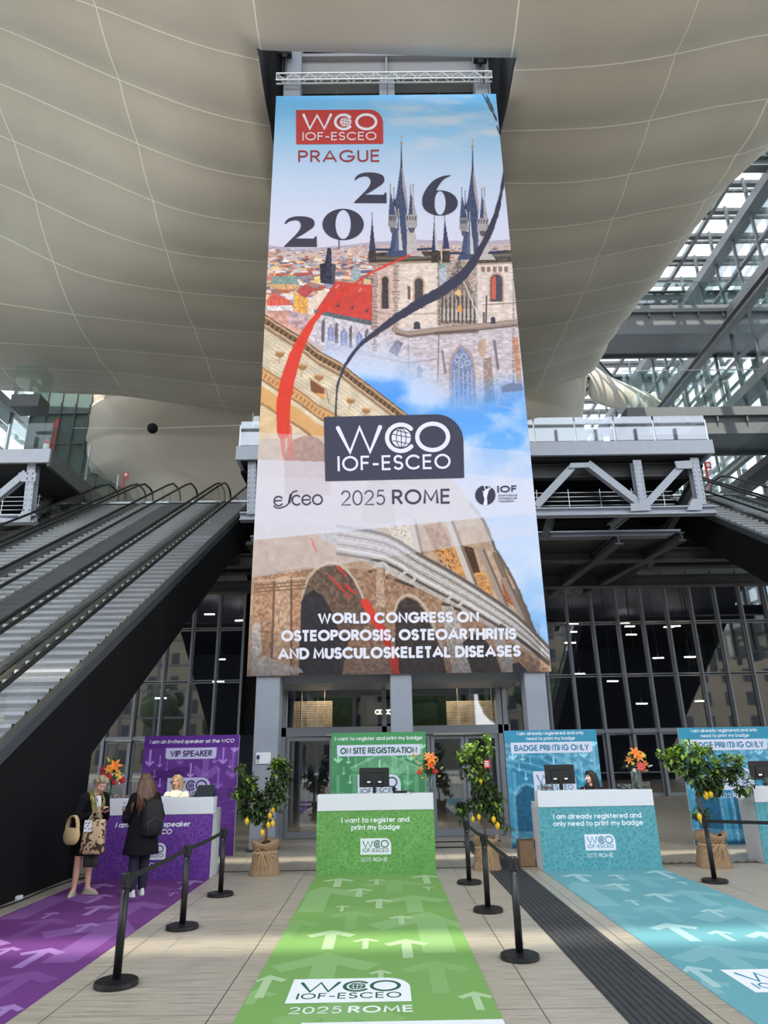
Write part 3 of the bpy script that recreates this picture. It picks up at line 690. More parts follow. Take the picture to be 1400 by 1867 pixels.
# ---- right gallery, running behind the banner
t = thing('gallery', 'grey steel gallery with glass guard and truss behind the right of the banner', 'balcony', (3.5, BY, 9.8))
gx0, gx1, gz0, gz1 = -5.15, 12.15, 12.02, 12.55
mb = MB(); mb.box(gx0, gx1, BY, BY + .12, gz0, gz1); mb.box(gx0, gx0 + .12, BY + .12, 33, gz0, gz1); mb.box(gx1 - .12, gx1, BY + .12, 33, gz0, gz1); mb.build('fascia', M_LIGHTSTEEL, t, world=True)
mb = MB(); mb.box(gx0 + .12, gx1 - .12, BY + .12, 40, gz0 + .1, gz1 - .1); mb.build('deck', M_DARKSTEEL, t, world=True)
mb = MB()
for y in (BY + .9, 26, 29.5): mb.ibeam((gx0 + .3, y, 11.72), (gx1 - .3, y, 11.72), .3, .55)
mb.build('deck_beam', M_DARKSTEEL, t, world=True)
gxs = [gx0 + .1, -3.4, -1.5, .4, 2.3, 4.2, 5.7, 7.2, 8.65, 10.1, gx1 - .12]
for a, b in zip(gxs[:-1], gxs[1:]):
    mb = MB(); mb.box(a + .03, b - .03, BY + .03, BY + .05, gz1 + .04, 13.55); mb.build('guard_panel', M_MIRR, t, world=True)
mb = MB()
for k in range(4): mb.box(gx1 - .09, gx1 - .07, BY + .2 + k * 2.4, BY + 2.5 + k * 2.4, gz1 + .04, 13.55)
mb.build('guard_panel', M_MIRR, t, world=True)
mb = MB()
for k in range(4): mb.box(gx0 + .07, gx0 + .09, BY + .2 + k * 2.4, BY + 2.5 + k * 2.4, gz1 + .04, 13.55)
mb.build('guard_panel', M_MIRR, t, world=True)
for x in gxs: m2 = MB(); m2.box(x - .025, x + .025, BY + .06, BY + .12, gz1, 13.4); m2.build('guard_post', M_STAIN, t, world=True)
# the truss below it
TY = BY + .45
NB = [P3(962, 930, TY), P3(978, 928, TY), P3(1172, 928, TY), P3(1278, 928, TY)]
def truss_post(p, q, par):
    mb = MB(); o = Vector((.0, .12, 0)); a = Vector(p); b = Vector(q)
    mb.ibeam(a, b, .3, .34, .05, (0, 1, 0)); 
    for k in range(9):
        c = a.lerp(b, .12 + k * .095); mb.bar(c + Vector((-.1, -.2, 0)), c + Vector((-.1, -.15, 0)), .05, .05); mb.bar(c + Vector((.1, -.2, 0)), c + Vector((.1, -.15, 0)), .05, .05)
    mb.build('truss_post', M_LIGHTSTEEL, par, world=True)
truss_post(P3(1158, 842, TY), P3(1170, 922, TY), t); truss_post(P3(1262, 838, TY), P3(1277, 922, TY), t); truss_post(P3(461, 845, TY), P3(459, 940, TY), t); truss_post((0.4, TY, 11.9), (0.4, TY, 9.9), t)
for p, q in (((1045, 850), (976, 924)), ((1070, 846), (1163, 918)), ((1246, 846), (1178, 920))):
    mb = MB(); mb.ibeam(P3(*p, TY), P3(*q, TY), .26, .24, .04, (0, 1, 0)); mb.build('truss_diagonal', M_LIGHTSTEEL, t, world=True)
def gusset(pts, Y, par):
    mb = MB(); f = [P3(x, y, Y) for x, y in pts]; n = len(f); mb.v = f + [(a, b + .05, c) for a, b, c in f]
    mb.face(range(n)[::-1]); mb.face(range(n, 2 * n))
    for k in range(n): mb.face((k, (k + 1) % n, n + (k + 1) % n, n + k))
    mb.build('gusset_plate', M_LIGHTSTEEL, par, world=True)
gusset([(1040, 844), (1074, 843), (1072, 852), (1038, 853)], TY - .2, t); gusset([(1230, 841), (1264, 839), (1262, 854), (1234, 854)], TY - .2, t)
gusset([(1150, 918), (1182, 916), (1188, 930), (1150, 932)], TY - .2, t); gusset([(1262, 910), (1281, 908), (1280, 930), (1252, 930)], TY - .2, t)
mb = MB(); bz = NB[2][2]; mb.ibeam((gx0 + .2, TY, bz - .1), (gx1 - .15, TY, bz - .1), .36, .3, .05); mb.build('bottom_chord', M_LIGHTSTEEL, t, world=True)
mb = MB(); mb.ibeam((gx0 + .2, TY + 2.2, bz - .35), (gx1 - .6, TY + 2.2, bz - .35), .5, .4, .06); mb.build('bottom_chord', M_LIGHTSTEEL, t, world=True)
mb = MB(); mb.box(gx0 + .2, gx1 - .9, TY + 1.2, 32, bz - .75, bz - .62); mb.build('catwalk_deck', M_DARKSTEEL, t, world=True)
mb = MB()
for k in range(6): mb.tube([(gx0 + .3, TY + .8, bz + .12 + k * .17), (gx1 - 1.2, TY + .8, bz + .12 + k * .17)], .016, 6)
for k in range(14): x = gx0 + .4 + k * 1.18; mb.tube([(x, TY + .8, bz), (x, TY + .8, bz + 1.1)], .02, 6)
mb.build('catwalk_railing', M_STAIN, t, world=True)
for p, q in (((10.9, BY + 3.5, 11.6), (8.4, BY + 1, 9.6)), ((7.2, BY + 4, 11.5), (6.2, BY + 2, 9.4)), ((11.9, BY + 1, 11.6), (11.9, BY + 7, 9.6))):
    mb = MB(); mb.ibeam(p, q, .26, .26, .05); mb.build('cross_brace', M_MIDSTEEL, t, world=True)
mb = MB()
for k in range(10): x = 5.2 + k * .62; mb.box(x, x + (.34 if k % 3 else .2), 31.2, 31.3, 9.6, 11.8)
mb.build('pale_panel', M_LIGHTSTEEL, t, world=True)  # pale steel panels of uneven width
# lower framing between the gallery and the back glazing
for i, (z, Y, w_) in enumerate(((9.2, 26, .5), (9.0, 29.5, .5), (10.7, 32.4, .7))):
    mb = MB(); mb.ibeam((-16, Y, z), (22, Y, z), .45, w_, .06); struct(mb.build('ceiling_beam_%d' % (i + 1), M_DARKSTEEL), 'dark steel beam under the gallery', 'beam')
for p, q in (((8.6, 23.5, 9.1), (7.9, 31.5, 8.9)), ((10.9, 23.5, 9.2), (9.4, 31, 8.9))):
    mb = MB(); mb.ibeam(p, q, .3, .34, .05); struct(mb.build('ceiling_beam_4', M_DARKSTEEL), 'dark steel beam under the gallery', 'beam')
p = P3(1103, 1020, 31.0); mb = MB(); mb.box(p[0] - .35, p[0] + .35, 30.7, 31.3, p[2] - .35, 10.3); mb.box(p[0] - .6, p[0] + .55, 30.7, 31.3, 10.3, 10.54)
tag(mb.build('junction_box', M_MIDSTEEL), 'grey steel box hung under the beams at the right of the banner', 'box')
mb = MB(); mb.box(gx0, gx1, BY + 1, 33.0, 11.9, 12.0); mb.box(-5.3, 12.2, 27, GY, 10.55, 10.7); mb.box(-15, 22, 31.5, GY, 10.55, 10.7); struct(mb.build('ceiling_soffit', M_BLACK), 'black soffit under the upper floor', 'ceiling')

# ---- left gallery
t = thing('gallery', 'grey steel gallery end with glass guard at the left edge, above the escalators', 'balcony', (-13, BY, 9.8))
lx = -11.85
mb = MB(); mb.box(-26, lx, BY, BY + .12, gz0, gz1); mb.build('fascia', M_LIGHTSTEEL, t, world=True)
mb = MB(); mb.box(lx - .12, lx, BY + .12, 37, gz0 - .1, gz1); mb.build('side_fascia', M_MIDSTEEL, t, world=True)
mb = MB(); mb.box(-26, lx - .12, BY + .12, 40, gz0 + .1, gz1 - .1); mb.build('deck', M_DARKSTEEL, t, world=True)
for a, b in ((-17, -15.3), (-15.3, -13.55), (-13.55, lx - .05)):
    mb = MB(); mb.box(a + .03, b - .03, BY + .03, BY + .05, gz1 + .04, 13.6); mb.build('guard_panel', M_CLEAR, t, world=True)
for k in range(4):
    mb = MB(); mb.box(lx - .07, lx - .05, BY + .2 + k * 3.2, BY + 3.2 + k * 3.2, gz1 + .04, 13.6); mb.build('guard_panel', M_CLEAR, t, world=True)
    m2 = MB(); m2.box(lx - .12, lx - .05, BY + 3.2 + k * 3.2, BY + 3.26 + k * 3.2, gz1, 14.2); m2.build('guard_post', M_LIGHTSTEEL, t, world=True)
for x in (-15.3, -13.55): m2 = MB(); m2.box(x - .025, x + .025, BY + .06, BY + .12, gz1, 13.6); m2.build('guard_post', M_STAIN, t, world=True)
truss_post(P3(62, 846, TY), P3(52, 946, TY), t)
mb = MB(); mb.ibeam(P3(50, 863, TY), P3(-14, 916, TY), .26, .24, .04, (0, 1, 0)); mb.build('truss_diagonal', M_LIGHTSTEEL, t, world=True)
gusset([(33, 862), (66, 862), (64, 878), (38, 878)], TY - .2, t); gusset([(30, 946), (44, 926), (57, 922), (55, 952), (0, 952), (0, 944)], TY - .2, t)
zc = P3(20, 948, TY)[2]; mb = MB(); mb.ibeam((-26, TY, zc), (lx - .3, TY, zc), .36, .3, .05); mb.build('bottom_chord', M_LIGHTSTEEL, t, world=True)
pp = P3(108, 904, BY + 5); qq = P3(104, 948, BY + 5); mb = MB(); mb.ibeam(pp, qq, .36, .36, .05, (0, 1, 0)); mb.build('truss_post', M_MIDSTEEL, t, world=True)
mb = MB(); mb.ibeam(P3(108, 902, BY + 5), P3(62, 936, BY + 1), .3, .3, .05); mb.build('truss_diagonal', M_MIDSTEEL, t, world=True)
mb = MB()
for k in range(7): mb.tube([(-22, TY + .9, zc + .2 + k * .17), (-12.6, TY + .9, zc + .2 + k * .17), (-12.6, TY + 6, zc + .2 + k * .17)], .016, 6)
for k in range(8): mb.tube([(-22 + k * 1.33, TY + .9, zc), (-22 + k * 1.33, TY + .9, zc + 1.3)], .02, 6)
mb.build('catwalk_railing', M_STAIN, t, world=True)
mb = MB(); mb.box(-26, -12.2, TY + .6, 33, zc - .3, zc - .2); mb.build('catwalk_deck', M_DARKSTEEL, t, world=True)
# little things on the galleries
p = P3(86, 806, BY + .35)
t = thing('fire_extinguisher', 'red fire extinguisher with white label behind the guard of the left gallery', 'fire extinguisher', (p[0], p[1], 12.45))
mb = MB(); mb.lathe([(.02, 0), (.1, .02), (.11, .05), (.11, .5), (.07, .58), (.03, .62), (.03, .68)], n=16); mb.build('cylinder', mat('fire_red', rgb(196, 36, 40), .35), t, smooth=True)
mb = MB(); mb.lathe([(.112, .18), (.112, .42)], n=16, cap=False); mb.build('label', mat('paper_white', rgb(232, 232, 230), .6), t)
t2 = thing('fire_hydrant_pipe', 'red hydrant riser pipe beside the extinguisher on the left gallery', 'pipe', (P3(97, 822, BY + .4)[0], BY + .4, gz1))
mb = MB(); mb.tube([(0, 0, 0), (0, 0, 1.35)], .03, 8); mb.tube([(-.12, 0, 0), (-.12, 0, 1.3)], .02, 8); mb.ell((0, 0, 1.35), .06, 8, 6); mb.build('pipe', mat('fire_red'), t2)
for (x, y, Y, lab) in ((223, 893, 33.0, 'small red fire sign on a post behind the left escalator heads'), (1292, 878, 30.0, 'small red fire sign on a post beside the right escalators')):
    p = P3(x, y, Y); dz = p[2] - 12.37; t = thing('fire_sign', lab, 'sign', (p[0], p[1], 12.37)); mb = MB(); mb.box(-.05, .05, 0, .05, 0, 1.0 + dz); mb.build('post', mat('fire_red'), t)
    mb = MB(); mb.box(-.05, .24, -.03, 0, .66 + dz, 1.0 + dz); o = mb.build('plate', mat('fire_red'), t); mb = MB(); mb.box(.03, .17, -.04, -.03, .75 + dz, .92 + dz); mb.build('flame_symbol', mat('paper_white'), t)
p = P3(466, 772, BY + .3); t = thing('surveillance_camera', 'small white camera on a thin pole beside the left edge of the banner', 'camera', (p[0], p[1], gz1))
mb = MB(); mb.tube([(-.1, 0, 0), (-.1, 0, 1.5)], .02, 8); mb.build('pole', M_STAIN, t); mb = MB(); mb.cbox(-.06, .16, -.15, .15, .9, 1.3, .03); mb.build('housing', mat('paper_white'), t)
p = P3(278, 781, 24.0); t = thing('black_ball', 'matt black ball strung on thin wires in front of the cloud ceiling', 'ball', p)
mb = MB(); mb.ell((0, 0, 0), .205, 24, 16); mb.build('ball', M_BLACK, t, smooth=True)
mb = MB(); mb.tube([(-11.9 - p[0], 0, .06), (0, 0, 0), (-5.1 - p[0], 0, .09)], .007, 6); mb.build('wire', mat('paper_white'), t)

# ---- escalators
ESL = 0.592
def ez(Y): return 2.05 + ESL * (Y - 10.36)
M_STEP = mat('grooved_step', rgb(176, 176, 180), 0.42, metal=0.35, noise=0.16, nscale=14, stretch=(14, 1, .6))
M_RAIL = mat('black_handrail', rgb(24, 25, 25), 0.35)
M_DECK = mat('escalator_deck', rgb(112, 112, 102), 0.34, metal=0.6)
M_BALU = glass_mat('balustrade_glass', (0.955, 0.965, 0.96), 1.35, 0.0)
Y_TOP, Y_BOT = 27.75, 7.4
def step_mesh():
    mb = MB(); hw = .5; d = .205 / ESL
    secs = [(-.02, -.12), (-.035, -.06), (-.02, -.006), (0.0, 0.0), (d, 0.0), (d, -.05)]; secs = [(y, z) for y, z in secs]
    n = 30
    for k in range(n):
        a = -hw + 2 * hw * k / n; b = a + 2 * hw / n * .80
        mb.grid([[(x, y, z) for x in (a, b)] for y, z in secs])
    mb.grid([[(x, y + .006, z - .006) for x in (-hw, hw)] for y, z in [(-.02, -.205)] + secs])
    return mb
def escalator(xc, label, group, proto=[None]):
    t = thing('escalator', label, 'escalator', (xc, 17.5, 0), group=group); hw = .62
    n = int((Y_TOP - Y_BOT) / (.205 / ESL))
    for k in range(n):
        y = Y_BOT + k * .205 / ESL
        if proto[0] is None: proto[0] = step_mesh().build('step', M_STEP, t, smooth=False); s = proto[0]
        else:
            s = proto[0].copy(); COL.objects.link(s); s.parent = t
        s.location = (0, y - 17.5, ez(y) + .1)
    for sx in (-1, 1):
        x = sx * hw
        mb = MB()   # skirt and deck strip along each side
        for a, b, z0, z1 in ((sx * .52, sx * .66, -.14, .07),):
            x0, x1 = sorted((a, b)); ring = lambda y: [(x0, y - 17.5, ez(y) + z0), (x1, y - 17.5, ez(y) + z0), (x1, y - 17.5, ez(y) + z1), (x0, y - 17.5, ez(y) + z1)]
            mb.loft([ring(Y_BOT - .6), ring(Y_TOP), [(p_[0], 29.6 - 17.5, p_[2]) for p_ in ring(Y_TOP)]])
        mb.build('skirt', M_DECK, t)
        mb = MB(); pts = []
        y0 = Y_BOT - .5; hr = .98
        for kk in range(7): a = math.radians(90 + 180 - kk * 30); pts.append((x, y0 - .5 + .32 * math.cos(a) - 17.5, ez(y0) + hr - .3 + .3 * math.sin(a)))
        pts += [(x, y0 - 17.5, ez(y0) + hr), (x, Y_TOP - .7 - 17.5, ez(Y_TOP - .7) + hr), (x, Y_TOP - 17.5, ez(Y_TOP) + hr - .06), (x, Y_TOP + .5 - 17.5, ez(Y_TOP) + hr)]
        for kk in range(9): a = math.radians(90 - kk * 20); pts.append((x, Y_TOP + .8 + .42 * math.cos(a) - 17.5, ez(Y_TOP) + hr - .42 + .42 * math.sin(a)))
        mb.tube(pts, .042, 8); mb.build('handrail', M_RAIL, t, smooth=True)
        mb = MB(); g = lambda y, z: (x, y - 17.5, ez(y) + z)
        mb.v = [g(y0, .07), g(Y_TOP, .07), (x, Y_TOP + 1.0 - 17.5, ez(Y_TOP) + .07), (x, Y_TOP + 1.1 - 17.5, ez(Y_TOP) + hr - .3), (x, Y_TOP + .6 - 17.5, ez(Y_TOP) + hr - .03), g(Y_TOP - .2, hr - .03), g(y0, hr - .03)]
        nv = len(mb.v); mb.v += [(a + .012, b, c) for a, b, c in mb.v]; mb.face(range(nv)); mb.face(range(nv, 2 * nv)[::-1])
        for k in range(nv): mb.face((k, (k + 1) % nv, nv + (k + 1) % nv, nv + k))
        mb.build('balustrade_glass', M_BALU, t)
    mb = MB(); mb.box(-.5, .5, Y_TOP - 17.5, 29.6 - 17.5, ez(Y_TOP) + .02, ez(Y_TOP) + .1); mb.build('landing_plate', M_STAIN, t)
    return t
escalator(-11.2, 'escalator furthest left, running beside the left gallery', 'escalators on the left')
escalator(-9.63, 'second escalator from the left, paired with the outermost one', 'escalators on the left')
escalator(-7.62, 'third escalator from the left, right of the wide dark gap', 'escalators on the left')
escalator(-6.12, 'escalator nearest the banner, along the edge of the black wall', 'escalators on the left')
escalator(12.98, 'escalator nearest the gallery on the right, over the black soffit', 'escalators on the right')
escalator(14.5, 'second escalator of the right bank, at the edge of the photo', 'escalators on the right')
def esc_base(x0, x1, name, lab, xs):
    mb = MB(); prof = [(7.1, 0.0), (13.45, 0.0), (13.45, 2.02), (27.9, 11.15), (33, 11.15), (33, ez(Y_TOP) - .12), (27.75, ez(Y_TOP) - .12), (7.2, ez(7.2) - .12)]
    n = len(prof); mb.v = [(x0, y, z) for y, z in prof] + [(x1, y, z) for y, z in prof]
    mb.face(range(n)); mb.face(range(n, 2 * n)[::-1])
    for k in range(n): mb.face((k, n + k, n + (k + 1) % n, (k + 1) % n))
    o = struct(mb.build(name, M_BLACK), lab, 'wall')
    for xa, xb in xs:   # metal edge trims on top of the cladding
        tb = MB(); r = lambda y: [(xa, y, ez(y) - .12), (xb, y, ez(y) - .12), (xb, y, ez(y) + .10), (xa, y, ez(y) + .10)]
        tb.loft([r(6.9), r(27.75)]); tb.build('edge_trim', M_DARKSTEEL, o)
    return o
esc_base(-12.1, -5.4, 'wall_left', 'tall matt black cladding under the left escalators', ((-5.46, -5.38), (-8.9, -8.35)))
esc_base(12.25, 21.0, 'wall_right', 'matt black cladding under the right escalators', ((12.22, 12.3), (15.25, 15.6)))
mb = MB(); mb.box(-12.1, -5.15, 29.4, 41, 12.1, ez(Y_TOP) + .02); mb.box(12.2, 24, 29.4, 41, 12.1, ez(Y_TOP) + .02); mb.box(-5.2, 12.2, 32, 42, 12.1, 12.35)
struct(mb.build('floor_upper', M_MIDSTEEL), 'upper landing at the head of the escalators', 'floor')

# ---- banner rig: portal beam, lattice truss, two hoists
mb = MB(); mb.box(-2.36, 3.31, 16.5, 16.6, 22.95, 23.85); mb.box(-2.36, 3.31, 16.3, 16.85, 23.85, 23.98); mb.box(-2.36, 3.31, 16.36, 16.85, 22.83, 22.95)
for x in (.44,): mb.box(x - .03, x + .03, 16.34, 16.5, 22.95, 23.85)
tag(mb.build('portal_beam', mat('beam_paint', rgb(150, 151, 154), .5)), 'deep grey steel beam across the columns above the banner', 'beam')
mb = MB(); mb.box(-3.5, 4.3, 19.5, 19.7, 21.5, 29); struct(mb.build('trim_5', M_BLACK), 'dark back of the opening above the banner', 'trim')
t = thing('lattice_truss', 'silver lattice truss that carries the top edge of the banner', 'truss', (.38, 15.98, 22.3))
M_ALU = mat('aluminium_tube', rgb(216, 218, 220), .35, metal=0.4)
for i, (dy, z) in enumerate(((-.07, 22.60), (.07, 22.60), (-.07, 22.32), (.07, 22.32))):
    mb = MB(); mb.tube([(-3.12, 16.0 + dy, z), (3.82, 16.0 + dy, z)], .028, 8); mb.build('chord', M_ALU, t, world=True)
mb = MB(); nseg = 26
for k in range(nseg):
    x0 = -3.1 + 6.9 * k / nseg; x1 = -3.1 + 6.9 * (k + 1) / nseg
    for dy in (-.07, .07): mb.tube([(x0, 16.0 + dy, 22.32 if k % 2 else 22.6), (x1, 16.0 + dy, 22.6 if k % 2 else 22.32)], .014, 6)
for x in (-3.1, 0.0, .75, 3.8): mb.tube([(x, 15.93, 22.32), (x, 15.93, 22.60)], .02, 6); mb.tube([(x, 15.93, 22.60), (x, 16.07, 22.60)], .02, 6)
mb.build('lacing', M_ALU, t, world=True)
for (hx, hy), lab in (((519, 104), 'black chain hoist over the left end of the banner truss'), ((876, 114), 'black chain hoist over the right end of the banner truss')):
    t = thing('chain_hoist', lab, 'hoist', P3(hx, hy, 16.0)); mb = MB(); mb.cbox(-.22, .22, -.12, .12, .05, .3, .03); mb.cbox(-.09, .09, -.1, .1, -.1, .06, .02); mb.build('motor', mat('black_plastic', rgb(20, 20, 22), .45), t)
    mb = MB(); mb.tube([(-.05, 0, -.1), (-.05, 0, -.95)], .012, 6); mb.tube([(.05, 0, -.1), (.06, .02, -.5), (.05, 0, -.9)], .03, 6); mb.build('chain', M_DARKSTEEL, t)
    mb = MB(); mb.box(-.06, .06, -.04, .04, .3, 1.2); mb.build('beam_clamp', M_DARKSTEEL, t)
    mb = MB(); mb.box(-.2, -.05, -.13, -.12, .12, .22); mb.build('label', mat('paper_white'), t)

# ---- roof grid over the cloud and the glazed sides
M_ROOF = mat('roof_steel', rgb(96, 102, 104), 0.5)
RZ = 38.0
mb = MB()
for k in range(20):
    y = 26 + k * 2.5; mb.box(12, 33, y, y + .38, RZ, RZ + .3); mb.box(12, 33, y + .75, y + .95, RZ + .1, RZ + .3)
struct(mb.build('ceiling_purlins', M_DARKSTEEL), 'dark cross bars of the glazed roof at the right', 'roof')
mb = MB()
for x in (16.4, 20.2, 24.0, 27.8, 31.6): mb.box(x - .14, x + .14, 26, 76, RZ - .05, RZ + .3)
for x in (18.0,): mb.box(x - .3, x + .3, 20, 76, RZ - 2.4, RZ - 1.8)
struct(mb.build('ceiling_rafters', M_ROOF), 'grey rafters of the glazed roof at the right', 'roof')
mb = MB()
for y in (32.5, 45.5, 58.5):
    mb.ibeam((12, y, RZ - 2.0), (34, y, RZ - 2.0), .6, .8, .1)
    for x0 in (12.5, 18, 23.5): mb.bar((x0, y, RZ - 1.8), (x0 + 2.7, y + 3, RZ), .22); mb.bar((x0 + 5.4, y, RZ - 1.8), (x0 + 2.7, y + 3, RZ), .22)
for (a, b) in (((13, 45.5, RZ - 2), (23, 58.5, RZ - 2)), ((23, 45.5, RZ - 2), (13, 58.5, RZ - 2)), ((18, 32.5, RZ - 2), (13, 45.5, RZ - 2)), ((22, 58.5, RZ - 2), (16, 70, RZ - 2)), ((14, 58.5, RZ - 2), (22, 70, RZ - 2))): mb.ibeam(a, b, .5, .6, .08)
struct(mb.build('ceiling_trusses', M_ROOF), 'grey roof trusses at the right', 'roof')
def bridge(name, lab, x0, x1, Y, z0, z1, guard=1.25, wd=3.0, haunch=0.0):
    t = thing(name, lab, 'bridge', ((x0 + x1) / 2, Y, z0)); mb = MB()
    mb.box(x0, x1, Y, Y + .15, z0, z1); mb.box(x0, x1, Y + wd, Y + wd + .15, z0, z1); mb.box(x0, x1, Y + .15, Y + wd, z0 + .2, z0 + .4); mb.box(x0, x1, Y - .25, Y + wd, z1, z1 + .55)
    for k in range(int((x1 - x0) / 1.7)): mb.box(x0 + k * 1.7, x0 + k * 1.7 + .08, Y - .2, Y, z1 - .35, z1)
    if haunch: mb.poly([(x1 - 4, Y - .01, z0), (x1, Y - .01, z0 - haunch), (x1, Y - .01, z0)])
    mb.build('girder', M_MIDSTEEL, t, world=True)
    mb = MB()
    for k in range(int((x1 - x0) / 1.7)): mb.box(x0 + k * 1.7 + .03, x0 + k * 1.7 + 1.67, Y - .22, Y - .2, z1 + .55, z1 + .55 + guard)
    mb.build('glass_guard', M_GREEN, t, world=True)
    mb = MB(); mb.box(x0, x1, Y - .23, Y - .19, z1 + .55 + guard, z1 + .6 + guard); mb.build('top_rail', M_STAIN, t, world=True)
    return t
zA0 = on_y(1250, 608, 40)[2]; zA1 = on_y(1250, 572, 40)[2]
bridge('upper_footbridge', 'upper grey footbridge with glass guard high at the right', 12, 34, 40, zA0, zA1, guard=1.9)
zB0 = on_y(1350, 790, 35)[2]; zB1 = on_y(1350, 760, 35)[2]
bridge('lower_footbridge', 'lower grey footbridge with glass guard at the right, above the right escalators', 14.2, 34, 35, zB0, zB1, guard=2.4, haunch=.6)
# right glazed side: floors, posts and panes
mb = MB()
for z in (13, 18.5, 24, 30, 35): mb.box(24.2, 25.4, 8, 76, z, z + .7); 
for z in (15.8, 21.2, 27, 32.6): mb.box(24.6, 24.9, 8, 76, z, z + .22)
mb.ibeam((22.5, 8, 27.5), (22.5, 76, 27.5), .5, .6, .1); mb.ibeam((23.4, 8, 19.5), (23.4, 76, 19.5), .4, .5, .08)
struct(mb.build('wall_side_floors', M_MIDSTEEL), 'stacked floor edges of the glazed right side', 'wall')
mb = MB()
for k in range(28): y = 8 + k * 2.5; mb.box(24.55, 24.75, y, y + .16, 8, 38)
for k in range(30): y = 8 + k * 2.3; mb.box(27.4, 27.6, y, y + (.4 if k % 3 else .9), 8, 38)
for k in range(24): z = 9 + k * 1.24; mb.box(29.4, 29.6, 8, 76, z, z + .22)
struct(mb.build('wall_side_posts', M_ROOF), 'posts and blinds of the glazed right side', 'wall')
mb = MB(); mb.box(24.62, 24.66, 8, 76, 8, 38); struct(mb.build('window_70', M_GREEN), 'greenish glazing of the right side', 'window')
for i, (Y, z, x0) in enumerate(((34, 15.2, 19.2), )):   # sloping walks beside the right escalators
    mb = MB(); mb.box(x0, x0 + 1.2, Y - 6, 60, z, z + .4); struct(mb.build('floor_side_%d' % (i + 1), M_DARKSTEEL), 'side walkway slab at the right', 'floor')
    mb = MB(); mb.box(x0 - .05, x0 - .02, Y - 6, 60, z + .6, z + 1.8); struct(mb.build('window_%d' % (71 + i), M_GREEN), 'glass guard of the right side walkway', 'window')
# far end
mb = MB()
for k in range(16): x = -36 + k * 4.8; mb.box(x, x + .3, 76, 76.4, 8, 40)
for k in range(12): mb.box(-40, 40, 76, 76.3, 10 + k * 2.6, 10.5 + k * 2.6)
struct(mb.build('wall_far', M_ROOF), 'far glazed end wall of the hall', 'wall')
# left glazed side with an upper bridge
mb = MB()
for z in (13.5, 19.5, 25): mb.box(-27, -25.6, 6, 76, z, z + .7)
for k in range(28): y = 8 + k * 2.5; mb.box(-25.9, -25.7, y, y + .2, 8, 38)
for k in range(16): mb.box(-29, -28.8, 8, 76, 9 + k * 1.9, 9.4 + k * 1.9)
struct(mb.build('wall_side_left', M_ROOF), 'floor edges and posts of the glazed left side', 'wall')
mb = MB(); mb.box(-25.82, -25.78, 8, 76, 8, 38); struct(mb.build('window_73', M_GREEN), 'greenish glazing of the left side', 'window')
pb = on_y(45, 740, 34); t = thing('short_footbridge', 'short grey footbridge high at the left edge under the cloud', 'bridge', (pb[0], 34, pb[2]))
q0 = on_y(18, 737, 34); q1 = on_y(71, 730, 34)
mb = MB(); mb.box(q0[0], q1[0], 34, 35.2, pb[2], pb[2] + .75); mb.build('girder', M_MIDSTEEL, t, world=True)
mb = MB(); mb.box(q0[0], q1[0], 33.98, 34, pb[2] + .75, pb[2] + 2.6); mb.box(q1[0] - .02, q1[0], 34, 35.2, pb[2] + .75, pb[2] + 2.6); mb.build('glass_guard', M_GREEN, t, world=True)
mb = MB(); mb.box(-25, -15.5, 44, 44.3, 8, 30); struct(mb.build('wall_left_end', mat('left_end_panel', rgb(96, 116, 114), .25)), 'glazed end panel at the far left', 'wall')
mb = MB()
for k in range(10): mb.box(-25 + k * 1.05, -24.92 + k * 1.05, 43.85, 44, 8, 30)
for k in range(8): mb.box(-25, -15.5, 43.85, 44, 11 + k * 2.4, 11.12 + k * 2.4)
struct(mb.build('trim_6', M_ROOF), 'bars on the glazed end panel at the far left', 'trim')
# added slab, out of view: its slits cut the sun into floor bands
mb = MB(); z0 = 60.0
def slab_y(Yf): return Yf - (z0 / -SUN_DIR.z) * SUN_DIR.y
slits = [(8.15, 8.75), (9.75, 10.0), (14.6, 15.2)]
edges = [-14.0] + [v for s_ in slits for v in s_] + [46.0]
for a, b in zip(edges[0::2], edges[1::2]): mb.box(-34, 34, slab_y(a), slab_y(b), z0, z0 + .3)
struct(mb.build('sun_slit_slab', M_ROOF), 'added slab out of view whose slits shape the sun', 'roof')
mb = MB()
for k in range(18): mb.box(-36 + k * 4.2, -35.75 + k * 4.2, -20.2, -19.8, 0, 34)
for k in range(11): mb.box(-36, 36, -20.15, -19.85, 3.4 + k * 3.1, 3.65 + k * 3.1)
struct(mb.build('wall_front', M_MIDSTEEL), 'posts and rails of the glazed entrance front behind the camera', 'wall')

# ---- what the glazing mirrors: trees and pale buildings across the forecourt
for i, (x0, x1, Y, h, c) in enumerate(((-120, -22, -62, 24, (150, 138, 116)), (-18, 14, -70, 20, (134, 127, 114)), (18, 120, -64, 26, (148, 136, 116)))):
    t = thing('street_building', ('ochre building across the forecourt at the left', 'pale building across the forecourt in the middle', 'ochre building across the forecourt at the right')[i], 'building', ((x0 + x1) / 2, Y, 0)); t['kind'] = 'structure'
    m_ = mat('facade_plaster_%d' % i, rgb(*c), .8, noise=.08, nscale=.6)
    mb = MB(); mb.box(x0, x1, Y - 12, Y, 0, h); mb.build('wall', m_, t, world=True)
    mb = MB(); mb.box(x0 - .5, x1 + .5, Y - 12.5, Y + .6, h, h + .8); mb.build('cornice', m_, t, world=True)
    mb = MB()
    for a in range(int((x1 - x0) / 4)):
        for b in range(int(h / 4.2)): mb.box(x0 + 1.3 + a * 4, x0 + 2.7 + a * 4, Y, Y + .06, 1.2 + b * 4.2, 3.6 + b * 4.2)
    mb.build('windows', mat('street_window', rgb(40, 44, 50), .2), t, world=True)
rng = random.Random(5)
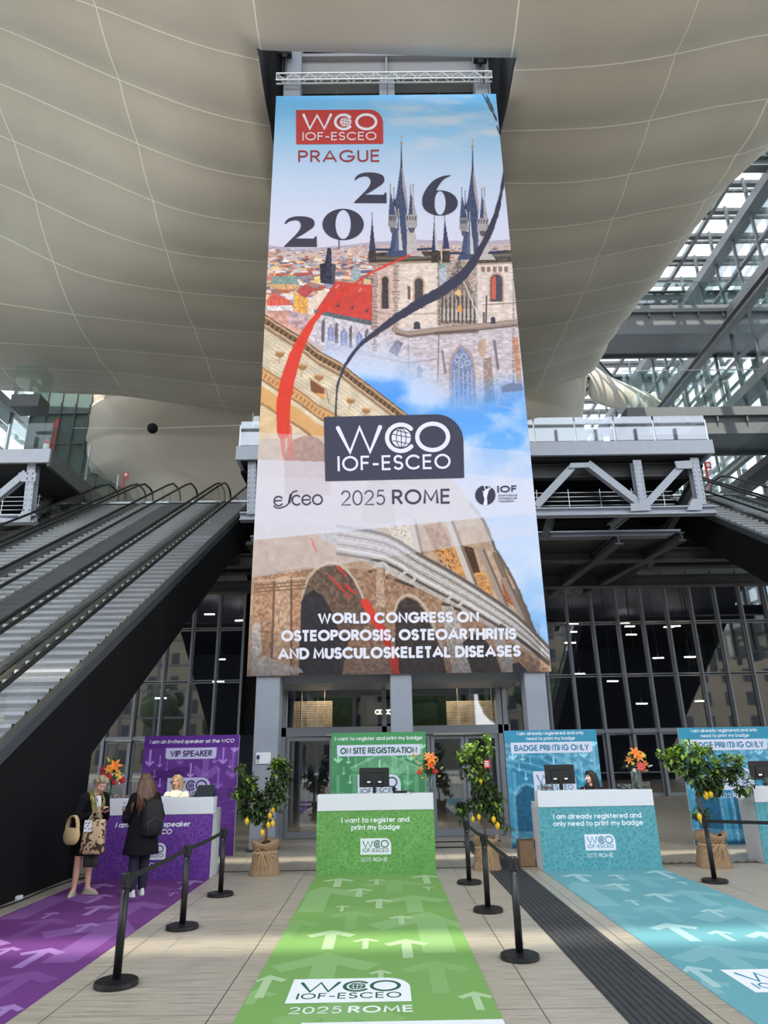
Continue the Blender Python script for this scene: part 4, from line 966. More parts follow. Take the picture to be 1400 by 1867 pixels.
tree_sp = [(-34, -44, 13), (-24, -48, 15), (-14, -42, 14), (-5, -46, 16), (5, -43, 13), (15, -47, 17), (25, -43, 15), (36, -46, 14)]
M_BARK = mat('bark', rgb(86, 72, 58), .9); M_OAK = mat('street_leaf', rgb(58, 74, 40), .7, noise=.5, nscale=2.5)
tn = ('first', 'second', 'third', 'fourth', 'fifth', 'sixth', 'seventh', 'eighth')
for i, (x, Y, h) in enumerate(tree_sp):
    t = thing('street_tree', 'green street tree on the forecourt, %s from the left' % tn[i], 'tree', (x, Y, 0)); t['kind'] = 'structure'
    mb = MB(); mb.tube([(0, 0, 0), (.1, 0, h * .3), (0, .1, h * .5)], [.3, .24, .16], 8); mb.build('trunk', M_BARK, t)
    mb = MB()
    for k in range(16): a = rng.uniform(0, 6.28); r_ = rng.uniform(0, h * .22); mb.ell((r_ * math.cos(a), r_ * math.sin(a), h * rng.uniform(.42, .88)), h * rng.uniform(.10, .19), 9, 7)
    o = mb.build('crown', M_OAK, t, smooth=True)
    tx = bpy.data.textures.get('leafy') or bpy.data.textures.new('leafy', 'CLOUDS'); tx.noise_scale = .6
    sb = smooth_mod(o, 1); dm = o.modifiers.new('leafy', 'DISPLACE'); dm.texture = tx; dm.strength = .9
# ================================================================== THE BANNER
def vnoise(x, y, seed=0):
    xi = np.floor(x).astype(np.int64); yi = np.floor(y).astype(np.int64); fx = x - xi; fy = y - yi
    fx = fx * fx * (3 - 2 * fx); fy = fy * fy * (3 - 2 * fy)
    def h(a, b):
        n = (a * 374761393 + b * 668265263 + seed * 974711) & 0x7fffffff
        n = ((n ^ (n >> 13)) * 1274126177) & 0x7fffffff
        return ((n ^ (n >> 16)) & 0xffff) / 65535.0
    return (h(xi, yi) * (1 - fx) + h(xi + 1, yi) * fx) * (1 - fy) + (h(xi, yi + 1) * (1 - fx) + h(xi + 1, yi + 1) * fx) * fy
def fbm(x, y, seed=0, o=4):
    s = 0; a = .5
    for k in range(o): s = s + a * vnoise(x * 2 ** k, y * 2 ** k, seed + k * 17); a *= .5
    return s / (1 - .5 ** o)
class Paint:
    """paints a printed picture on a grid of points; PX, PY are the drawing coordinates of the points"""
    def __init__(self, PX, PY): self.X = PX; self.Y = PY; self.I = np.ones(PX.shape + (3,)) * 200.0
    def mask(self, poly):
        X, Y = self.X, self.Y; P = np.array(poly, float)
        m = np.zeros(X.shape, bool)
        sel = (X >= P[:, 0].min() - 1) & (X <= P[:, 0].max() + 1) & (Y >= P[:, 1].min() - 1) & (Y <= P[:, 1].max() + 1)
        if not sel.any(): return m
        x = X[sel]; y = Y[sel]; ins = np.zeros(x.shape, bool); n = len(P); j = n - 1
        for i in range(n):
            xi, yi = P[i]; xj, yj = P[j]
            if yi != yj:
                c = ((yi > y) != (yj > y)) & (x < (xj - xi) * (y - yi) / (yj - yi) + xi); ins ^= c
            j = i
        m[sel] = ins; return m
    def put(self, m, c, a=1.0):
        m = m.astype(float) * a if m.dtype == bool else m * a
        m = m[..., None]; self.I = self.I * (1 - m) + np.asarray(c, float) * m
    def fill(self, poly, c, a=1.0, nz=0.0, sc=4.0, seed=1, sx=1.0):
        m = self.mask(poly)
        if nz > 0:
            k = 1 + nz * (fbm(self.X / (sc * sx), self.Y / sc, seed, 3) - .5) * 2; cc = np.clip(np.asarray(c, float) * k[..., None], 0, 255)
            mm = (m.astype(float) * a)[..., None]; self.I = self.I * (1 - mm) + cc * mm
        else: self.put(m, c, a)
    def dist(self, pts, widths):
        """signed coverage of a variable width stroke"""
        best = np.full(self.X.shape, 1e9); P = pts
        for (a, b, wa, wb) in zip(P[:-1], P[1:], widths[:-1], widths[1:]):
            R = max(wa, wb) + 2
            sel = (self.X > min(a[0], b[0]) - R) & (self.X < max(a[0], b[0]) + R) & (self.Y > min(a[1], b[1]) - R) & (self.Y < max(a[1], b[1]) + R)
            if not sel.any(): continue
            x = self.X[sel]; y = self.Y[sel]; dx, dy = b[0] - a[0], b[1] - a[1]; t = np.clip(((x - a[0]) * dx + (y - a[1]) * dy) / (dx * dx + dy * dy + 1e-9), 0, 1)
            d = np.hypot(x - a[0] - t * dx, y - a[1] - t * dy) - (wa + (wb - wa) * t) / 2
            best[sel] = np.minimum(best[sel], d)
        return best
    def stroke(self, pts, widths, c, a=1.0, rough=0.0, seed=3):
        if not hasattr(widths, '__len__'): widths = [widths] * len(pts)
        d = self.dist(pts, widths)
        if rough: d = d + rough * (fbm(self.X / 6, self.Y / 14, seed, 3) - .5) * 2
        self.put(np.clip(.5 - d, 0, 1), c, a)
def smooth_path(pts, n=6):
    P = [np.array(p, float) for p in pts]; out = []
    for i in range(len(P) - 1):
        p0 = P[max(i - 1, 0)]; p1 = P[i]; p2 = P[i + 1]; p3 = P[min(i + 2, len(P) - 1)]
        for k in range(n):
            t = k / n; out.append(.5 * ((2 * p1) + (-p0 + p2) * t + (2 * p0 - 5 * p1 + 4 * p2 - p3) * t * t + (-p0 + 3 * p1 - 3 * p2 + p3) * t ** 3))
    out.append(P[-1]); return [tuple(p) for p in out]

BNY = 16.14
BX0, BX1, BZ0, BZ1 = -3.12, 3.93, 3.68, 21.87
NW, NH = 440, 1120
gu = np.linspace(BX0, BX1, NW); gv = np.linspace(BZ1, BZ0, NH); GX, GZ = np.meshgrid(gu, gv)
q = np.stack([GX, np.full_like(GX, BNY), GZ - EYE], -1) @ MW        # world -> camera axes
PXg = CXP + FPX * q[..., 0] / q[..., 2]; PYg = CYP + FPX * q[..., 1] / q[..., 2]
pt = Paint(PXg, PYg); X, Y = PXg, PYg
rs = np.random.RandomState(4)
# sky
st = [(170, (118, 196, 252)), (215, (138, 203, 250)), (262, (172, 212, 248)), (320, (200, 218, 246)), (400, (216, 220, 243)), (460, (222, 216, 232))]
for c in range(3): pt.I[..., c] = np.interp(Y, [s[0] for s in st], [s[1][c] for s in st])
cl = np.clip((fbm(X / 90, Y / 22, 11, 4) - .45) * 3, 0, 1) * np.clip((320 - Y) / 60, 0, 1) * np.clip((X - 640) / 120, .15, 1); pt.put(cl, (236, 232, 240), .65)
# far town
hz = np.interp(X, [480, 530, 560, 620, 680, 760, 870, 940], [446, 452, 453, 448, 441, 437, 440, 436])
town = (Y > hz) & (Y < 640)
pt.put(town, (206, 184, 180)); pt.put(town & (Y < hz + 7), (176, 172, 200), .7)
pal = [(200, 108, 92), (226, 190, 160), (236, 228, 220), (150, 150, 182), (190, 122, 104), (122, 140, 164), (240, 204, 146), (184, 92, 78), (96, 104, 134), (214, 150, 130), (228, 220, 226)]
for k in range(1500):
    y = 449 + 112 * rs.rand() ** 1.3; x = 486 + rs.rand() * (205 if y > 472 else 455); s = 1.5 + (y - 447) / 113 * 9
    c = np.array(pal[rs.randint(len(pal))]) * (.82 + .3 * rs.rand()); hh = s * (.4 + .5 * rs.rand()); ww = s * (.6 + 1.2 * rs.rand())
    if y - hh < np.interp(x, [480, 560, 680, 940], [449, 456, 444, 440]): continue
    pt.fill([(x - ww, y), (x - ww, y - hh), (x - ww * .2, y - hh * 1.3), (x + ww, y - hh), (x + ww, y)], np.clip(c, 0, 255), .85)
pt.fill([(493, 517), (498, 504), (539, 503), (546, 519)], (136, 160, 152), 1, .2, 3); pt.fill([(493, 517), (546, 519), (545, 528), (492, 527)], (214, 168, 122), 1, .3, 3)
pt.fill([(572, 505), (594, 500), (596, 515), (574, 517)], (238, 206, 140), 1, .15, 4)
pt.fill([(487, 545), (500, 534), (530, 548), (528, 560), (487, 557)], (222, 104, 90), 1, .2, 3); pt.fill([(540, 532), (556, 518), (562, 520), (572, 530), (556, 545)], (190, 84, 84), 1, .2, 3)
pt.fill([(535, 534), (562, 544), (560, 574), (535, 566)], (232, 172, 92), 1, .25, 3); pt.fill([(562, 546), (592, 526), (604, 545), (575, 572), (561, 574)], (236, 212, 196), 1, .1, 5)
pt.fill([(488, 558), (532, 556), (534, 568), (488, 566)], (236, 222, 224), 1, .3, 3)
pt.fill([(487, 567), (527, 566), (570, 575), (580, 600), (560, 612), (510, 592), (487, 580)], (218, 164, 150), 1, .25, 7)
pt.fill([(528, 567), (566, 574), (560, 606), (524, 588)], (190, 160, 166), 1, .3, 6)
# dark gate tower and the small domed tower
pt.fill([(584, 516), (583, 482), (592, 479), (597, 452), (604, 452), (604, 480), (611, 482), (610, 519)], (58, 58, 76), 1, .45, 3, 5); pt.fill([(604, 480), (612, 482), (611, 520), (605, 519)], (86, 84, 96), 1)
pt.fill([(640, 512), (640, 494), (648, 483), (656, 494), (655, 512)], (160, 172, 178), 1, .3, 2); pt.stroke([(648, 484), (648, 468)], 1.4, (130, 140, 150))
pt.stroke([(618, 450), (618, 437)], 2.6, (92, 98, 140)); pt.fill([(632, 452), (660, 450), (661, 467), (632, 466)], (214, 184, 174), 1, .3, 2)
# church nave and its red roof
pt.fill([(573, 572), (680, 592), (684, 660), (640, 662), (600, 642), (560, 616)], (210, 200, 208), 1, .22, 4, 7)
for x, y0, y1 in ((603, 592, 622), (627, 598, 630), (655, 604, 640)):
    pt.fill([(x - 6, y1), (x - 6, y0 + 8), (x, y0), (x + 6, y0 + 9), (x + 6, y1)], (134, 142, 186), .9, .3, 2); pt.stroke([(x, y0 + 6), (x, y1)], 1, (206, 206, 226))
for x, y0, y1 in ((589, 580, 624), (613, 586, 626), (639, 592, 634), (668, 598, 642)):
    pt.fill([(x - 3, y1), (x - 3, y0 + 6), (x + 3, y0), (x + 3, y1)], (104, 92, 100), .85, .3, 3)
pt.fill([(575, 567), (612, 513), (682, 520), (682, 589)], (208, 76, 68), 1, .10, 8); pt.fill([(573, 564), (682, 586), (682, 595), (572, 571)], (98, 108, 116), 1, .25, 3)
for x, y in ((614.8, 556), (641, 560), (668, 565), (632, 528)): pt.fill([(x - 3, y + 4), (x + 4, y - 5), (x + 2, y + 4)], (84, 66, 70))
for x, y in ((614, 522), (656, 528)): pt.fill([(x - 4, y + 3), (x + 2, y - 4), (x + 5, y - 3), (x, y + 4)], (226, 130, 118))
# twin-towered church: lower bodies
def quoins(x, y0, y1, wq=5):
    yy = y0
    while yy < y1:
        L = wq * (.5 + rs.rand()); pt.fill([(x - L, yy), (x + L, yy), (x + L, yy + 1.8), (x - L, yy + 1.8)], (110, 90, 84), .75); yy += 3.2
pt.fill([(680, 480), (723, 476), (723, 690), (676, 690)], (214, 184, 176), 1, .20, 2.5, 9, 2); pt.fill([(722, 478), (801, 474), (803, 690), (722, 690)], (228, 209, 197), 1, .14, 3.5, 12, 2)
pt.fill([(868, 476), (936, 470), (948, 742), (868, 742)], (226, 208, 200), 1, .14, 3.5, 13, 2); pt.fill([(798, 474), (870, 472), (872, 700), (800, 700)], (176, 158, 148), 1, .42, 2.6, 15)
pt.fill([(676, 600), (950, 590), (952, 760), (640, 760), (640, 660)], (206, 192, 198), 1, .20, 3, 21, 2)
quoins(683, 484, 640); quoins(722, 482, 600, 5); quoins(800, 480, 590, 3); quoins(936, 480, 700, 2)
for x0, x1, y0, y1, c in ((696, 708, 504, 563, (72, 66, 70)), (756, 771, 507, 562, (84, 76, 78)), (894, 916, 500, 550, (84, 80, 92))):
    xm = (x0 + x1) / 2; f = (x1 - x0) / 2
    pt.fill([(x0 - 3, y1), (x0 - 3, y0 + f)] + [(xm + (f + 3) * math.cos(a), y0 + f - (f + 4) * math.sin(a)) for a in np.linspace(math.pi, 0, 9)] + [(x1 + 3, y1)], (196, 158, 138), .9)
    pt.fill([(x0, y1), (x0, y0 + f)] + [(xm + f * math.cos(a), y0 + f - f * math.sin(a)) for a in np.linspace(math.pi, 0, 9)] + [(x1, y1)], c, 1, .3, 2)
pt.fill([(896, 546), (896, 510), (901, 503), (904, 506), (904, 546)], (206, 104, 86), 1)
pt.fill([(743, 521), (748, 521), (748, 547), (743, 545)], (120, 98, 92), 1)
pt.fill([(690, 480), (716, 478), (716, 483), (690, 485)], (120, 84, 76), .8)
# gable with its carved figures
pt.fill([(806, 590), (806, 545), (822, 500), (836, 470), (850, 500), (866, 545), (868, 590)], (138, 122, 116), 1, .55, 2.2, 31)
for k in range(9):
    x = 806 + k * 7.4; pt.stroke([(x, 588), (x, 552 - 14 * math.sin(k / 8 * math.pi))], 2.2, (66, 58, 58), .9); pt.fill([(x + 1.5, 584), (x + 1.5, 562), (x + 5.5, 562), (x + 5.5, 584)], (214, 202, 192), .75)
    pt.stroke([(x + 3.5, 560), (x + 3.5, 540 - 10 * math.sin(k / 8 * math.pi))], 2.4, (190, 176, 166), .7)
pt.stroke([(842, 505), (874, 582)], 1.6, (228, 222, 220)); pt.stroke([(836, 468), (832, 545)], 1.4, (70, 62, 62))
pt.fill([(828, 535), (836, 526), (842, 536), (836, 540)], (232, 190, 130)); pt.fill([(833, 568), (836, 556), (842, 556), (842, 570)], (222, 164, 96))
pt.stroke([(826, 460), (834, 460), (834, 452), (834, 478), (834, 460), (842, 460)], 1.2, (214, 210, 206))
pt.stroke([(886, 592), (887, 540)], 2.6, (76, 66, 66)); pt.stroke([(882, 594), (882, 570)], 4, (84, 72, 72), .8); pt.stroke([(806, 560), (807, 512)], 2.4, (70, 62, 62))
pt.fill([(800, 492), (814, 484), (814, 520), (802, 528)], (186, 190, 206), .9, .2, 3); pt.fill([(800, 488), (807, 480), (814, 488)], (112, 176, 160))
# balustrades
def balus(pts, th, c=(128, 110, 100), c2=(206, 190, 178)):
    P = smooth_path(pts, 3); pt.stroke(P, th, c)
    L = 0
    for a, b in zip(P[:-1], P[1:]):
        n = max(1, int(math.hypot(b[0] - a[0], b[1] - a[1]) / 3.4))
        for k in range(n):
            x = a[0] + (b[0] - a[0]) * k / n; y = a[1] + (b[1] - a[1]) * k / n; pt.stroke([(x - 1.1, y + th * .3), (x + 1.1, y - th * .3)], 1.1, c2, .8)
pt.fill([(671, 461), (672, 480), (804, 476), (803, 458)], (74, 66, 60), 1, .4, 2.5); balus([(682, 470), (735, 471), (800, 467)], 6, (92, 82, 74), (160, 146, 132))
pt.stroke([(675, 481), (722, 479), (802, 477)], 4, (168, 144, 126))
pt.fill([(866, 460), (934, 455), (936, 478), (868, 482)], (86, 78, 72), 1, .4, 2.5); balus([(868, 468), (934, 464)], 6, (98, 88, 80), (172, 158, 146)); pt.stroke([(868, 482), (936, 479)], 3, (178, 158, 142))
for k in range(5): pt.fill([(877 + k * 10.5, 486), (884 + k * 10.5, 486), (884 + k * 10.5, 494), (880.5 + k * 10.5, 497), (877 + k * 10.5, 494)], (140, 112, 100), .9)
balus([(718, 601), (742, 608), (800, 601), (872, 594), (946, 586)], 9, (150, 128, 116), (222, 206, 194)); pt.stroke([(722, 608), (745, 614), (800, 607), (872, 601), (946, 593)], 4, (104, 86, 76), .8); pt.stroke([(796, 608), (870, 604)], 6, (92, 74, 64), .6)
pt.stroke([(682, 568), (722, 574), (800, 571)], 1.6, (150, 128, 120), .8); pt.stroke([(880, 556), (944, 552)], 1.6, (110, 94, 90), .8)
for x, y, f in ((760, 594, 6), (899, 584, 4.5)): pt.fill([(x - f, y + 6), (x - f, y - 2)] + [(x + f * math.cos(a), y - 2 - f * math.sin(a)) for a in np.linspace(math.pi, 0, 7)] + [(x + f, y + 6)], (74, 72, 84))
# west window and the buttresses beside it
arch = [(822, 740), (821, 668), (826, 650), (841, 630), (856, 646), (863, 668), (866, 740)]
pt.fill([(p[0] + (3 if p[0] > 842 else -3), p[1] - 4) for p in arch], (176, 146, 132), .8); pt.fill(arch, (136, 146, 180), 1, .35, 2)
for k in range(5): x = 828 + k * 8; pt.stroke([(x, 676), (x + 1, 740)], 1.4, (196, 202, 224))
for cx, cy, r in ((834, 656, 5), (846, 650, 5), (852, 662, 5), (840, 666, 4)): pt.stroke([(cx + r * math.cos(a), cy + r * math.sin(a)) for a in np.linspace(0, 6.3, 10)], 1.2, (212, 212, 226))
pt.fill([(880, 655), (896, 650), (902, 735), (884, 735)], (158, 136, 124), .85, .35, 2.5); pt.fill([(872, 622), (884, 616), (888, 640), (880, 655), (870, 640)], (196, 160, 134), .8, .2, 3)
pt.fill([(934, 618), (944, 612), (952, 700), (942, 700)], (196, 136, 100), .85, .3, 3); pt.stroke([(901, 622), (908, 672)], 5, (112, 104, 116), .8); pt.stroke([(806, 640), (812, 680)], 4, (108, 100, 112), .7)
pt.fill([(708, 640), (722, 620), (735, 625), (724, 650)], (112, 110, 134), .8, .3, 3); pt.fill([(760, 690), (760, 672), (764, 664), (770, 672), (770, 690)], (116, 124, 156), .8)
pt.stroke([(668, 648), (708, 655), (742, 662), (795, 655)], 2, (140, 128, 136), .7)
pt.stroke([(744, 614), (746, 700)], 1.5, (150, 140, 150), .8); pt.stroke([(800, 606), (798, 700)], 2.5, (120, 100, 96), .7)
# spires
SL = (76, 86, 116); LT = (176, 166, 170); DK = (60, 62, 82)
def spire(ox, oy, k=1.0):
    f = lambda a, b: (660 + (a + ox) / 4.786, 230 + (b + oy) / 4.786)
    pt.fill([f(205, 1135), f(245, 1070), f(270, 880), f(300, 890), f(345, 900), f(400, 900), f(480, 1070), f(540, 1135)], SL, 1, .22, 2.5)
    pt.fill([f(392, 900), f(455, 890), f(492, 1070), f(545, 1135), f(390, 1135)], (196, 186, 186), 1, .08, 4)
    pt.fill([f(342, 300), f(300, 600), f(282, 670), f(300, 770), f(335, 900), f(385, 930), f(392, 745), f(352, 520)], SL, 1, .25, 2.5); pt.fill([f(342, 300), f(352, 520), f(392, 745), f(404, 720), f(385, 560), f(350, 330)], LT, 1, .10, 3)
    pt.stroke([f(342, 170), f(343, 360)], [1.2, 3.4], DK); pt.stroke([f(342, 85), f(342, 150)], 1, (196, 140, 110)); pt.stroke([f(335, 92), f(350, 92)], 1, (200, 160, 120)); pt.fill([f(342 + 13 * math.cos(a), 152 + 13 * math.sin(a)) for a in np.linspace(0, 6.2, 10)], (198, 146, 104))
    for (x, w_, top, base, c, c2) in ((264, 33, 560, 775, SL, SL), (283, 12, 590, 700, DK, DK), (440, 36, 570, 775, SL, LT), (452, 14, 560, 770, LT, LT)):
        pt.fill([f(x - w_ * .5, top), f(x + w_, base), f(x - w_, base)], c, 1, .2, 2.5)
        if c2 != c: pt.fill([f(x - w_ * .2, top), f(x + w_, base), f(x, base)], c2)
        pt.stroke([f(x - w_ * .5, top - 55), f(x - w_ * .5, top + 20)], 1.2, (110, 96, 100)); pt.put(np.hypot(X - f(x - w_ * .5, top - 50)[0], Y - f(x - w_ * .5, top - 50)[1]) < 1.5, (186, 128, 104))
    for x0, x1, c in ((228, 302, (150, 146, 152)), (382, 482, (176, 168, 170))):
        pt.fill([f(x0, 772), f(x1, 772), f(x1, 868), f(x1 - 14, 886), f(x0 + 14, 886), f(x0, 868)], c, 1, .12, 3)
        for q_ in range(4): a = x0 + 9 + q_ * (x1 - x0) / 4.2; pt.fill([f(a, 785), f(a + 10, 785), f(a + 10, 822), f(a, 822)], (66, 68, 80))
        pt.fill([f(x0 + 14, 886), f(x1 - 14, 886), f((x0 + x1) / 2 + 14, 930), f((x0 + x1) / 2 - 14, 930)], (96, 92, 104))
    pt.fill([f(318, 735), f(285, 1085), f(322, 1085)], (98, 104, 136)); pt.fill([f(318, 735), f(322, 1085), f(356, 1085)], (206, 200, 202)); pt.stroke([f(318, 720), f(318, 780)], 1.6, (200, 184, 160))
    pt.stroke([f(115, 1078), f(250, 1078)], 4.5, (62, 66, 92)); pt.stroke([f(488, 1076), f(612, 1070)], 4.5, (62, 66, 92))
spire(0, 0); spire(622, 30)
for a, b, c, lt in (((88, 800), (60, 1085), (118, 1085), 0), ((630, 795), (608, 1085), (670, 1085), 1), ((720, 800), (703, 1072), (764, 1072), 0)):
    f = lambda p: (660 + p[0] / 4.786, 230 + p[1] / 4.786)
    pt.fill([f(a), f(b), f(c)], (66, 70, 100), 1, .15, 3)
    if lt: pt.fill([f(a), f(((b[0] + c[0]) / 2, b[1])), f(c)], (204, 198, 200))
    pt.stroke([f((a[0], a[1] - 45)), f((a[0], a[1] + 25))], 1.3, (112, 92, 96)); pt.fill([f((b[0] - 2, 1085)), f((c[0] + 2, 1085)), f((c[0] + 4, 1190)), f((b[0] - 4, 1190))], (70, 64, 62), 1, .4, 2.5)
# the lower sky that the church fades into
fade = np.clip((Y - np.interp(X, [600, 700, 780, 830, 870, 960], [612, 612, 652, 690, 690, 668])) / 70, 0, 1) ** .8
fade *= ((X > 590) & (Y < 1240))
n1 = fbm(X / 70, Y / 55, 41, 5); cw = np.clip((n1 - .42) * 4.2, 0, 1)
sky2 = np.stack([np.interp(Y, [600, 720, 800, 900, 1000, 1200], a) for a in ((170, 92, 110, 176, 206, 120), (196, 160, 176, 206, 220, 184), (240, 242, 246, 246, 246, 244))], -1)
sky2 = sky2 * (1 - cw[..., None] * .75) + np.array((228, 230, 246)) * cw[..., None] * .75
m = np.clip(fade, 0, 1)[..., None]; pt.I = pt.I * (1 - m) + sky2 * m
pt.fill([(912, 706), (930, 698), (952, 700), (954, 712), (915, 716)], (112, 122, 152), .8); pt.stroke([(914, 708), (906, 740), (960, 750)], 2, (170, 186, 220), .7)
# upper amphitheatre wall
CX1 = [480, 488, 510, 545, 583, 620, 650, 690, 720, 745, 770]; CY1 = [570, 576, 590, 611, 640, 660, 684, 714, 737, 757, 782]
dd = Y - np.interp(X, CX1, CY1); up = (dd > 0) & (X < 775) & (Y < 1100)
wl = 205 + 22 * fbm(X / 5, (dd + X * .1) / 1.6, 51, 3); base = np.stack([wl + 8, wl - 10, wl - 36], -1); base *= (0.86 + .28 * fbm(X / 18, Y / 14, 52, 4))[..., None]
mm = up[..., None]; pt.I = np.where(mm, np.clip(base, 0, 255), pt.I)
bumpy = 2.2 * vnoise(X / 5, X * 0, 53)
for d0, d1, c, a in ((-1, 4, (124, 96, 74), 1), (4, 8, (196, 162, 126), 1), (8, 19, (134, 104, 80), 1), (19, 23, (204, 172, 138), 1), (23, 28, (146, 116, 92), .85), (100, 104, (176, 130, 88), .9), (104, 122, (214, 158, 100), .8), (122, 126, (150, 106, 72), .8), (136, 165, (222, 160, 92), .75), (165, 170, (150, 108, 72), .8)):
    pt.put(up & (dd > d0 - bumpy) & (dd < d1), c, a)
teeth = up & (dd > 9) & (dd < 18) & ((X * .8 + Y * .5) % 9 < 4.2); pt.put(teeth, (86, 66, 52), .9)
tt = up & (dd > 108) & (dd < 118) & ((X * .8 + Y * .5) % 8 < 3.5); pt.put(tt, (176, 112, 66), .8)
ll = up & (dd > 28) & (dd < 100) & (((dd + 3 * vnoise(X / 9, Y / 9, 61)) % 8) < 1.0); pt.put(ll, (150, 128, 106), .6)
for x, y, s in ((511, 645, 9), (552, 668, 9), (582, 687, 9), (640, 730, 8), (668, 748, 8)):
    pt.fill([(x - s, y - s * .6), (x + s, y - s * .3), (x + s * .7, y + s * .5), (x, y + s * .9), (x - s, y + s * .4)], (170, 124, 82)); pt.fill([(x - s, y - s * .6), (x + s, y - s * .3), (x + s, y), (x - s, y - s * .2)], (206, 160, 112)); pt.stroke([(x - 2, y + s), (x - 3, y + s * 2)], 3, (186, 146, 110), .6)
pt.fill([(566, 692), (592, 710), (590, 728), (566, 712)], (134, 86, 64)); pt.fill([(574, 716), (592, 718), (591, 728)], (232, 164, 90)); pt.stroke([(564, 690), (594, 710), (600, 735)], 2, (176, 130, 90))
warm = up & (Y > 690); pt.put(warm.astype(float) * np.clip((560 - X) / 90, 0, 1) * np.clip((Y - 690) / 80, 0, 1), (232, 170, 96), .45)
# middle arches that show through the pale bands
low = (Y > 780) & (X < 470 + (Y - 780) * 0.0 + 420)
def arch_at(cx, cy, r, h, c, a=1.0, sk=0.0, nz=.25):
    P = [(cx - r, cy + h)] + [(cx + r * math.cos(t) , cy - r * 1.15 * math.sin(t) + sk * r * math.cos(t)) for t in np.linspace(math.pi, 0, 14)] + [(cx + r, cy + h + sk * r)]
    pt.fill(P, c, a, nz, 5)
rightedge = np.interp(Y, [760, 800, 870, 920, 950, 1000, 1026, 1065, 1101, 1148, 1191, 1230], [745, 770, 822, 862, 882, 898, 918, 939, 957, 971, 1000, 1010])
body = (Y > 770) & (X < rightedge + 3 * (vnoise(Y / 5, Y * 0, 71) - .5))
st1 = 150 + 60 * fbm(X / 9, Y / 9, 72, 4); pt.I = np.where((body & (Y > 800))[..., None], np.stack([st1 + 10, st1 - 22, st1 - 48], -1), pt.I)
f5 = lambda a, b: (450 + a / 2.545, 920 + b / 2.545)
F5 = lambda P: [f5(*p) for p in P]
pt.put(body & (Y > 800) & (Y < 960), (206, 186, 164), .55)
arch_at(560, 842, 42, 60, (150, 96, 70), .9); arch_at(690, 905, 30, 50, (160, 120, 96), .6)
for k in range(9): pt.stroke([(474 + k * 3, 920 + k * 10), (640 + k * 14, 985 + k * 9)], 1.2, (168, 146, 130), .6)
# ground arcade
pt.fill(F5([(20, 790), (36, 330), (270, 290), (560, 300), (690, 330), (960, 460), (1400, 760), (1400, 800), (20, 800)]), (164, 128, 104), 1, .34, 5, 81)
pt.fill(F5([(860, 215), (960, 195), (1010, 240), (1060, 370), (1140, 440), (1000, 340)]), (206, 146, 90), 1, .25, 3); pt.fill(F5([(640, 95), (745, 60), (780, 225), (700, 190)]), (222, 200, 172), 1, .2, 4)
for k in range(26): x, y = 650 + rs.rand() * 90, 85 + rs.rand() * 100; pt.put(np.hypot(X - f5(x, y)[0], (Y - f5(x, y)[1]) * 1.0) < 1.4, (120, 96, 80))
for k in range(22): x, y = 880 + rs.rand() * 90, 210 + rs.rand() * 100; pt.put(np.hypot(X - f5(x, y)[0], Y - f5(x, y)[1]) < 1.6, (120, 78, 50))
pt.fill(F5([(820, 100), (900, 80), (950, 190), (870, 210)]), (166, 122, 96), 1, .3, 4)
pt.fill(F5([(1000, 190), (1050, 200), (1085, 320), (1050, 330)]), (84, 58, 44), 1, .3, 3); pt.fill(F5([(1040, 320), (1110, 310), (1150, 440), (1080, 390)]), (206, 148, 94), 1, .3, 3)
pt.fill(F5([(1180, 350), (1205, 340), (1240, 470), (1200, 450)]), (166, 96, 62), 1, .3, 3)
for a, b, w0, c in (((940, 80), (1050, 370), 15, (206, 196, 188)), ((765, 70), (800, 230), 14, (206, 190, 176)), ((1085, 210), (1195, 470), 12, (170, 150, 136)), ((1150, 230), (1250, 470), 9, (130, 110, 98)), ((1195, 350), (1300, 560), 10, (160, 140, 126)), ((1240, 400), (1330, 600), 7, (120, 102, 92))):
    pt.stroke([f5(*a), f5(*b)], w0, c); pt.stroke([f5(a[0] + 14, a[1]), f5(b[0] + 14, b[1])], w0 * .35, (112, 92, 80), .8)
pt.stroke(smooth_path(F5([(1040, 0), (1100, 80), (1150, 200), (1210, 300), (1260, 400), (1310, 530), (1350, 640)]), 3), 6, (104, 88, 78), .9, 2)
# sloping entablature
pt.fill(F5([(330, 120), (600, 110), (800, 225), (1000, 335), (1250, 500), (1400, 650), (1400, 735), (1200, 610), (960, 470), (760, 370), (540, 262), (340, 160)]), (188, 178, 172), 1, .2, 3, 91)
for o, wd, c in ((0, 6, (96, 84, 78)), (22, 2, (226, 220, 216)), (40, 2.4, (120, 108, 102)), (62, 3, (214, 208, 206)), (84, 2, (128, 114, 106)), (104, 4, (232, 226, 224)), (128, 5, (92, 78, 70))):
    pt.stroke(smooth_path(F5([(420, 100 + o), (640, 140 + o), (800, 232 + o), (1000, 345 + o * .95), (1250, 515 + o * .8), (1400, 665 + o * .6)]), 3), wd, c, .9)
for x, y in ((600, 290), (720, 330), (940, 440)): pt.stroke(smooth_path(F5([(x - 10, y), (x + 30, y - 20), (x + 60, y + 10), (x + 40, y + 30)]), 4), 5, (206, 196, 188)); pt.stroke(F5([(x - 30, y + 20), (x + 50, y + 50)]), 5, (84, 70, 62))
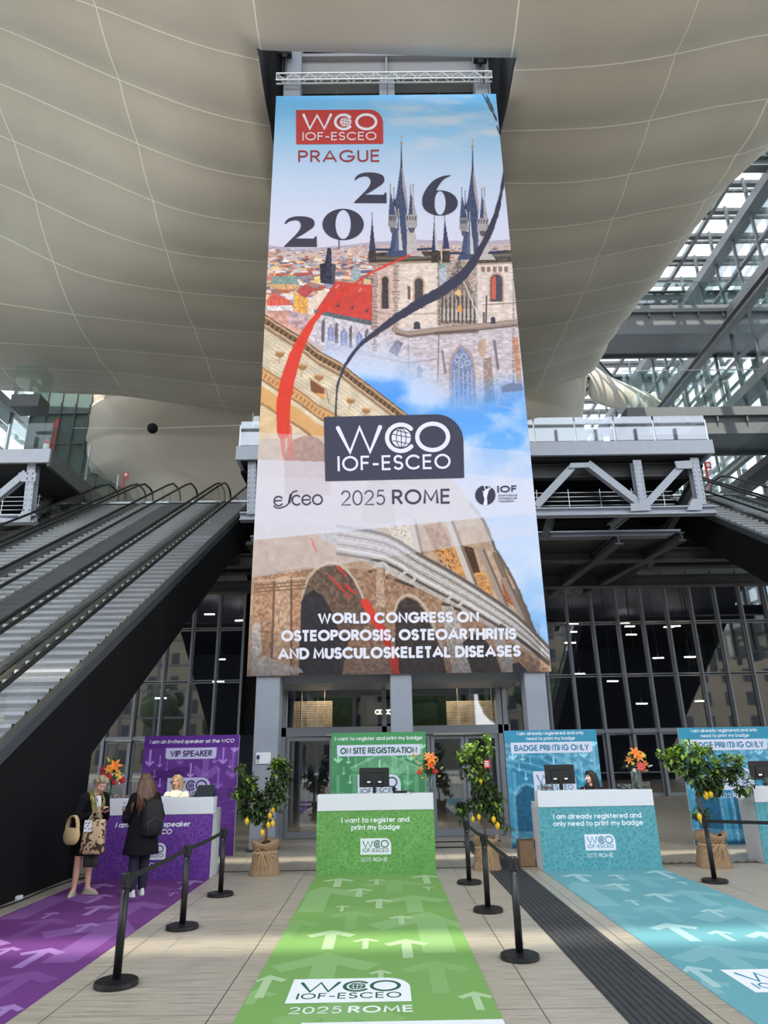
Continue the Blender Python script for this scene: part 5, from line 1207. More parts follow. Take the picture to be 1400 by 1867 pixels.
# big arches, piers, shadows
pt.fill(F5([(240, 800), (250, 440), (280, 350), (320, 300), (380, 275), (430, 285), (480, 330), (520, 400), (548, 480), (560, 560), (575, 800)]), (112, 90, 78), 1, .35, 5)
pt.fill(F5([(240, 800), (244, 470), (270, 420), (310, 395), (350, 420), (390, 490), (420, 560), (440, 800)]), (58, 54, 58), 1, .2, 6); pt.fill(F5([(440, 800), (420, 620), (500, 590), (560, 640), (575, 800)]), (76, 64, 60), 1, .25, 5)
pt.stroke(smooth_path(F5([(252, 440), (282, 350), (322, 300), (380, 270), (436, 282), (486, 330), (526, 400), (556, 490), (570, 570)]), 3), 4.5, (206, 182, 164), .9, 1.5)
pt.fill(F5([(40, 345), (250, 300), (252, 470), (238, 800), (20, 800)]), (186, 142, 112), 1, .36, 4, 95); pt.fill(F5([(132, 340), (200, 330), (205, 800), (110, 800)]), (206, 166, 136), 1, .3, 4, 96); pt.stroke(F5([(128, 345), (112, 800)]), 4, (110, 80, 62), .8); pt.stroke(F5([(206, 340), (205, 800)]), 4, (110, 80, 62), .8)
for y in (345, 362, 378, 394): pt.stroke(F5([(38, y + 12), (270, y - 6)]), 3, (216, 190, 164) if y % 2 else (130, 100, 80), .85)
pt.fill(F5([(20, 720), (90, 700), (140, 730), (250, 760), (262, 780), (20, 800)]), (206, 194, 184), .9, .25, 4); pt.fill(F5([(24, 560), (60, 540), (70, 690), (24, 720)]), (214, 204, 198), .8, .3, 4)
pt.fill(F5([(580, 300), (640, 290), (655, 470), (690, 800), (440, 800), (470, 640), (560, 560)]), (160, 122, 98), 1, .36, 4, 97); pt.fill(F5([(600, 300), (630, 296), (645, 480), (600, 470)]), (196, 168, 146), .8, .3, 3); pt.fill(F5([(520, 690), (640, 640), (690, 800), (440, 800)]), (152, 122, 106), .8, .4, 4)
pt.fill(F5([(690, 800), (688, 500), (710, 450), (745, 430), (790, 450), (830, 500), (870, 600), (910, 700), (930, 800)]), (70, 60, 58), 1, .3, 5); pt.stroke(smooth_path(F5([(684, 500), (704, 444), (745, 420), (796, 440), (840, 498), (880, 596), (905, 660)]), 3), 5, (206, 188, 172), .85, 1.2)
pt.fill(F5([(900, 470), (955, 470), (1010, 620), (1050, 800), (960, 800), (930, 650)]), (186, 172, 164), 1, .3, 3.5); pt.fill(F5([(1000, 640), (1050, 600), (1100, 620), (1150, 690), (1190, 800), (1050, 800)]), (66, 58, 56), 1, .3, 4)
pt.fill(F5([(1120, 560), (1170, 580), (1230, 700), (1250, 800), (1200, 800)]), (176, 164, 158), 1, .3, 3); pt.fill(F5([(1230, 740), (1260, 730), (1310, 780), (1320, 800), (1240, 800)]), (56, 52, 54)); pt.stroke(F5([(1180, 560), (1400, 730)]), 6, (80, 68, 62), .8)
# right-hand sky beside the ruin is already there; red paint marks
RED = (226, 66, 52)
for P, wd in (([(545, 452), (575, 500), (600, 560), (640, 600)], [14, 13, 8, 5]), ([(600, 520), (640, 600), (665, 680), (690, 780)], [5, 13, 10, 12]), ([(690, 700), (700, 790)], [6, 8])): pt.stroke(F5(P), wd, RED, .95, 2.5)
for P in ([(385, 330), (430, 380), (480, 435)], [(420, 290), (460, 330)], [(455, 370), (500, 410)], [(300, 160), (320, 210)]): pt.stroke(F5(P), 4.5, RED, .8, 2)
# dark foot
pt.put(np.clip((Y - 1120) / 110, 0, 1) * (X < 985) * .42, (40, 38, 44))
# red brush stroke, upper left
rp = smooth_path([(762, 458), (722, 476), (668, 502), (622, 538), (584, 570), (558, 606), (537, 652), (523, 700), (516, 748), (517, 790)], 5)
pt.stroke(rp, list(np.interp(np.linspace(0, 1, len(rp)), [0, .1, .22, .34, .44, .55, .66, .78, .9, 1], [1, 3.5, 4, 5, 8, 15, 22, 26, 25, 22])), RED, .95, 1.6)
pt.stroke(smooth_path([(556, 622), (540, 660), (545, 640)], 4), 3, RED, .8, 2); pt.stroke([(513, 786), (518, 836)], [10, 5], RED, .75, 2); pt.stroke([(526, 780), (531, 842)], [11, 6], RED, .7, 2)
# pale bands
e1 = np.interp(X, [470, 892, 1000], [984, 943, 932]); e2 = np.interp(X, [464, 898, 1000], [1053, 986, 971]); t1 = np.interp(X, [476, 595, 843, 961], [789, 795, 814.5, 823]); t2 = np.interp(X, [474, 595, 846, 964], [838, 842, 864, 872])
pt.put((Y > t1) & (Y < e2), (228, 222, 234), .40); pt.put((Y > t2) & (Y < e1), (226, 224, 240), .62); pt.put((Y > t2 + 30) & (Y < e1), (226, 226, 242), .25)
# navy brush stroke
NAVY = (66, 66, 84)
npth = smooth_path([(919, 312), (915, 345), (905, 385), (890, 425), (872, 462), (845, 500), (806, 530), (765, 553), (722, 580), (690, 603), (660, 626), (638, 652), (622, 682), (614, 714), (612, 760)], 5)
pt.stroke(npth, list(np.interp(np.linspace(0, 1, len(npth)), [0, .07, .14, .21, .3, .38, .45, .52, .6, .68, .76, .85, 1], [3, 6, 7, 9, 14, 19, 19, 17, 13, 9, 6, 4, 3.4])), NAVY, 1, 1.4)
for P in ([(880, 172), (888, 186), (898, 206), (903, 216)], [(887, 174), (897, 196), (905, 220)], [(906, 230), (911, 244)], [(917, 330), (909, 385), (896, 425), (872, 470)], [(912, 372), (900, 412), (884, 446)], [(752, 560), (716, 584), (690, 600)], [(640, 650), (628, 664)]): pt.stroke(smooth_path(P, 4), 2.6, NAVY, .95, 1.5)
# to a mesh: printed sheet plus crisp vector lettering
GAIN_B = 0.93
lin = np.clip(pt.I / 255.0, 0, 1); lin = np.where(lin <= .04045, lin / 12.92, ((lin + .055) / 1.055) ** 2.4) * GAIN_B
M_VINYL = print_mat('printed_banner_vinyl', .6, .15)
ban = thing('banner', 'towering printed congress banner hung in front of the steel columns', 'banner', (.4, BNY, 3.7))
def sheet(name, xs, zs, col, Yp, parent, m):
    nw, nh = len(xs), len(zs); me = bpy.data.meshes.new(name); GX_, GZ_ = np.meshgrid(xs, zs)
    co = np.stack([GX_.ravel(), np.full(nw * nh, Yp), GZ_.ravel()], -1).astype(np.float32)
    idx = np.arange(nw * nh).reshape(nh, nw); f = np.stack([idx[:-1, :-1], idx[1:, :-1], idx[1:, 1:], idx[:-1, 1:]], -1).reshape(-1, 4)
    me.vertices.add(nw * nh); me.vertices.foreach_set('co', co.ravel()); me.loops.add(f.size); me.loops.foreach_set('vertex_index', f.ravel().astype(np.int32))
    me.polygons.add(len(f)); me.polygons.foreach_set('loop_start', (np.arange(len(f)) * 4).astype(np.int32)); me.polygons.foreach_set('loop_total', np.full(len(f), 4, np.int32))
    me.update(calc_edges=True); me.materials.append(m)
    at = me.color_attributes.new('Col', 'FLOAT_COLOR', 'POINT'); at.data.foreach_set('color', np.concatenate([col.reshape(-1, 3), np.ones((nw * nh, 1))], 1).astype(np.float32).ravel())
    o = bpy.data.objects.new(name, me); COL.objects.link(o); o.parent = parent; o.matrix_parent_inverse = wmat(parent).inverted(); return o
sheet('printed_sheet', gu, gv, lin, BNY, ban, M_VINYL)
mb = MB(); mb.box(BX0, BX1, BNY + .006, BNY + .03, BZ0, BZ1); mb.build('backing_cloth', mat('banner_back', rgb(200, 200, 204), .8), ban, world=True)
mb = MB(); mb.tube([(BX0 + .02, BNY + .045, BZ0 + .03), (BX1 - .02, BNY + .045, BZ0 + .03)], .022, 8); mb.build('bottom_weight_bar', M_DARKSTEEL, ban, world=True)
mb = MB()
for x in (-2.9, -1.2, .45, 2.1, 3.7): mb.tube([(x, 16.10, 22.3), (x, 16.15, 21.85)], .012, 6)
mb.build('hanging_tie', M_DARKSTEEL, ban, world=True)
def px_fn(u, v, k):            # lettering is laid out on the sheet where the photograph shows it
    p = on_y(u, -v, BNY); return (float(p[0]), BNY - k, float(p[2]))
L = Print(px_fn, .004)
g = lambda r, gg, b: tuple(GAIN_B * c for c in rgb(r, gg, b))
WHT, NAV, REDP = g(238, 238, 250), g(72, 72, 90), g(198, 72, 68)
def skew(x0, y0, x1, y1, h0=1.0):   # local unit frame with its baseline from (x0,y0) to (x1,y1)
    ang = math.atan2(-(y1 - y0), x1 - x0); ca, sa = math.cos(ang), math.sin(ang)
    class S(Print):
        def poly(s, pts, c): L.k = s.k; L.poly([(x0 + p[0] * ca - p[1] * sa, -y0 + p[0] * sa + p[1] * ca) for p in pts], c)
    s = S(None); return s
s = skew(593, 877.5, 847, 871.5); s.k = 2; s.plate(0, 0, 117, NAV, wd=2.165, r=.42); s.k = 3; s.lockup(5, 0, 117, NAV, WHT); 
s = skew(540, 263.5, 699, 262.5); s.k = 2; s.plate(0, 0, 62.5, REDP, wd=2.535, r=.40); s.k = 3
for ts in (1,):
    lw = 4.8
    s.line([(14, 53.5), (25, 28), (38.5, 52.5), (51.5, 28), (63.5, 53.5)], lw, WHT, True); s.ring(87, 40, 15.5, 13, lw, WHT, 42, 318, True); s.ring(128, 40, 17.8, 13.2, lw, WHT); s.disc(90.5, 40, 10.5, WHT, ry=9)
    s.k = 4; s.line([(90.5, 31), (90.5, 49)], .8, REDP); s.ring(90.5, 40, 5, 9, .8, REDP); s.line([(81, 43), (100, 39)], .8, REDP); s.line([(81, 37), (100, 35)], .8, REDP); s.line([(83, 47), (98, 45)], .8, REDP)
    s.text('IOF-ESCEO', 79, 6.5, 15.0, WHT, wt=.14, track=.14, width=135)
s = skew(543, 297, 692, 295.5); s.k = 2; s.text('PRAGUE', 75, 0, 22.5, g(160, 66, 66), wt=.15, track=.14, width=149)
# the year in tall serif figures
OLD = g(70, 68, 84)
def ringpoly(cx, cy, rx, ry, ix, iy, off=0):
    n = 44
    for k in range(n):
        a, b = 2 * math.pi * k / n, 2 * math.pi * (k + 1) / n
        L.poly([(cx + rx * math.cos(a), -(cy + ry * math.sin(a))), (cx + rx * math.cos(b), -(cy + ry * math.sin(b))), (cx + off + ix * math.cos(b), -(cy + iy * math.sin(b))), (cx + off + ix * math.cos(a), -(cy + iy * math.sin(a)))], OLD)
L.k = 2; ringpoly(625.5, 409.5, 37.7, 28.6, 14, 26.6)
def two(ox, oy):
    z = lambda x, y: (480 + (x + ox) / 5.833, -(170 + (y + oy) / 5.833))
    up_o = smooth_path([(225, 1385), (260, 1340), (320, 1316), (390, 1310), (470, 1318), (530, 1345), (545, 1390), (525, 1430), (470, 1470), (400, 1515), (330, 1552), (310, 1572)], 5)
    up_i = smooth_path([(235, 1396), (268, 1370), (300, 1358), (340, 1352), (375, 1360), (396, 1390), (398, 1420), (380, 1462), (340, 1510), (290, 1560), (250, 1600), (215, 1636)], 5)
    n = min(len(up_o), len(up_i))
    for k in range(n - 1): L.poly([z(*up_o[k]), z(*up_o[k + 1]), z(*up_i[k + 1]), z(*up_i[k])], OLD)
    L.poly([z(*p) for p in ((215, 1636), (330, 1546), (535, 1548), (553, 1524), (567, 1522), (570, 1637))], OLD)
two(0, 0); two(742, -466)
z6 = lambda x, y: (660 + x / 4.786, -(230 + y / 4.786))
ringpoly(660 + 680 / 4.786, 230 + 672 / 4.786, 155 / 4.786, 110 / 4.786, 49 / 4.786, 104 / 4.786)
L.k = 3
o6 = smooth_path([(775, 430), (700, 440), (620, 480), (560, 550), (528, 620), (525, 680)], 6); i6 = smooth_path([(772, 437), (720, 460), (675, 510), (645, 570), (634, 640), (632, 690)], 6)
for k in range(len(o6) - 1): L.poly([z6(*o6[k]), z6(*o6[k + 1]), z6(*i6[k + 1]), z6(*i6[k])], OLD)
# lower lettering
s = skew(621, 922, 822, 918.5); s.k = 2; s.text('2025', 41, 0, 27.5, g(78, 76, 92), wt=.085, track=.13, width=80); s.text('ROME', 147, 0, 27.5, g(70, 70, 86), wt=.15, track=.13, width=106)
s = skew(727, 1139, 873, 1136.5); 
for (x0, y0, x1, y1, tx, hh) in ((580, 1138, 873, 1135, 'WORLD CONGRESS ON', 20.5), (513, 1170, 941, 1166, 'OSTEOPOROSIS, OSTEOARTHRITIS', 21), (507, 1203, 949, 1197.5, 'AND MUSCULOSKELETAL DISEASES', 21.5)):
    s = skew(x0, y0, x1, y1); s.k = 2; s.text(tx, (x1 - x0) / 2, 0, hh, g(240, 238, 250), wt=.25, track=.07, width=x1 - x0)
# small marks left and right of the place name
s = skew(499, 922, 588, 920); s.k = 2; D = g(66, 66, 84)
s.ring(9, 8, 8, 8.5, 2.6, D, 30, 330); s.line([(2, 8.5), (15, 9)], 2.2, D)
s.line(smooth_path([(44, 26), (36, 24), (30, 17), (29, 9), (25, 1), (14, -4), (5, -4), (0, 0)], 5), 2.2, D); s.line(smooth_path([(32, 20), (30, 12), (28, 4)], 4), 4.6, D)
s.ring(42, 9, 8, 8.5, 2.8, D, 40, 320); s.ring(60, 9, 8, 8.5, 2.8, D, 20, 340); s.line([(53, 9), (67, 9.5)], 2.4, D); s.ring(80, 9, 8.5, 8.5, 2.8, D)
s = skew(866, 919, 943, 917); s.k = 2; s.disc(19, 15.5, 18.5, D, 36, 18); s.k = 3
s.poly(smooth_path([(16, 33), (21, 33.5), (25, 24), (22, 12), (22, -2), (15, -2.5), (17, 8), (15, 18), (19, 26)], 4), WHT); s.disc(21.5, 29.5, 4.4, WHT); s.disc(21.5, 29.5, 3.0, D); s.line(smooth_path([(14, 22), (22, 22), (30, 30)], 4), 2, WHT)
s.text('IOF', 59, 19.5, 12.5, D, wt=.2, track=.12, width=36)
for k, tx in enumerate(('International', 'Osteoporosis', 'Foundation')): s.text(tx, 43, 12.2 - k * 5.2, 4.2, D, wt=.13, track=.12, align='l', width=(34, 34, 28)[k])
L.mb.build('lettering', M_VINYL, ban, col=True, world=True)
# ================================================================== COUNTERS, PANELS, CARPETS, QUEUE POSTS
M_WHITE = mat('white_laminate', rgb(226, 227, 232), 0.4)
M_SIDE = mat('white_board', rgb(205, 205, 208), 0.55, noise=0.03, nscale=4)
M_PRINT = print_mat('printed_board', .5, .25)
M_CARPET = print_mat('printed_carpet', .85, .12, grain=.12)
M_PLASTIC = mat('black_plastic', rgb(20, 20, 22), .45)
def cells_mat(name, c1, c2, c3):
    """printed bone-tissue pattern: curly pale lines on a mottled ground"""
    m = bpy.data.materials.new(name); m.use_nodes = True; n = m.node_tree.nodes; L_ = m.node_tree.links; b = n['Principled BSDF']
    tc = n.new('ShaderNodeTexCoord'); nz = n.new('ShaderNodeTexNoise'); nz.inputs['Scale'].default_value = 9; L_.new(tc.outputs['Object'], nz.inputs['Vector'])
    va = n.new('ShaderNodeVectorMath'); va.operation = 'MULTIPLY_ADD'; va.inputs[1].default_value = (.2, .2, .2); L_.new(nz.outputs['Color'], va.inputs[0]); L_.new(tc.outputs['Object'], va.inputs[2])
    v = n.new('ShaderNodeTexVoronoi'); v.feature = 'DISTANCE_TO_EDGE'; v.inputs['Scale'].default_value = 13; L_.new(va.outputs[0], v.inputs['Vector'])
    r = n.new('ShaderNodeValToRGB'); e = r.color_ramp.elements; e[0].position = .03; e[0].color = (*c2, 1); e[1].position = .16; e[1].color = (*c1, 1); L_.new(v.outputs['Distance'], r.inputs[0])
    n2 = n.new('ShaderNodeTexNoise'); n2.inputs['Scale'].default_value = 2.2; L_.new(tc.outputs['Object'], n2.inputs['Vector'])
    mx = n.new('ShaderNodeMixRGB'); mx.inputs[2].default_value = (*c3, 1); mr = n.new('ShaderNodeMapRange'); mr.inputs['From Min'].default_value = .35; mr.inputs['From Max'].default_value = .7; mr.inputs['To Max'].default_value = .55
    L_.new(n2.outputs['Fac'], mr.inputs['Value']); L_.new(mr.outputs[0], mx.inputs[0]); L_.new(r.outputs[0], mx.inputs[1]); L_.new(mx.outputs[0], b.inputs['Base Color'])
    b.inputs['Roughness'].default_value = .5; b.inputs['Specular IOR Level'].default_value = .25; return m
PAL = {
 'violet': dict(d=(92, 48, 134), m=(110, 64, 150), l=(168, 132, 206), hdr=(96, 44, 142), ink=(66, 44, 104), plate=(206, 202, 236), cells=cells_mat('violet_cells', rgb(100, 56, 142), rgb(124, 80, 166), rgb(92, 48, 134)), cm=(108, 60, 122), cl=(130, 86, 148), cb=(156, 120, 178)),
 'green': dict(d=(58, 126, 84), m=(86, 152, 104), l=(150, 200, 164), hdr=(80, 152, 96), ink=(48, 96, 74), plate=(220, 222, 242), cells=cells_mat('green_cells', rgb(100, 156, 80), rgb(126, 178, 104), rgb(90, 146, 72)), cm=(122, 164, 92), cl=(140, 178, 114), cb=(172, 198, 152)),
 'teal': dict(d=(40, 110, 150), m=(74, 150, 180), l=(150, 204, 226), hdr=(62, 150, 182), ink=(56, 132, 168), plate=(224, 226, 244), cells=cells_mat('teal_cells', rgb(80, 150, 160), rgb(112, 176, 184), rgb(88, 158, 166)), cm=(108, 164, 172), cl=(128, 178, 184), cb=(164, 200, 200)),
}
WH = rgb(238, 240, 246)
def counter(xc, yf, pal, lines, label, italic=0.0, wd=2.05, ht=1.27):
    P = PAL[pal]; t = thing('registration_counter', label, 'counter', (xc, yf, 0)); h = wd / 2
    mb = MB(); mb.cbox(-h, h, .02, .62, 0.0, 1.03, .006); mb.build('body', M_SIDE, t)
    mb = MB(); mb.cbox(-h + .005, h - .005, -.012, .27, 1.0, ht, .008); mb.box(-.0015, .0015, -.0135, -.012, 1.01, ht - .01); o = mb.build('fascia', M_WHITE, t)
    mb = MB(); mb.cbox(-h + .03, h - .03, .28, .75, 1.032, 1.06, .005); mb.build('worktop', M_WHITE, t)
    mb = MB(); mb.use(0); mb.box(-h, h, 0.0, .019, .003, .998)
    pr = Print(lambda u, v, k: (u, -k, v), .0012, mb, 1)
    for k, s in enumerate(lines): pr.text(s, 0, (.81 if k == 0 else .695), .082, WH, wt=.20, track=.075, shear=italic)
    pr.layer(); pr.lockup(-.265, .305, .255, WH, rgb(*P['ink'])); pr.text('2025', -.075, .2, .062, WH, wt=.11, track=.12, align='r', width=None); pr.text('ROME', -.045, .2, .062, WH, wt=.17, track=.10, align='l')
    mb.build('front_panel', [P['cells'], M_PRINT], t, col=True)
    return t
def arrow_polys(cx, ty, hw, ln, down=False, th=.36):
    """arrow with a chevron head, tip at (cx, ty), pointing up (towards +v) or down"""
    s = -1 if not down else 1; a = hw * th * 1.25; hd = hw * .80
    head = [(0, 0), (hw, s * hd), (hw - a * .55, s * (hd + a * .9)), (0, s * a * 1.35), (-hw + a * .55, s * (hd + a * .9)), (-hw, s * hd)]
    sh = hw * th * .62; shaft = [(-sh, s * a * .9), (sh, s * a * .9), (sh, s * ln), (-sh, s * ln)]
    return [[(cx + x, ty + y) for x, y in head[:4]], [(cx + x, ty + y) for x, y in (head[0], head[3], head[4], head[5])], [(cx + x, ty + y) for x, y in shaft]]
def backdrop(xc, y, pal, head, title, label, motif, wd=2.06, ht=2.385, italic=0.0):
    P = PAL[pal]; t = thing('backdrop_panel', label, 'panel', (xc, y, 0)); h = wd / 2
    mb = MB(); mb.box(-h, h, .004, .045, 0.01, ht); mb.build('board', M_SIDE, t)
    us = np.linspace(-h, h, 170); vs_ = np.linspace(ht, 0.01, 200); U, V = np.meshgrid(us, vs_); p = Paint(U * 100, V * 100)
    g_ = np.clip(V / ht, 0, 1)[..., None]; D, Md, Lt = (np.array(P[k], float) for k in ('d', 'm', 'l')); p.I = D * (1 - g_) + Md * g_
    p.I *= (.86 + .28 * fbm(U * 3 + 9, V * 3, 5, 4))[..., None]
    if motif == 'arches':
        p.fill([(-h * 100, 238), (-h * 100, 150), (-40, 200), (103, 130), (103, 238)], Lt, .35, .3, 8)
        for k in range(9): p.stroke([(-103, 215 - k * 7), (-30, 208 - k * 9), (103, 150 - k * 11)], 2.2, Lt if k % 2 else D, .6, 1.5)
        for cx, r, cy in ((-62, 26, 92), (22, 27, 88), (88, 20, 84)):
            p.fill([(cx - r - 7, 0)] + [(cx + (r + 7) * math.cos(a), cy + (r + 12) * math.sin(a)) for a in np.linspace(math.pi, 0, 14)] + [(cx + r + 7, 0)], Lt, .45, .35, 5)
            p.fill([(cx - r, 0)] + [(cx + r * math.cos(a), cy + r * 1.2 * math.sin(a)) for a in np.linspace(math.pi, 0, 14)] + [(cx + r, 0)], D * .8, .9, .2, 6)
        for x in (-98, -24, 58): p.stroke([(x, 150), (x, 0)], 9, Md * 1.12, .6, 1)
        p.fill([(-103, 34), (103, 26), (103, 8), (-103, 14)], Lt, .35, .5, 4); p.fill([(-103, 9), (103, 5), (103, 0), (-103, 0)], D * .7, .8)
    elif motif == 'temple':
        p.fill([(-60, 168), (10, 196), (103, 160), (103, 148), (-60, 150)], Lt, .35, .2, 6); p.stroke([(-62, 166), (10, 197), (104, 158)], 3, Lt, .7); p.stroke([(-62, 158), (104, 148)], 3, D, .7)
        for k in range(8): p.stroke([(-52 + k * 22, 146), (-52 + k * 22, 60)], 9, Lt, .35, 1)
        p.fill([(-103, 60), (103, 60), (103, 0), (-103, 0)], D, .4, .4, 6)
    else:
        for cx, cy, r in ((-50, 158, 26), (-14, 166, 20), (70, 120, 24), (-78, 118, 18)):
            p.fill([(cx + r * 1.5 * math.cos(a), cy + r * .45 * math.sin(a)) for a in np.linspace(0, 6.28, 18)], D * .82, .75, .3, 4); p.stroke([(cx, cy), (cx + 3, cy - 60)], 2.4, D * .8, .7)
        for k in range(6): p.stroke([(-103, 84 - k * 9), (103, 108 - k * 11)], 1.6, Lt, .3, 2)
        p.fill([(20, 140), (84, 138), (84, 60), (20, 60)], Md, .5, .3, 4)
    ar = [(-88, 176, 10, 34, .85), (-66, 174, 6, 24, .75), (-50, 166, 5, 20, .45), (-76, 152, 5, 18, .6), (-62, 134, 5, 18, .8), (2, 152, 8, 30, .9), (70, 178, 10, 36, .8), (86, 170, 5, 18, .8), (94, 202, 9, 20, .9), (92, 148, 16, 60, .35), (34, 142, 30, 80, .33), (62, 128, 11, 44, .4), (-22, 178, 8, 18, .4), (52, 180, 6, 18, .55), (-88, 102, 15, 50, .3)]
    for (x, ty, hw, ln, a) in ar:
        for q_ in arrow_polys(x, ty, hw, ln, True): p.fill(q_, np.minimum(255, Lt * 1.16), a)
    li = np.clip(p.I / 255, 0, 1); li = np.where(li <= .04045, li / 12.92, ((li + .055) / 1.055) ** 2.4)
    o = sheet('printed_face', us + xc, vs_, li, y, t, M_PRINT)
    pr = Print(lambda u, v, k: (u, -k, v), .0015); hz0 = 2.13
    pr.rect(-h, hz0, h, ht, rgb(*P['hdr'])); pr.layer()
    if len(head) == 1: pr.text(head[0], 0, 2.225, .078, WH, wt=.17, track=.08, shear=italic)
    else: pr.text(head[0], 0, 2.285, .07, WH, wt=.17, track=.08); pr.text(head[1], 0, 2.175, .07, WH, wt=.17, track=.08)
    pw = .905 if len(title) > 12 else .55
    rc = .07; pl = [(-pw, hz0), (-pw, 1.9 + rc)] + [(-pw + rc - rc * math.cos(a), 1.9 + rc - rc * math.sin(a)) for a in np.linspace(.2, 1.4, 5)] + [(pw - rc + rc * math.sin(a), 1.9 + rc - rc * math.cos(a)) for a in np.linspace(.2, 1.4, 5)] + [(pw, 1.9 + rc), (pw, hz0)]
    pr.poly(pl, rgb(*P['plate'])); pr.layer(); pr.text(title, 0, 1.947, .13, rgb(*P['ink']), wt=.205, track=.08, width=pw * 2 - .15 if len(title) > 12 else pw * 2 - .2, shear=italic * .5)
    pr.layer(); pr.lockup(-.46, 1.08, .445, rgb(*P['plate']), rgb(*P['ink'])); pr.text('2025', -.1, .92, .1, WH, wt=.1, track=.12, align='r'); pr.text('ROME', -.05, .92, .1, WH, wt=.16, track=.1, align='l')
    pr.mb.build('lettering', M_PRINT, t, col=True); return t
BADGE = ('I am already registered and', 'only need to print my badge')
counter(-3.97, 12.86, 'violet', ('I am an invited speaker', 'at the WCO'), 'purple fronted white registration counter at the left, with two women before it', italic=.16)
counter(-.145, 13.02, 'green', ('I want to register and', 'print my badge'), 'green fronted white registration counter in the middle')
counter(3.74, 13.05, 'teal', BADGE, 'teal fronted white registration counter with a woman seated behind it')
counter(7.74, 13.40, 'teal', BADGE, 'teal fronted white registration counter cut off by the right edge')
backdrop(-4.155, 15.7, 'violet', ('I am an invited speaker at the WCO',), 'VIP SPEAKER', 'purple backdrop panel lettered for speakers behind the left counter', 'pines', italic=.14)
backdrop(-.09, 15.7, 'green', ('I want to register and print my badge',), 'ON SITE REGISTRATION', 'green backdrop panel for on site registration behind the middle counter', 'temple')
backdrop(3.75, 16.05, 'teal', ('I am already registered and only', 'need to print my badge'), 'BADGE PRINTING ONLY', 'blue badge printing backdrop panel beside the right column', 'arches')
backdrop(7.65, 16.05, 'teal', ('I am already registered and only', 'need to print my badge'), 'BADGE PRINTING ONLY', 'blue badge printing backdrop panel at the right edge, behind a lemon tree', 'arches')
# ---- printed carpets with arrows; the same artwork in three colours
Z5 = lambda x, y: on_z(420 + x / 2.414, 1560 + y / 2.414)
GX0 = -.145
def arw(tx, ty, hwx, by, faint):
    a = Z5(tx, ty); b = Z5(tx + hwx, ty); c = Z5(tx, by); return (a[0] - GX0, a[1], abs(b[0] - a[0]), max(.12, a[1] - c[1]), faint)
ARW = [arw(*v) for v in ((405, 138, 210, 250, 1), (720, 108, 140, 165, 1), (800, 176, 145, 252, 1), (540, 246, 105, 325, 1), (870, 250, 270, 432, 1), (290, 283, 120, 365, 1), (430, 433, 225, 560, 1), (895, 465, 150, 610, 1), (120, 590, 95, 660, 1), (490, 640, 280, 760, 1),
       (480, 102, 70, 140, 0), (645, 106, 40, 130, 0), (855, 87, 65, 126, 0), (570, 146, 60, 184, 0), (655, 192, 65, 235, 0), (495, 222, 34, 248, 0), (750, 266, 55, 305, 0), (868, 138, 28, 154, 0), (597, 366, 58, 415, 0), (450, 331, 107, 416, 0), (772, 370, 97, 454, 0), (175, 530, 84, 630, 0), (662, 507, 52, 545, 0), (1070, 602, 80, 685, 0))]
def carpet(xc, y0, y1, pal, label, wd=2.05, dy=0.0):
    P = PAL[pal]; t = thing('carpet_runner', label, 'carpet', (xc, y1, 0)); h = wd / 2; mb = MB()
    mb.use(0, rgb(*P['cm'])); mb.box(-h, h, y0 - y1, 0, 0.0, .006)
    pr = Print(lambda u, v, k: (u, v - y1, .006 + k * .0004), 1.0, mb)
    def clip(poly):   # keep the print on the runner
        return [(max(-h, min(h, a)), max(y0, min(y1 - .01, b))) for a, b in poly]
    for i, (ax, ay, hw, ln, f) in enumerate(ARW):
        pr.k = 1 + (i % 5) * .2 if f else 3 + (i % 5) * .1; c = P['cl'] if f else P['cb']
        if f and i % 2: c = tuple(.6 * a + .4 * b for a, b in zip(P['cl'], P['cm']))
        for q_ in arrow_polys(ax, ay + dy, hw, ln, False):
            if min(b for a, b in q_) > y1 or max(b for a, b in q_) < y0: continue
            pr.poly(clip(q_), rgb(*c))
    pr.k = 5; sx, ly = -.62, 6.6 + dy
    class Flat(Print):
        def poly(s, pts, c): pr.k = 5 + s.k * .4; pr.poly([(-.11 + (a) * 1.0, ly + b * 1.28) for a, b in pts], c)
    f = Flat(None); f.lockup(-.575, 0, .50, rgb(236, 238, 240), rgb(*P['ink'])); f.k = 3; f.text('2025', -.10, -.195, .125, rgb(230, 236, 230), wt=.13, track=.16, align='r', width=.42); f.text('ROME', -.05, -.195, .125, rgb(230, 236, 230), wt=.2, track=.14, align='l', width=.52)
    if y0 < 5.5: pr.k = 7; pr.rect(-.5, max(y0, 5.3), h, 6.16, rgb(232, 234, 238))
    mb.build('woven_print', M_CARPET, t, col=True); return t
carpet(-3.97, 3.4, 12.86, 'violet', 'purple arrow printed carpet running to the left counter', dy=-.1)
carpet(-.145, 3.4, 13.01, 'green', 'green arrow printed carpet running to the middle counter')
carpet(3.74, 3.4, 13.04, 'teal', 'teal arrow printed carpet running to the right counter', dy=.05)
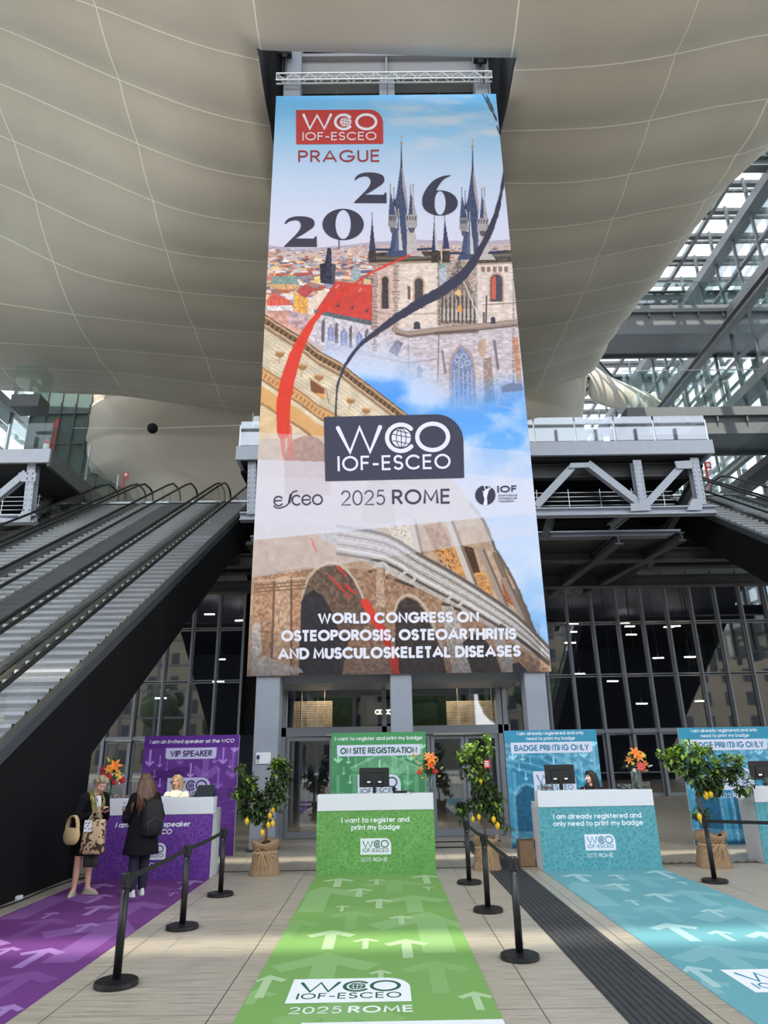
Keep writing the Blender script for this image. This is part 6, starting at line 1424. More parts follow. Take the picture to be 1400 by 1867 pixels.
# ---- ribbed entrance mat and door mats
mb = MB(); mb.use(0); mb.box(1.80, 2.40, 4.2, 17.2, 0, .006)
for k in range(9): x = 1.815 + k * .0655; mb.box(x, x + .042, 4.2, 17.2, .006, .012)
tag(mb.build('entrance_mat', [mat('ribbed_mat', rgb(56, 57, 60), .75, noise=.25, nscale=9)]), 'long dark ribbed entrance mat between the green and teal carpets', 'mat')
for x0, x1, y, lab in ((1.0, 2.7, 17.35, 'narrow black mat strip right at the porch doors'), (.8, 1.79, 16.35, 'narrow black mat strip in front of the porch, by the middle lemon tree')):
    mb = MB(); mb.box(x0, x1, y, y + .14, 0, .008); tag(mb.build('mat_strip', M_BLACK), lab, 'mat')
mb = MB(); mb.use(0); mb.box(4.85, 6.75, 13.7, 13.76, 0.0, .005); mb.use(1)
for k in range(11): mb.box(4.88 + k * .17, 4.97 + k * .17, 13.705, 13.755, .005, .0062)
tag(mb.build('hazard_tape', [M_BLACK, mat('tape_yellow', rgb(226, 206, 96), .5)]), 'black and yellow hazard tape on the floor beside the right lemon tree', 'tape')
# ---- queue posts with retractable belts
M_POST = mat('black_post', rgb(22, 22, 24), .42, spec=.4); M_BELT = mat('black_belt', rgb(16, 16, 18), .8)
PZ = .855
def belt(par, a, b, name='belt'):
    mb = MB(); a = Vector(a); b = Vector(b); n = 9; s = (b - a).cross(Vector((0, 0, 1))).normalized() * .0015; rowsA, rowsB = [], []
    for k in range(n):
        p_ = a.lerp(b, k / (n - 1)); sag = -.012 * math.sin(math.pi * k / (n - 1)); rowsA.append([tuple(p_ + s + Vector((0, 0, z + sag))) for z in (-.025, .025)] + [tuple(p_ - s + Vector((0, 0, z + sag))) for z in (.025, -.025)])
    mb.loft(rowsA); mb.build(name, M_BELT, par, world=True)
proto_post = [None]
def queue_post(x, y, label):
    if proto_post[0] is None:
        t = thing('queue_post', label, 'post', (x, y, 0), group='belt barrier posts')
        mb = MB(); mb.lathe([(.19, 0), (.192, .012), (.19, .038), (.178, .046), (.06, .052), (.045, .055)], n=72); mb.build('base', M_POST, t, smooth=False)
        mb = MB(); mb.lathe([(.037, .05), (.037, .80)], n=24); mb.build('pole', M_POST, t, smooth=True)
        mb = MB(); mb.lathe([(.040, .775), (.043, .785), (.043, .895), (.036, .905)], n=24); mb.cbox(-.052, .052, -.016, .016, .815, .885, .004); mb.cbox(-.016, .016, -.052, .052, .815, .885, .004); mb.build('belt_cassette', M_POST, t)
        mb = MB(); mb.box(-.005, .005, -.046, -.042, .74, .765); mb.build('belt_latch', M_STAIN, t)
        proto_post[0] = t; return t
    t = proto_post[0].copy(); COL.objects.link(t)
    for ch in kids(proto_post[0]):
        if ch.name.startswith('belt.') or ch.name == 'belt': continue
        c = ch.copy(); COL.objects.link(c); c.parent = t
    t.location = (x, y, 0); t['label'] = label; return t
pL = [queue_post(-2.42, 7.19, 'black belt post nearest the camera, beside the purple carpet'), queue_post(-2.42, 9.33, 'black belt post in the middle of the left row, beside the purple carpet'), queue_post(-2.42, 11.36, 'black belt post of the left row nearest the purple counter')]
pR = [queue_post(1.32, 7.80, 'black belt post nearest the camera, beside the ribbed mat'), queue_post(1.32, 9.96, 'black belt post in the middle of the row beside the ribbed mat'), queue_post(1.32, 11.99, 'black belt post farthest along the row beside the ribbed mat')]
pX = queue_post(5.04, 11.71, 'black belt post in front of the right lemon tree, its belt leading out of frame')
for r in (pL, pR):
    for a, b in ((0, 1), (1, 2)): A_, B_ = r[a].location, r[b].location; belt(r[a], (A_.x, A_.y + .05, PZ), (B_.x, B_.y - .05, PZ))
belt(pX, (5.09, 11.70, PZ), (6.98, 11.0, PZ))
# ---- notice on the column, corner guard, cable
t = thing('wall_notice', 'small white notice with a dark blue mark on the left steel column', 'notice', on_y(480, 1382, 16.2)); mb = MB(); mb.box(-.165, .165, -.012, .0, -.12, .12); mb.build('sheet', M_WHITE, t)
mb = MB(); mb.box(-.15, -.08, -.0135, -.012, -.03, .06); mb.build('blue_mark', mat('navy_ink', rgb(36, 40, 96), .5), t)
mb = MB()
for k in range(3): mb.box(-.15 + k * 0, -.09, -.0135, -.012, -.1 + k * .02, -.09 + k * .02)
mb.build('text_lines', mat('grey_ink', rgb(120, 120, 130), .6), t)
cab = smooth_path([(-5.3, 8.5), (-5.33, 10.2), (-5.26, 11.2), (-5.3, 12.2), (-5.2, 13.0), (-5.0, 13.45), (-4.6, 13.5)], 6)
t = thing('floor_cable', 'thin black cable lying along the foot of the black wall', 'cable', (-5.3, 11, 0)); mb = MB(); mb.tube([(x, y, .012) for x, y in cab], .011, 6); mb.build('cord', M_PLASTIC, t, smooth=True, world=True)
mb = MB(); mb.cbox(-5.42, -5.34, 11.3, 11.42, 0, .05, .008); mb.build('plug', M_WHITE, t, world=True)
# ---- equipment on the counters
TOPZ = 1.27
def monitor(x, y, label, rz=0.0, z=1.062):
    t = thing('monitor', label, 'monitor', (x, y, z), rz); mb = MB(); zz = .30
    mb.cbox(-.275, .275, -.02, .012, zz, zz + .335, .006); mb.cbox(-.17, .17, -.045, -.018, zz + .06, zz + .25, .01); mb.build('casing', M_PLASTIC, t)
    mb = MB(); mb.box(-.262, .262, .012, .0135, zz + .014, zz + .321); mb.build('screen', mat('screen_glass', rgb(34, 38, 46), .15), t)
    mb = MB(); mb.box(-.03, .03, -.05, -.02, .015, zz + .16); mb.cbox(-.12, .12, -.11, .09, 0, .015, .005); mb.build('stand', M_PLASTIC, t)
    mb = MB(); mb.box(-.17, .17, -.0465, -.045, zz + .245, zz + .25); mb.build('vent_slot', M_BLACK, t)
    mb = MB(); mb.box(-.13, -.07, -.0465, -.045, zz + .075, zz + .105); mb.box(.07, .13, -.0465, -.045, zz + .075, zz + .105); mb.build('port_label', M_WHITE, t)
monitor(-.165, 13.52, 'black computer monitor seen from behind on the green counter', z=1.06)
monitor(3.27, 13.55, 'black computer monitor seen from behind on the teal counter with the woman', z=1.06)
monitor(7.25, 13.9, 'black computer monitor at the right edge of the photo', z=1.06)
def scanner(x, y, label, z=1.06):
    t = thing('barcode_scanner', label, 'scanner', (x, y, z)); mb = MB(); mb.lathe([(.06, 0), (.06, .015), (.02, .025), (.015, .03)], n=18); mb.tube([(0, 0, .03), (0, -.01, .16), (0, -.04, .22)], .011, 8); mb.build('stand', M_PLASTIC, t)
    mb = MB(); mb.cap((0, -.09, .275), (0, .05, .25), .04, .032, 12); mb.cap((0, .03, .25), (0, .07, .12), .022, .02, 10); o = mb.build('gun', M_PLASTIC, t, smooth=True)
scanner(.19, 13.38, 'black barcode scanner standing right of the monitor on the green counter', z=1.062)
scanner(3.70, 13.40, 'black barcode scanner between monitor and woman on the teal counter', z=1.062)
mb = MB(); mb.cbox(.17, .50, 13.1, 13.24, TOPZ, TOPZ + .035, .006); mb.use(1); mb.box(.42, .48, 13.098, 13.1, TOPZ + .008, TOPZ + .022)
tag(mb.build('card_reader', [M_PLASTIC, M_WHITE]), 'flat black device lying on top of the green counter right of the monitor', 'device')
t = thing('tablet', 'dark folded tablet standing on the purple counter beside the seated woman', 'tablet', (-3.17, 13.0, TOPZ), .15); mb = MB()
mb.loft([[(-.17, -.03, 0), (.17, -.03, 0), (.17, -.015, 0), (-.17, -.015, 0)], [(-.10, .09, .19), (.19, .09, .19), (.19, .105, .19), (-.10, .105, .19)]]); mb.build('tablet_body', mat('tablet_glass', rgb(46, 52, 56), .2), t)
mb = MB(); mb.poly([(.17, -.02, 0), (.2, .14, 0), (.17, .1, .17)]); mb.poly([(-.17, -.02, 0), (-.2, .14, 0), (-.1, .1, .17)]); mb.box(-.24, .2, -.02, .14, 0, .008); mb.build('cover', M_PLASTIC, t)
t = thing('paper_stack', 'thin stack of white papers on the purple counter before the seated woman', 'papers', (-3.95, 13.05, TOPZ)); mb = MB()
for k in range(6): mb.box(-.15 + .004 * (k % 3), .17 + .004 * (k % 2), -.09, .1, k * .003, k * .003 + .0025)
mb.build('sheets', M_WHITE, t)
rng = random.Random(12)
M_SWEET = [mat('sweet_wrap_%d' % k, rgb(*c), .25) for k, c in enumerate(((120, 90, 92), (196, 190, 196), (88, 60, 66), (150, 120, 100)))]
def sweets(x, y, w_, d, n, label, box=True, z=TOPZ, ht=.12):
    if box:
        t = thing('clear_box', label[0], 'box', (x, y, z)); mb = MB(); k = .004
        mb.box(-w_, w_, -d, -d + k, 0, ht); mb.box(-w_, w_, d - k, d, 0, ht); mb.box(-w_, -w_ + k, -d + k, d - k, 0, ht); mb.box(w_ - k, w_, -d + k, d - k, 0, ht); mb.box(-w_, w_, -d, d, 0, k); mb.build('clear_wall', M_CLEAR, t)
    mb = MB()
    for k in range(n):
        mb.use(rng.randrange(4)); c = (x + rng.uniform(-w_, w_) * .85, y + rng.uniform(-d, d) * .8, z + .022 + rng.random() * (.05 if box else .025) * (1 - k / n * .2)); R = Matrix.Rotation(rng.uniform(0, 3), 3, 'Z')
        mb.ell(c, (.022, .014, .013), 7, 5, R)
    o = mb.build('wrapped_sweets', M_SWEET); tag(o, label[1], 'sweets', None, 'stuff')
sweets(-4.48, 12.98, .30, .07, 60, (None, 'scatter of wrapped sweets on top of the purple counter under the flowers'), False)
sweets(2.93, 13.17, .10, .07, 40, ('clear acrylic box of sweets left of the monitor on the teal counter', 'wrapped sweets inside the clear box left of the teal monitor'))
sweets(4.32, 13.14, .11, .07, 34, ('clear acrylic box of sweets on the teal counter left of the vase', 'wrapped sweets inside the clear box left of the teal vase'), ht=.09)
sweets(4.63, 13.12, .11, .07, 30, ('clear acrylic box of sweets at the right end of the teal counter', 'wrapped sweets inside the clear box at the right end of the teal counter'))
sweets(7.10, 13.50, .09, .06, 34, ('clear acrylic box of sweets on the counter at the right edge', 'wrapped sweets inside the clear box at the right edge'), ht=.15)
t = thing('cardboard_box', 'open brown cardboard box on the floor at the left of the teal counter', 'box', (2.52, 13.72, 0)); mb = MB(); mc = mat('cardboard', rgb(150, 122, 92), .85, noise=.1, nscale=9)
for b_ in ((-.09, .17, -.15, -.142), (-.09, .17, .142, .15)): mb.box(b_[0], b_[1], b_[2], b_[3], 0, .42)
mb.box(-.09, -.082, -.142, .142, 0, .42); mb.box(.162, .17, -.142, .142, 0, .42); mb.box(-.09, .17, -.15, .15, 0, .006); mb.build('box_body', mc, t)
for s_, nm in ((-1, 'flap'), (1, 'flap')):
    mb = MB(); mb.loft([[(-.09 if s_ < 0 else .17, -.14, .42), (-.09 if s_ < 0 else .17, .14, .42), (-.09 if s_ < 0 else .17, .14, .425), (-.09 if s_ < 0 else .17, -.14, .425)], [((-.2 if s_ < 0 else .26), -.14, .47), ((-.2 if s_ < 0 else .26), .14, .47), ((-.2 if s_ < 0 else .26), .14, .475), ((-.2 if s_ < 0 else .26), -.14, .475)]]); mb.build(nm, mc, t)
# ================================================================== PLANTS AND FLOWERS
M_LEAF = mat('lemon_leaf', rgb(56, 80, 42), .42, noise=.35, nscale=7); M_YOUNG = mat('young_lemon_leaf', rgb(134, 168, 66), .45, noise=.25, nscale=7)
M_TRUNK = mat('lemon_bark', rgb(112, 92, 72), .85, noise=.2, nscale=20); M_LEMON = mat('lemon_peel', rgb(240, 192, 40), .4, bump=.3, bscale=90)
M_BURLAP = mat('burlap', rgb(156, 128, 98), .95, noise=.16, nscale=60, bump=.6, bscale=160); M_RAFFIA = mat('raffia', rgb(196, 164, 126), .8); M_SOIL = mat('soil', rgb(72, 50, 38), .95, noise=.3, nscale=30)
def leaf(mb, p, d, ln, wd, up=Vector((0, 0, 1)), droop=.25):
    d = d.normalized(); s = d.cross(up)
    s = s.normalized() if s.length > 1e-3 else Vector((1, 0, 0)); n = s.cross(d).normalized()
    a = p; m1 = p + d * ln * .35 + n * ln * .05; m2 = p + d * ln * .7 - n * ln * droop * .25; e = p + d * ln - n * ln * droop; i = len(mb.v)
    mb.v += [tuple(a), tuple(m1 - s * wd * .5 + n * wd * .12), tuple(m1), tuple(m1 + s * wd * .5 + n * wd * .12), tuple(m2 - s * wd * .42 + n * wd * .1), tuple(m2), tuple(m2 + s * wd * .42 + n * wd * .1), tuple(e)]
    for f in ((0, 2, 1), (0, 3, 2), (1, 2, 5, 4), (2, 3, 6, 5), (4, 5, 7), (5, 6, 7)): mb.face([i + k for k in f])
def lemon_tree(base, label, trunk, blobs, lemons, seed, sack_w=.25, sack_h=.5, tag_at=None):
    rng = random.Random(seed); bx, by, _ = base
    t = thing('lemon_tree', label, 'plant', (bx, by, 0), group=None)
    mb = MB(); mb.tube([Vector(p) for p in trunk], [.022, .02, .018, .016, .012][:len(trunk)], 9)
    top = Vector(trunk[-1])
    for c, r, n, y in blobs:
        c = Vector(c); mid = top.lerp(c, .5) + Vector((rng.uniform(-.05, .05), rng.uniform(-.05, .05), .03)); mb.tube([top.lerp(Vector(trunk[-2]), rng.random() * .6), mid, c], [.011, .008, .004], 6)
        for k in range(5):
            e = c + Vector((rng.uniform(-1, 1) * r[0], rng.uniform(-1, 1) * r[1], rng.uniform(-1, 1) * r[2])) * .8; mb.tube([c.lerp(mid, rng.random() * .4), e], [.004, .002], 5)
    mb.build('trunk', M_TRUNK, t, smooth=True, world=True)
    dk, yg = MB(), MB()
    for c, r, n, yf in blobs:
        c = Vector(c); made = 0
        while made < n * 1.25:
            th = rng.uniform(0, 6.283); cz = rng.uniform(-1, 1); rr = rng.uniform(.25, 1.0) ** .6; sn = math.sqrt(1 - cz * cz)
            tw = c + Vector((r[0] * sn * math.cos(th), r[1] * sn * math.sin(th), r[2] * cz)) * rr
            out = (tw - c); out = out.normalized() if out.length > 1e-4 else Vector((0, 0, 1)); ax = (out + Vector((rng.uniform(-.6, .6), rng.uniform(-.6, .6), rng.uniform(-.4, .7)))).normalized()
            new = rng.random() < yf * (1.3 if cz > 0 else .5)
            for k in range(rng.randint(3, 5)):
                d = (ax * .5 + Vector((rng.uniform(-1, 1), rng.uniform(-1, 1), rng.uniform(-.7, .5)))).normalized(); L_ = rng.uniform(.08, .14)
                leaf(yg if new else dk, tw + ax * (k * .022 - .04), d, L_, L_ * rng.uniform(.42, .56), droop=rng.uniform(.05, .4)); made += 1
    dk.build('foliage', M_LEAF, t, world=True); yg.build('young_foliage', M_YOUNG, t, world=True)
    for q_ in lemons:
        c = on_y(q_[0], q_[1], by - .12 - .1 * rng.random()); s = q_[2] if len(q_) > 2 else 1.0; mb = MB(); r0 = .036 * s
        mb.lathe([(.002, -1.75 * r0), (.3 * r0, -1.5 * r0), (.45 * r0, -1.3 * r0), (.85 * r0, -.75 * r0), (1.0 * r0, 0), (.9 * r0, .65 * r0), (.5 * r0, 1.15 * r0), (.15 * r0, 1.35 * r0), (.08 * r0, 1.6 * r0)], (c[0], c[1], c[2]), 14)
        mb.tube([(c[0], c[1], c[2] + 1.3 * r0), (c[0] + .01, c[1] + .04, c[2] + .10)], .003, 5); mb.build('lemon', M_LEMON, t, smooth=True, world=True)
    # burlap sack gathered with raffia
    n = 40; rings = []
    prof = [(1.10, 0.0), (1.12, .03), (1.0, .12), (.93, .26), (.80, .36), (.74, .40), (.80, .435), (.96, .50), (1.04, .56), (.98, .60), (.84, .585), (.70, .54)]
    for j, (r, z) in enumerate(prof):
        ring = []
        for k in range(n):
            a = 2 * math.pi * k / n; wv = .035 * math.sin(7 * a + j * .25 + seed) + .03 * math.sin(11 * a - j * .4) + .02 * math.sin(17 * a + seed * 2)
            rr = sack_w * (r + wv * (2.0 if j in (4, 5, 6) else 1.0)); sq = 1 - .06 * math.cos(4 * a); zz = z * sack_h / .56 + (0 if j < 2 else .018 * math.sin(3 * a + seed) * (j > 6) * 2)
            ring.append((bx + rr * sq * math.cos(a), by + rr * sq * math.sin(a), zz))
        rings.append(ring)
    mb = MB(); mb.loft(rings, cap=False); mb.build('burlap_sack', M_BURLAP, t, smooth=True, world=True)
    mb = MB(); mb.lathe([(.001, .0), (sack_w * .8, 0)], (bx, by, sack_h * .93), 20, cap=False); mb.build('soil', M_SOIL, t, world=True)
    mb = MB(); tz = .405 * sack_h / .56; rr = sack_w * .83
    for k in range(3): mb.tube([(bx + rr * 1.02 * math.cos(a), by + rr * 1.02 * math.sin(a), tz + .008 * (k - 1) + .006 * math.sin(3 * a)) for a in np.linspace(0, 2 * math.pi, 30)[:-1]], .006, 5, closed=True)
    kx = bx + rng.uniform(-.05, .05); ky = by - rr * 1.05
    for k in range(34):
        a = rng.uniform(-1.2, 1.2); L_ = rng.uniform(.14, .36) * sack_h / .5; ex = kx + math.sin(a) * L_ * .95; ez_ = max(.012, tz - math.cos(a) * L_ * .95); fr = sack_w * 1.12 if ez_ < .1 else sack_w * 1.02
        ey = by - math.sqrt(max(.0, fr ** 2 - min((ex - bx) ** 2, fr ** 2 * .95))) - .012
        mb.tube([(kx, ky - .01, tz), (kx + (ex - kx) * .5, min(ky, ey) - .03, (tz + ez_) / 2 + .05), (ex, ey - .012, ez_)], .0035, 4)
    for s_ in (-1, 1): mb.tube([(kx, ky - .01, tz), (kx + s_ * .07, ky - .04, tz + .07), (kx + s_ * .13, ky - .03, tz + .02), (kx + s_ * .07, ky - .02, tz - .02), (kx, ky - .012, tz)], .006, 5)
    mb.build('raffia_tie', M_RAFFIA, t, world=True)
    if tag_at:
        p = on_y(tag_at[0], tag_at[1], by - .3); mb = MB(); mb.use(0); mb.box(p[0] - .06, p[0] + .06, p[1], p[1] + .004, p[2] - .07, p[2] + .07); mb.use(1)
        for k in range(3): mb.box(p[0] - .045, p[0] + .03, p[1] - .001, p[1], p[2] - .04 + k * .035, p[2] - .02 + k * .035)
        mb.build('plant_tag', [mat('tag_red', rgb(190, 50, 50), .5), M_WHITE], t, world=True)
    return t
def PY(x, y, Y): p = on_y(x, y, Y); return (float(p[0]), float(p[1]), float(p[2]))
y0 = 13.25
lemon_tree((-2.08, y0, 0), 'leafy lemon tree in a burlap sack before the left steel column', [(-2.08, y0, .40), (-2.07, y0, .72), (-2.06, y0, .98), (-2.06, y0, 1.1)],
  [(PY(460, 1470, y0), (.26, .22, .20), 300, .12), (PY(452, 1430, y0), (.17, .2, .22), 170, .25), (PY(440, 1400, y0 + .05), (.1, .14, .08), 40, .4), (PY(508, 1412, y0), (.22, .2, .22), 230, .22), (PY(512, 1392, y0), (.16, .16, .10), 90, .6), (PY(500, 1455, y0), (.22, .24, .22), 240, .15), (PY(482, 1490, y0), (.16, .16, .12), 90, .1), (PY(433, 1450, y0 - .1), (.08, .12, .10), 30, .5)],
  [(450, 1497, 1.1), (492, 1487), (498, 1477, .9), (489, 1504), (497, 1501), (478, 1518, 1.1)], 3)
y0 = 13.36
lemon_tree((1.80, y0, 0), 'tall sparse lemon tree with a red tag, in a burlap sack on the ribbed mat', [(1.80, y0, .40), (1.80, y0, .72), (1.74, y0, 1.02), (1.72, y0, 1.15)],
  [(PY(866, 1378, y0), (.24, .2, .22), 190, .95), (PY(888, 1357, y0), (.08, .1, .16), 50, 1.0), (PY(845, 1382, y0), (.13, .14, .14), 60, .9), (PY(868, 1410, y0), (.26, .22, .16), 130, .5), (PY(880, 1432, y0), (.2, .2, .16), 120, .12), (PY(897, 1460, y0), (.20, .2, .20), 240, .25), (PY(858, 1468, y0), (.22, .2, .14), 110, .08), (PY(842, 1482, y0), (.09, .12, .11), 50, .15), (PY(905, 1492, y0), (.14, .14, .10), 55, .12), (PY(925, 1508, y0), (.10, .08, .03), 12, .8)],
  [(876, 1424, 1.0), (862, 1493, .9), (873, 1489), (900, 1494, 1.1), (907, 1505, 1.25)], 8, .23, .50, (888, 1393))
y0 = 13.22
lemon_tree((5.73, y0, 0), 'spreading lemon tree in a burlap sack before the right blue panel', [(5.73, y0, .42), (5.68, y0, .75), (5.64, y0, 1.05), (5.66, y0, 1.25)],
  [(PY(1262, 1372, y0), (.38, .3, .18), 330, .9), (PY(1225, 1382, y0), (.22, .2, .14), 120, .95), (PY(1320, 1395, y0), (.30, .26, .20), 220, .6), (PY(1285, 1410, y0), (.38, .3, .22), 360, .35), (PY(1295, 1435, y0), (.28, .26, .14), 220, .05), (PY(1345, 1425, y0), (.20, .2, .20), 130, .35), (PY(1350, 1390, y0), (.12, .16, .12), 60, .7), (PY(1240, 1402, y0), (.16, .16, .08), 50, .9), (PY(1280, 1482, y0), (.10, .1, .12), 40, .2), (PY(1265, 1480, y0 - .05), (.05, .06, .08), 10, .2)],
  [(1287, 1449, 1.45), (1296, 1448, 1.1), (1275, 1489, 1.2), (1279, 1497, .8)], 15, .26, .50)
# ---- bouquets in tall glass vases
M_STEM = mat('flower_stem', rgb(70, 92, 52), .6); M_FLEAF = mat('bouquet_leaf', rgb(52, 82, 40), .5, noise=.2, nscale=9); M_WATERGLASS = glass_mat('vase_glass', (.86, .9, .88), 1.5, .05)
def petal_flower(mb, c, ax, r, n=6, open_=.9, wd=.5):
    ax = ax.normalized(); s = ax.orthogonal().normalized(); b = ax.cross(s)
    for k in range(n):
        a = 2 * math.pi * k / n + .3; o = s * math.cos(a) + b * math.sin(a); d = (o * open_ + ax * (1.1 - open_)).normalized(); leaf(mb, c, d, r, r * wd, ax, .3)
def rose(mb, c, ax, r, rng):
    ax = ax.normalized(); s = ax.orthogonal().normalized(); b = ax.cross(s); mb.ell(c + ax * r * .2, r * .55, 10, 7)
    for ring, (rr, cnt, lift) in enumerate(((.55, 5, .5), (.8, 6, .25), (1.0, 7, 0.0))):
        for k in range(cnt):
            a = 2 * math.pi * (k + .5 * ring) / cnt; o = s * math.cos(a) + b * math.sin(a); mb.ell(c + o * r * rr * .55 + ax * r * lift, (r * .42, r * .42, r * .3), 8, 5)
def bouquet(x, y, z, label, heads, seed, h=.30, stems=True, spread=.2, gr=1.0):
    rng = random.Random(seed); t = thing('flower_vase', label, 'flowers', (x, y, z)); mb = MB()
    mb.lathe([(.001, .004), (.06, .004), (.062, .0), (.07, .02), (.066, .12), (.072, h), (.076, h + .012), (.072, h + .012), (.067, h), (.061, .12), (.062, .022), (.001, .018)], n=24, cap=False); mb.build('vase', M_WATERGLASS, t, smooth=True)
    mb = MB()
    for k in range(16): a = rng.uniform(0, 6.28); mb.tube([(.04 * math.cos(a), .04 * math.sin(a), .03), (-.03 * math.cos(a + .5), -.03 * math.sin(a + .5), h), (-.09 * math.cos(a + .4), -.09 * math.sin(a + .4), h + .14)], .004, 5)
    mb.build('stems', M_STEM, t)
    mb = MB()
    for k in range(int(190 * gr)):
        a = rng.uniform(0, 6.28); u_ = rng.uniform(.1, 1); c = Vector((math.cos(a) * spread * u_, math.sin(a) * spread * u_ * .8, h + .02 + rng.uniform(0, spread * 1.7) * (1.1 - u_ * .6))); d = Vector((math.cos(a) * u_, math.sin(a) * u_, rng.uniform(-.2, 1)))
        leaf(mb, c, d, rng.uniform(.06, .12), rng.uniform(.02, .035), droop=.3)
    mb.build('greenery', M_FLEAF, t)
    for kind, dx, dz, r, c in heads:
        mb = MB(); p = Vector((dx, -.06 - .07 * rng.random() - .1 * max(0, 1 - abs(dx) / .2), dz)); ax = Vector((dx * 1.6, -.8, (dz - h - .1) * 1.4 + .2)); r *= 1.18; m_ = mat('petal_%d_%d_%d' % c, rgb(*c), .55, noise=.15, nscale=12)
        if kind == 'lily': petal_flower(mb, p, ax, r, 6, .82, .42); mb.tube([p, p + ax.normalized() * r * .6], .004, 5)
        elif kind == 'rose': rose(mb, p, ax, r, rng)
        elif kind == 'bud': mb.cap(p, p + ax.normalized() * r * 1.4, r * .35, r * .15, 8)
        else: petal_flower(mb, p, ax, r, 11, .9, .3); mb.ell(p + ax.normalized() * .01, r * .3, 8, 6)
        mb.build({'lily': 'lily', 'rose': 'rose', 'bud': 'lily_bud', 'daisy': 'gerbera'}[kind], m_, t, smooth=kind == 'rose')
OR, RD, PK, YL, WTE, LR = (244, 132, 44), (178, 28, 40), (196, 64, 120), (244, 200, 70), (236, 226, 200), (226, 76, 40)
def at(px, py, Y, bx, bz): p = on_y(px, py, Y); return float(p[0] - bx), float(p[2] - bz)
bx, bz = float(on_y(201, 1452, 13.0)[0]), 1.27
bouquet(bx, 12.99, bz, 'glass vase of orange, red and pink flowers on the purple counter', [(k, *at(px, py, 12.99, bx, bz), r, c) for k, px, py, r, c in (('lily', 215, 1397, .12, OR), ('lily', 206, 1402, .08, (250, 160, 60)), ('rose', 194, 1413, .055, RD), ('rose', 205, 1416, .06, RD), ('rose', 199, 1424, .05, (150, 24, 40)), ('rose', 226, 1422, .055, RD), ('daisy', 192, 1403, .07, PK), ('rose', 214, 1426, .045, (190, 40, 44)), ('lily', 219, 1410, .06, YL), ('daisy', 223, 1417, .04, YL), ('bud', 204, 1387, .06, (200, 210, 110)), ('bud', 222, 1428, .05, WTE), ('bud', 188, 1430, .06, (214, 196, 90)), ('daisy', 210, 1412, .03, WTE), ('daisy', 198, 1419, .03, (240, 190, 180)))], 21, .29, spread=.19)
bx = float(on_y(784, 1446, 13.25)[0])
bouquet(bx, 13.18, 1.27, 'glass vase of orange lilies at the right end of the green counter', [(k, *at(px, py, 13.18, bx, 1.27), r, c) for k, px, py, r, c in (('lily', 784, 1383, .11, OR), ('lily', 783, 1394, .09, (240, 112, 34)), ('lily', 779, 1378, .07, (248, 160, 80)), ('rose', 764, 1408, .045, LR), ('rose', 792, 1406, .05, (196, 40, 36)), ('bud', 757, 1380, .07, (230, 214, 120)), ('bud', 760, 1390, .06, (236, 222, 150)), ('bud', 768, 1376, .06, (214, 200, 110)), ('bud', 799, 1415, .05, YL), ('bud', 770, 1418, .05, YL), ('bud', 803, 1401, .05, (232, 214, 140)), ('daisy', 767, 1401, .04, (232, 150, 40)), ('bud', 795, 1388, .05, (220, 190, 80)))], 22, .26, spread=.18, gr=1.2)
bx = float(on_y(1160, 1434, 13.2)[0])
bouquet(bx, 13.2, 1.27, 'glass vase of orange lilies and a coral gerbera on the teal counter', [(k, *at(px, py, 13.2, bx, 1.27), r, c) for k, px, py, r, c in (('lily', 1152, 1373, .11, OR), ('lily', 1157, 1380, .09, (250, 150, 60)), ('lily', 1143, 1386, .07, (244, 140, 60)), ('daisy', 1161, 1397, .085, (226, 92, 88)), ('rose', 1163, 1399, .04, (220, 70, 80)), ('lily', 1169, 1377, .06, YL), ('lily', 1173, 1392, .06, OR), ('bud', 1139, 1397, .05, WTE), ('bud', 1180, 1397, .05, WTE), ('daisy', 1151, 1404, .035, WTE), ('bud', 1141, 1376, .05, (230, 220, 130)), ('daisy', 1148, 1392, .03, YL), ('bud', 1172, 1405, .05, YL))], 23, .30, spread=.18, gr=1.2)
# ================================================================== PEOPLE
M_SKIN = mat('skin', rgb(214, 164, 142), .5, noise=.04, nscale=9); M_SKIN2 = mat('skin_fair', rgb(224, 178, 158), .5, noise=.04, nscale=9)
V = Vector
def hand(mb, wr, d, palm, thumb, curl=.5, s=1.0):
    """wrist point, pointing direction, palm normal, thumb side; five bent fingers"""
    d = V(d).normalized(); palm = (V(palm) - d * V(palm).dot(d)).normalized(); th = (V(thumb) - d * V(thumb).dot(d)); th = (th - palm * th.dot(palm)).normalized(); wr = V(wr)
    for k in range(4):
        o = th * (.027 - .018 * k) * s; mb.cap(wr + d * .012, wr + d * .085 * s + o, .017 * s, .0125 * s, 8)
        L_ = (.040, .046, .043, .033)[k] * s; b = wr + d * .088 * s + o; c1 = curl * .9; d1 = (d * math.cos(c1) + palm * math.sin(c1)); m_ = b + d1 * L_; c2 = curl * 1.9; d2 = (d * math.cos(c2) + palm * math.sin(c2)); e = m_ + d2 * L_ * .85
        mb.cap(b, m_, .0098 * s, .009 * s, 8); mb.cap(m_, e, .009 * s, .0075 * s, 8)
    b = wr + d * .028 * s + th * .022 * s; m_ = b + (d * .6 + th * .65 + palm * .35).normalized() * .042 * s; e = m_ + (d * .85 + th * .15 + palm * .45).normalized() * .032 * s
    mb.cap(b, m_, .0125 * s, .0105 * s, 8); mb.cap(m_, e, .0105 * s, .0085 * s, 8)
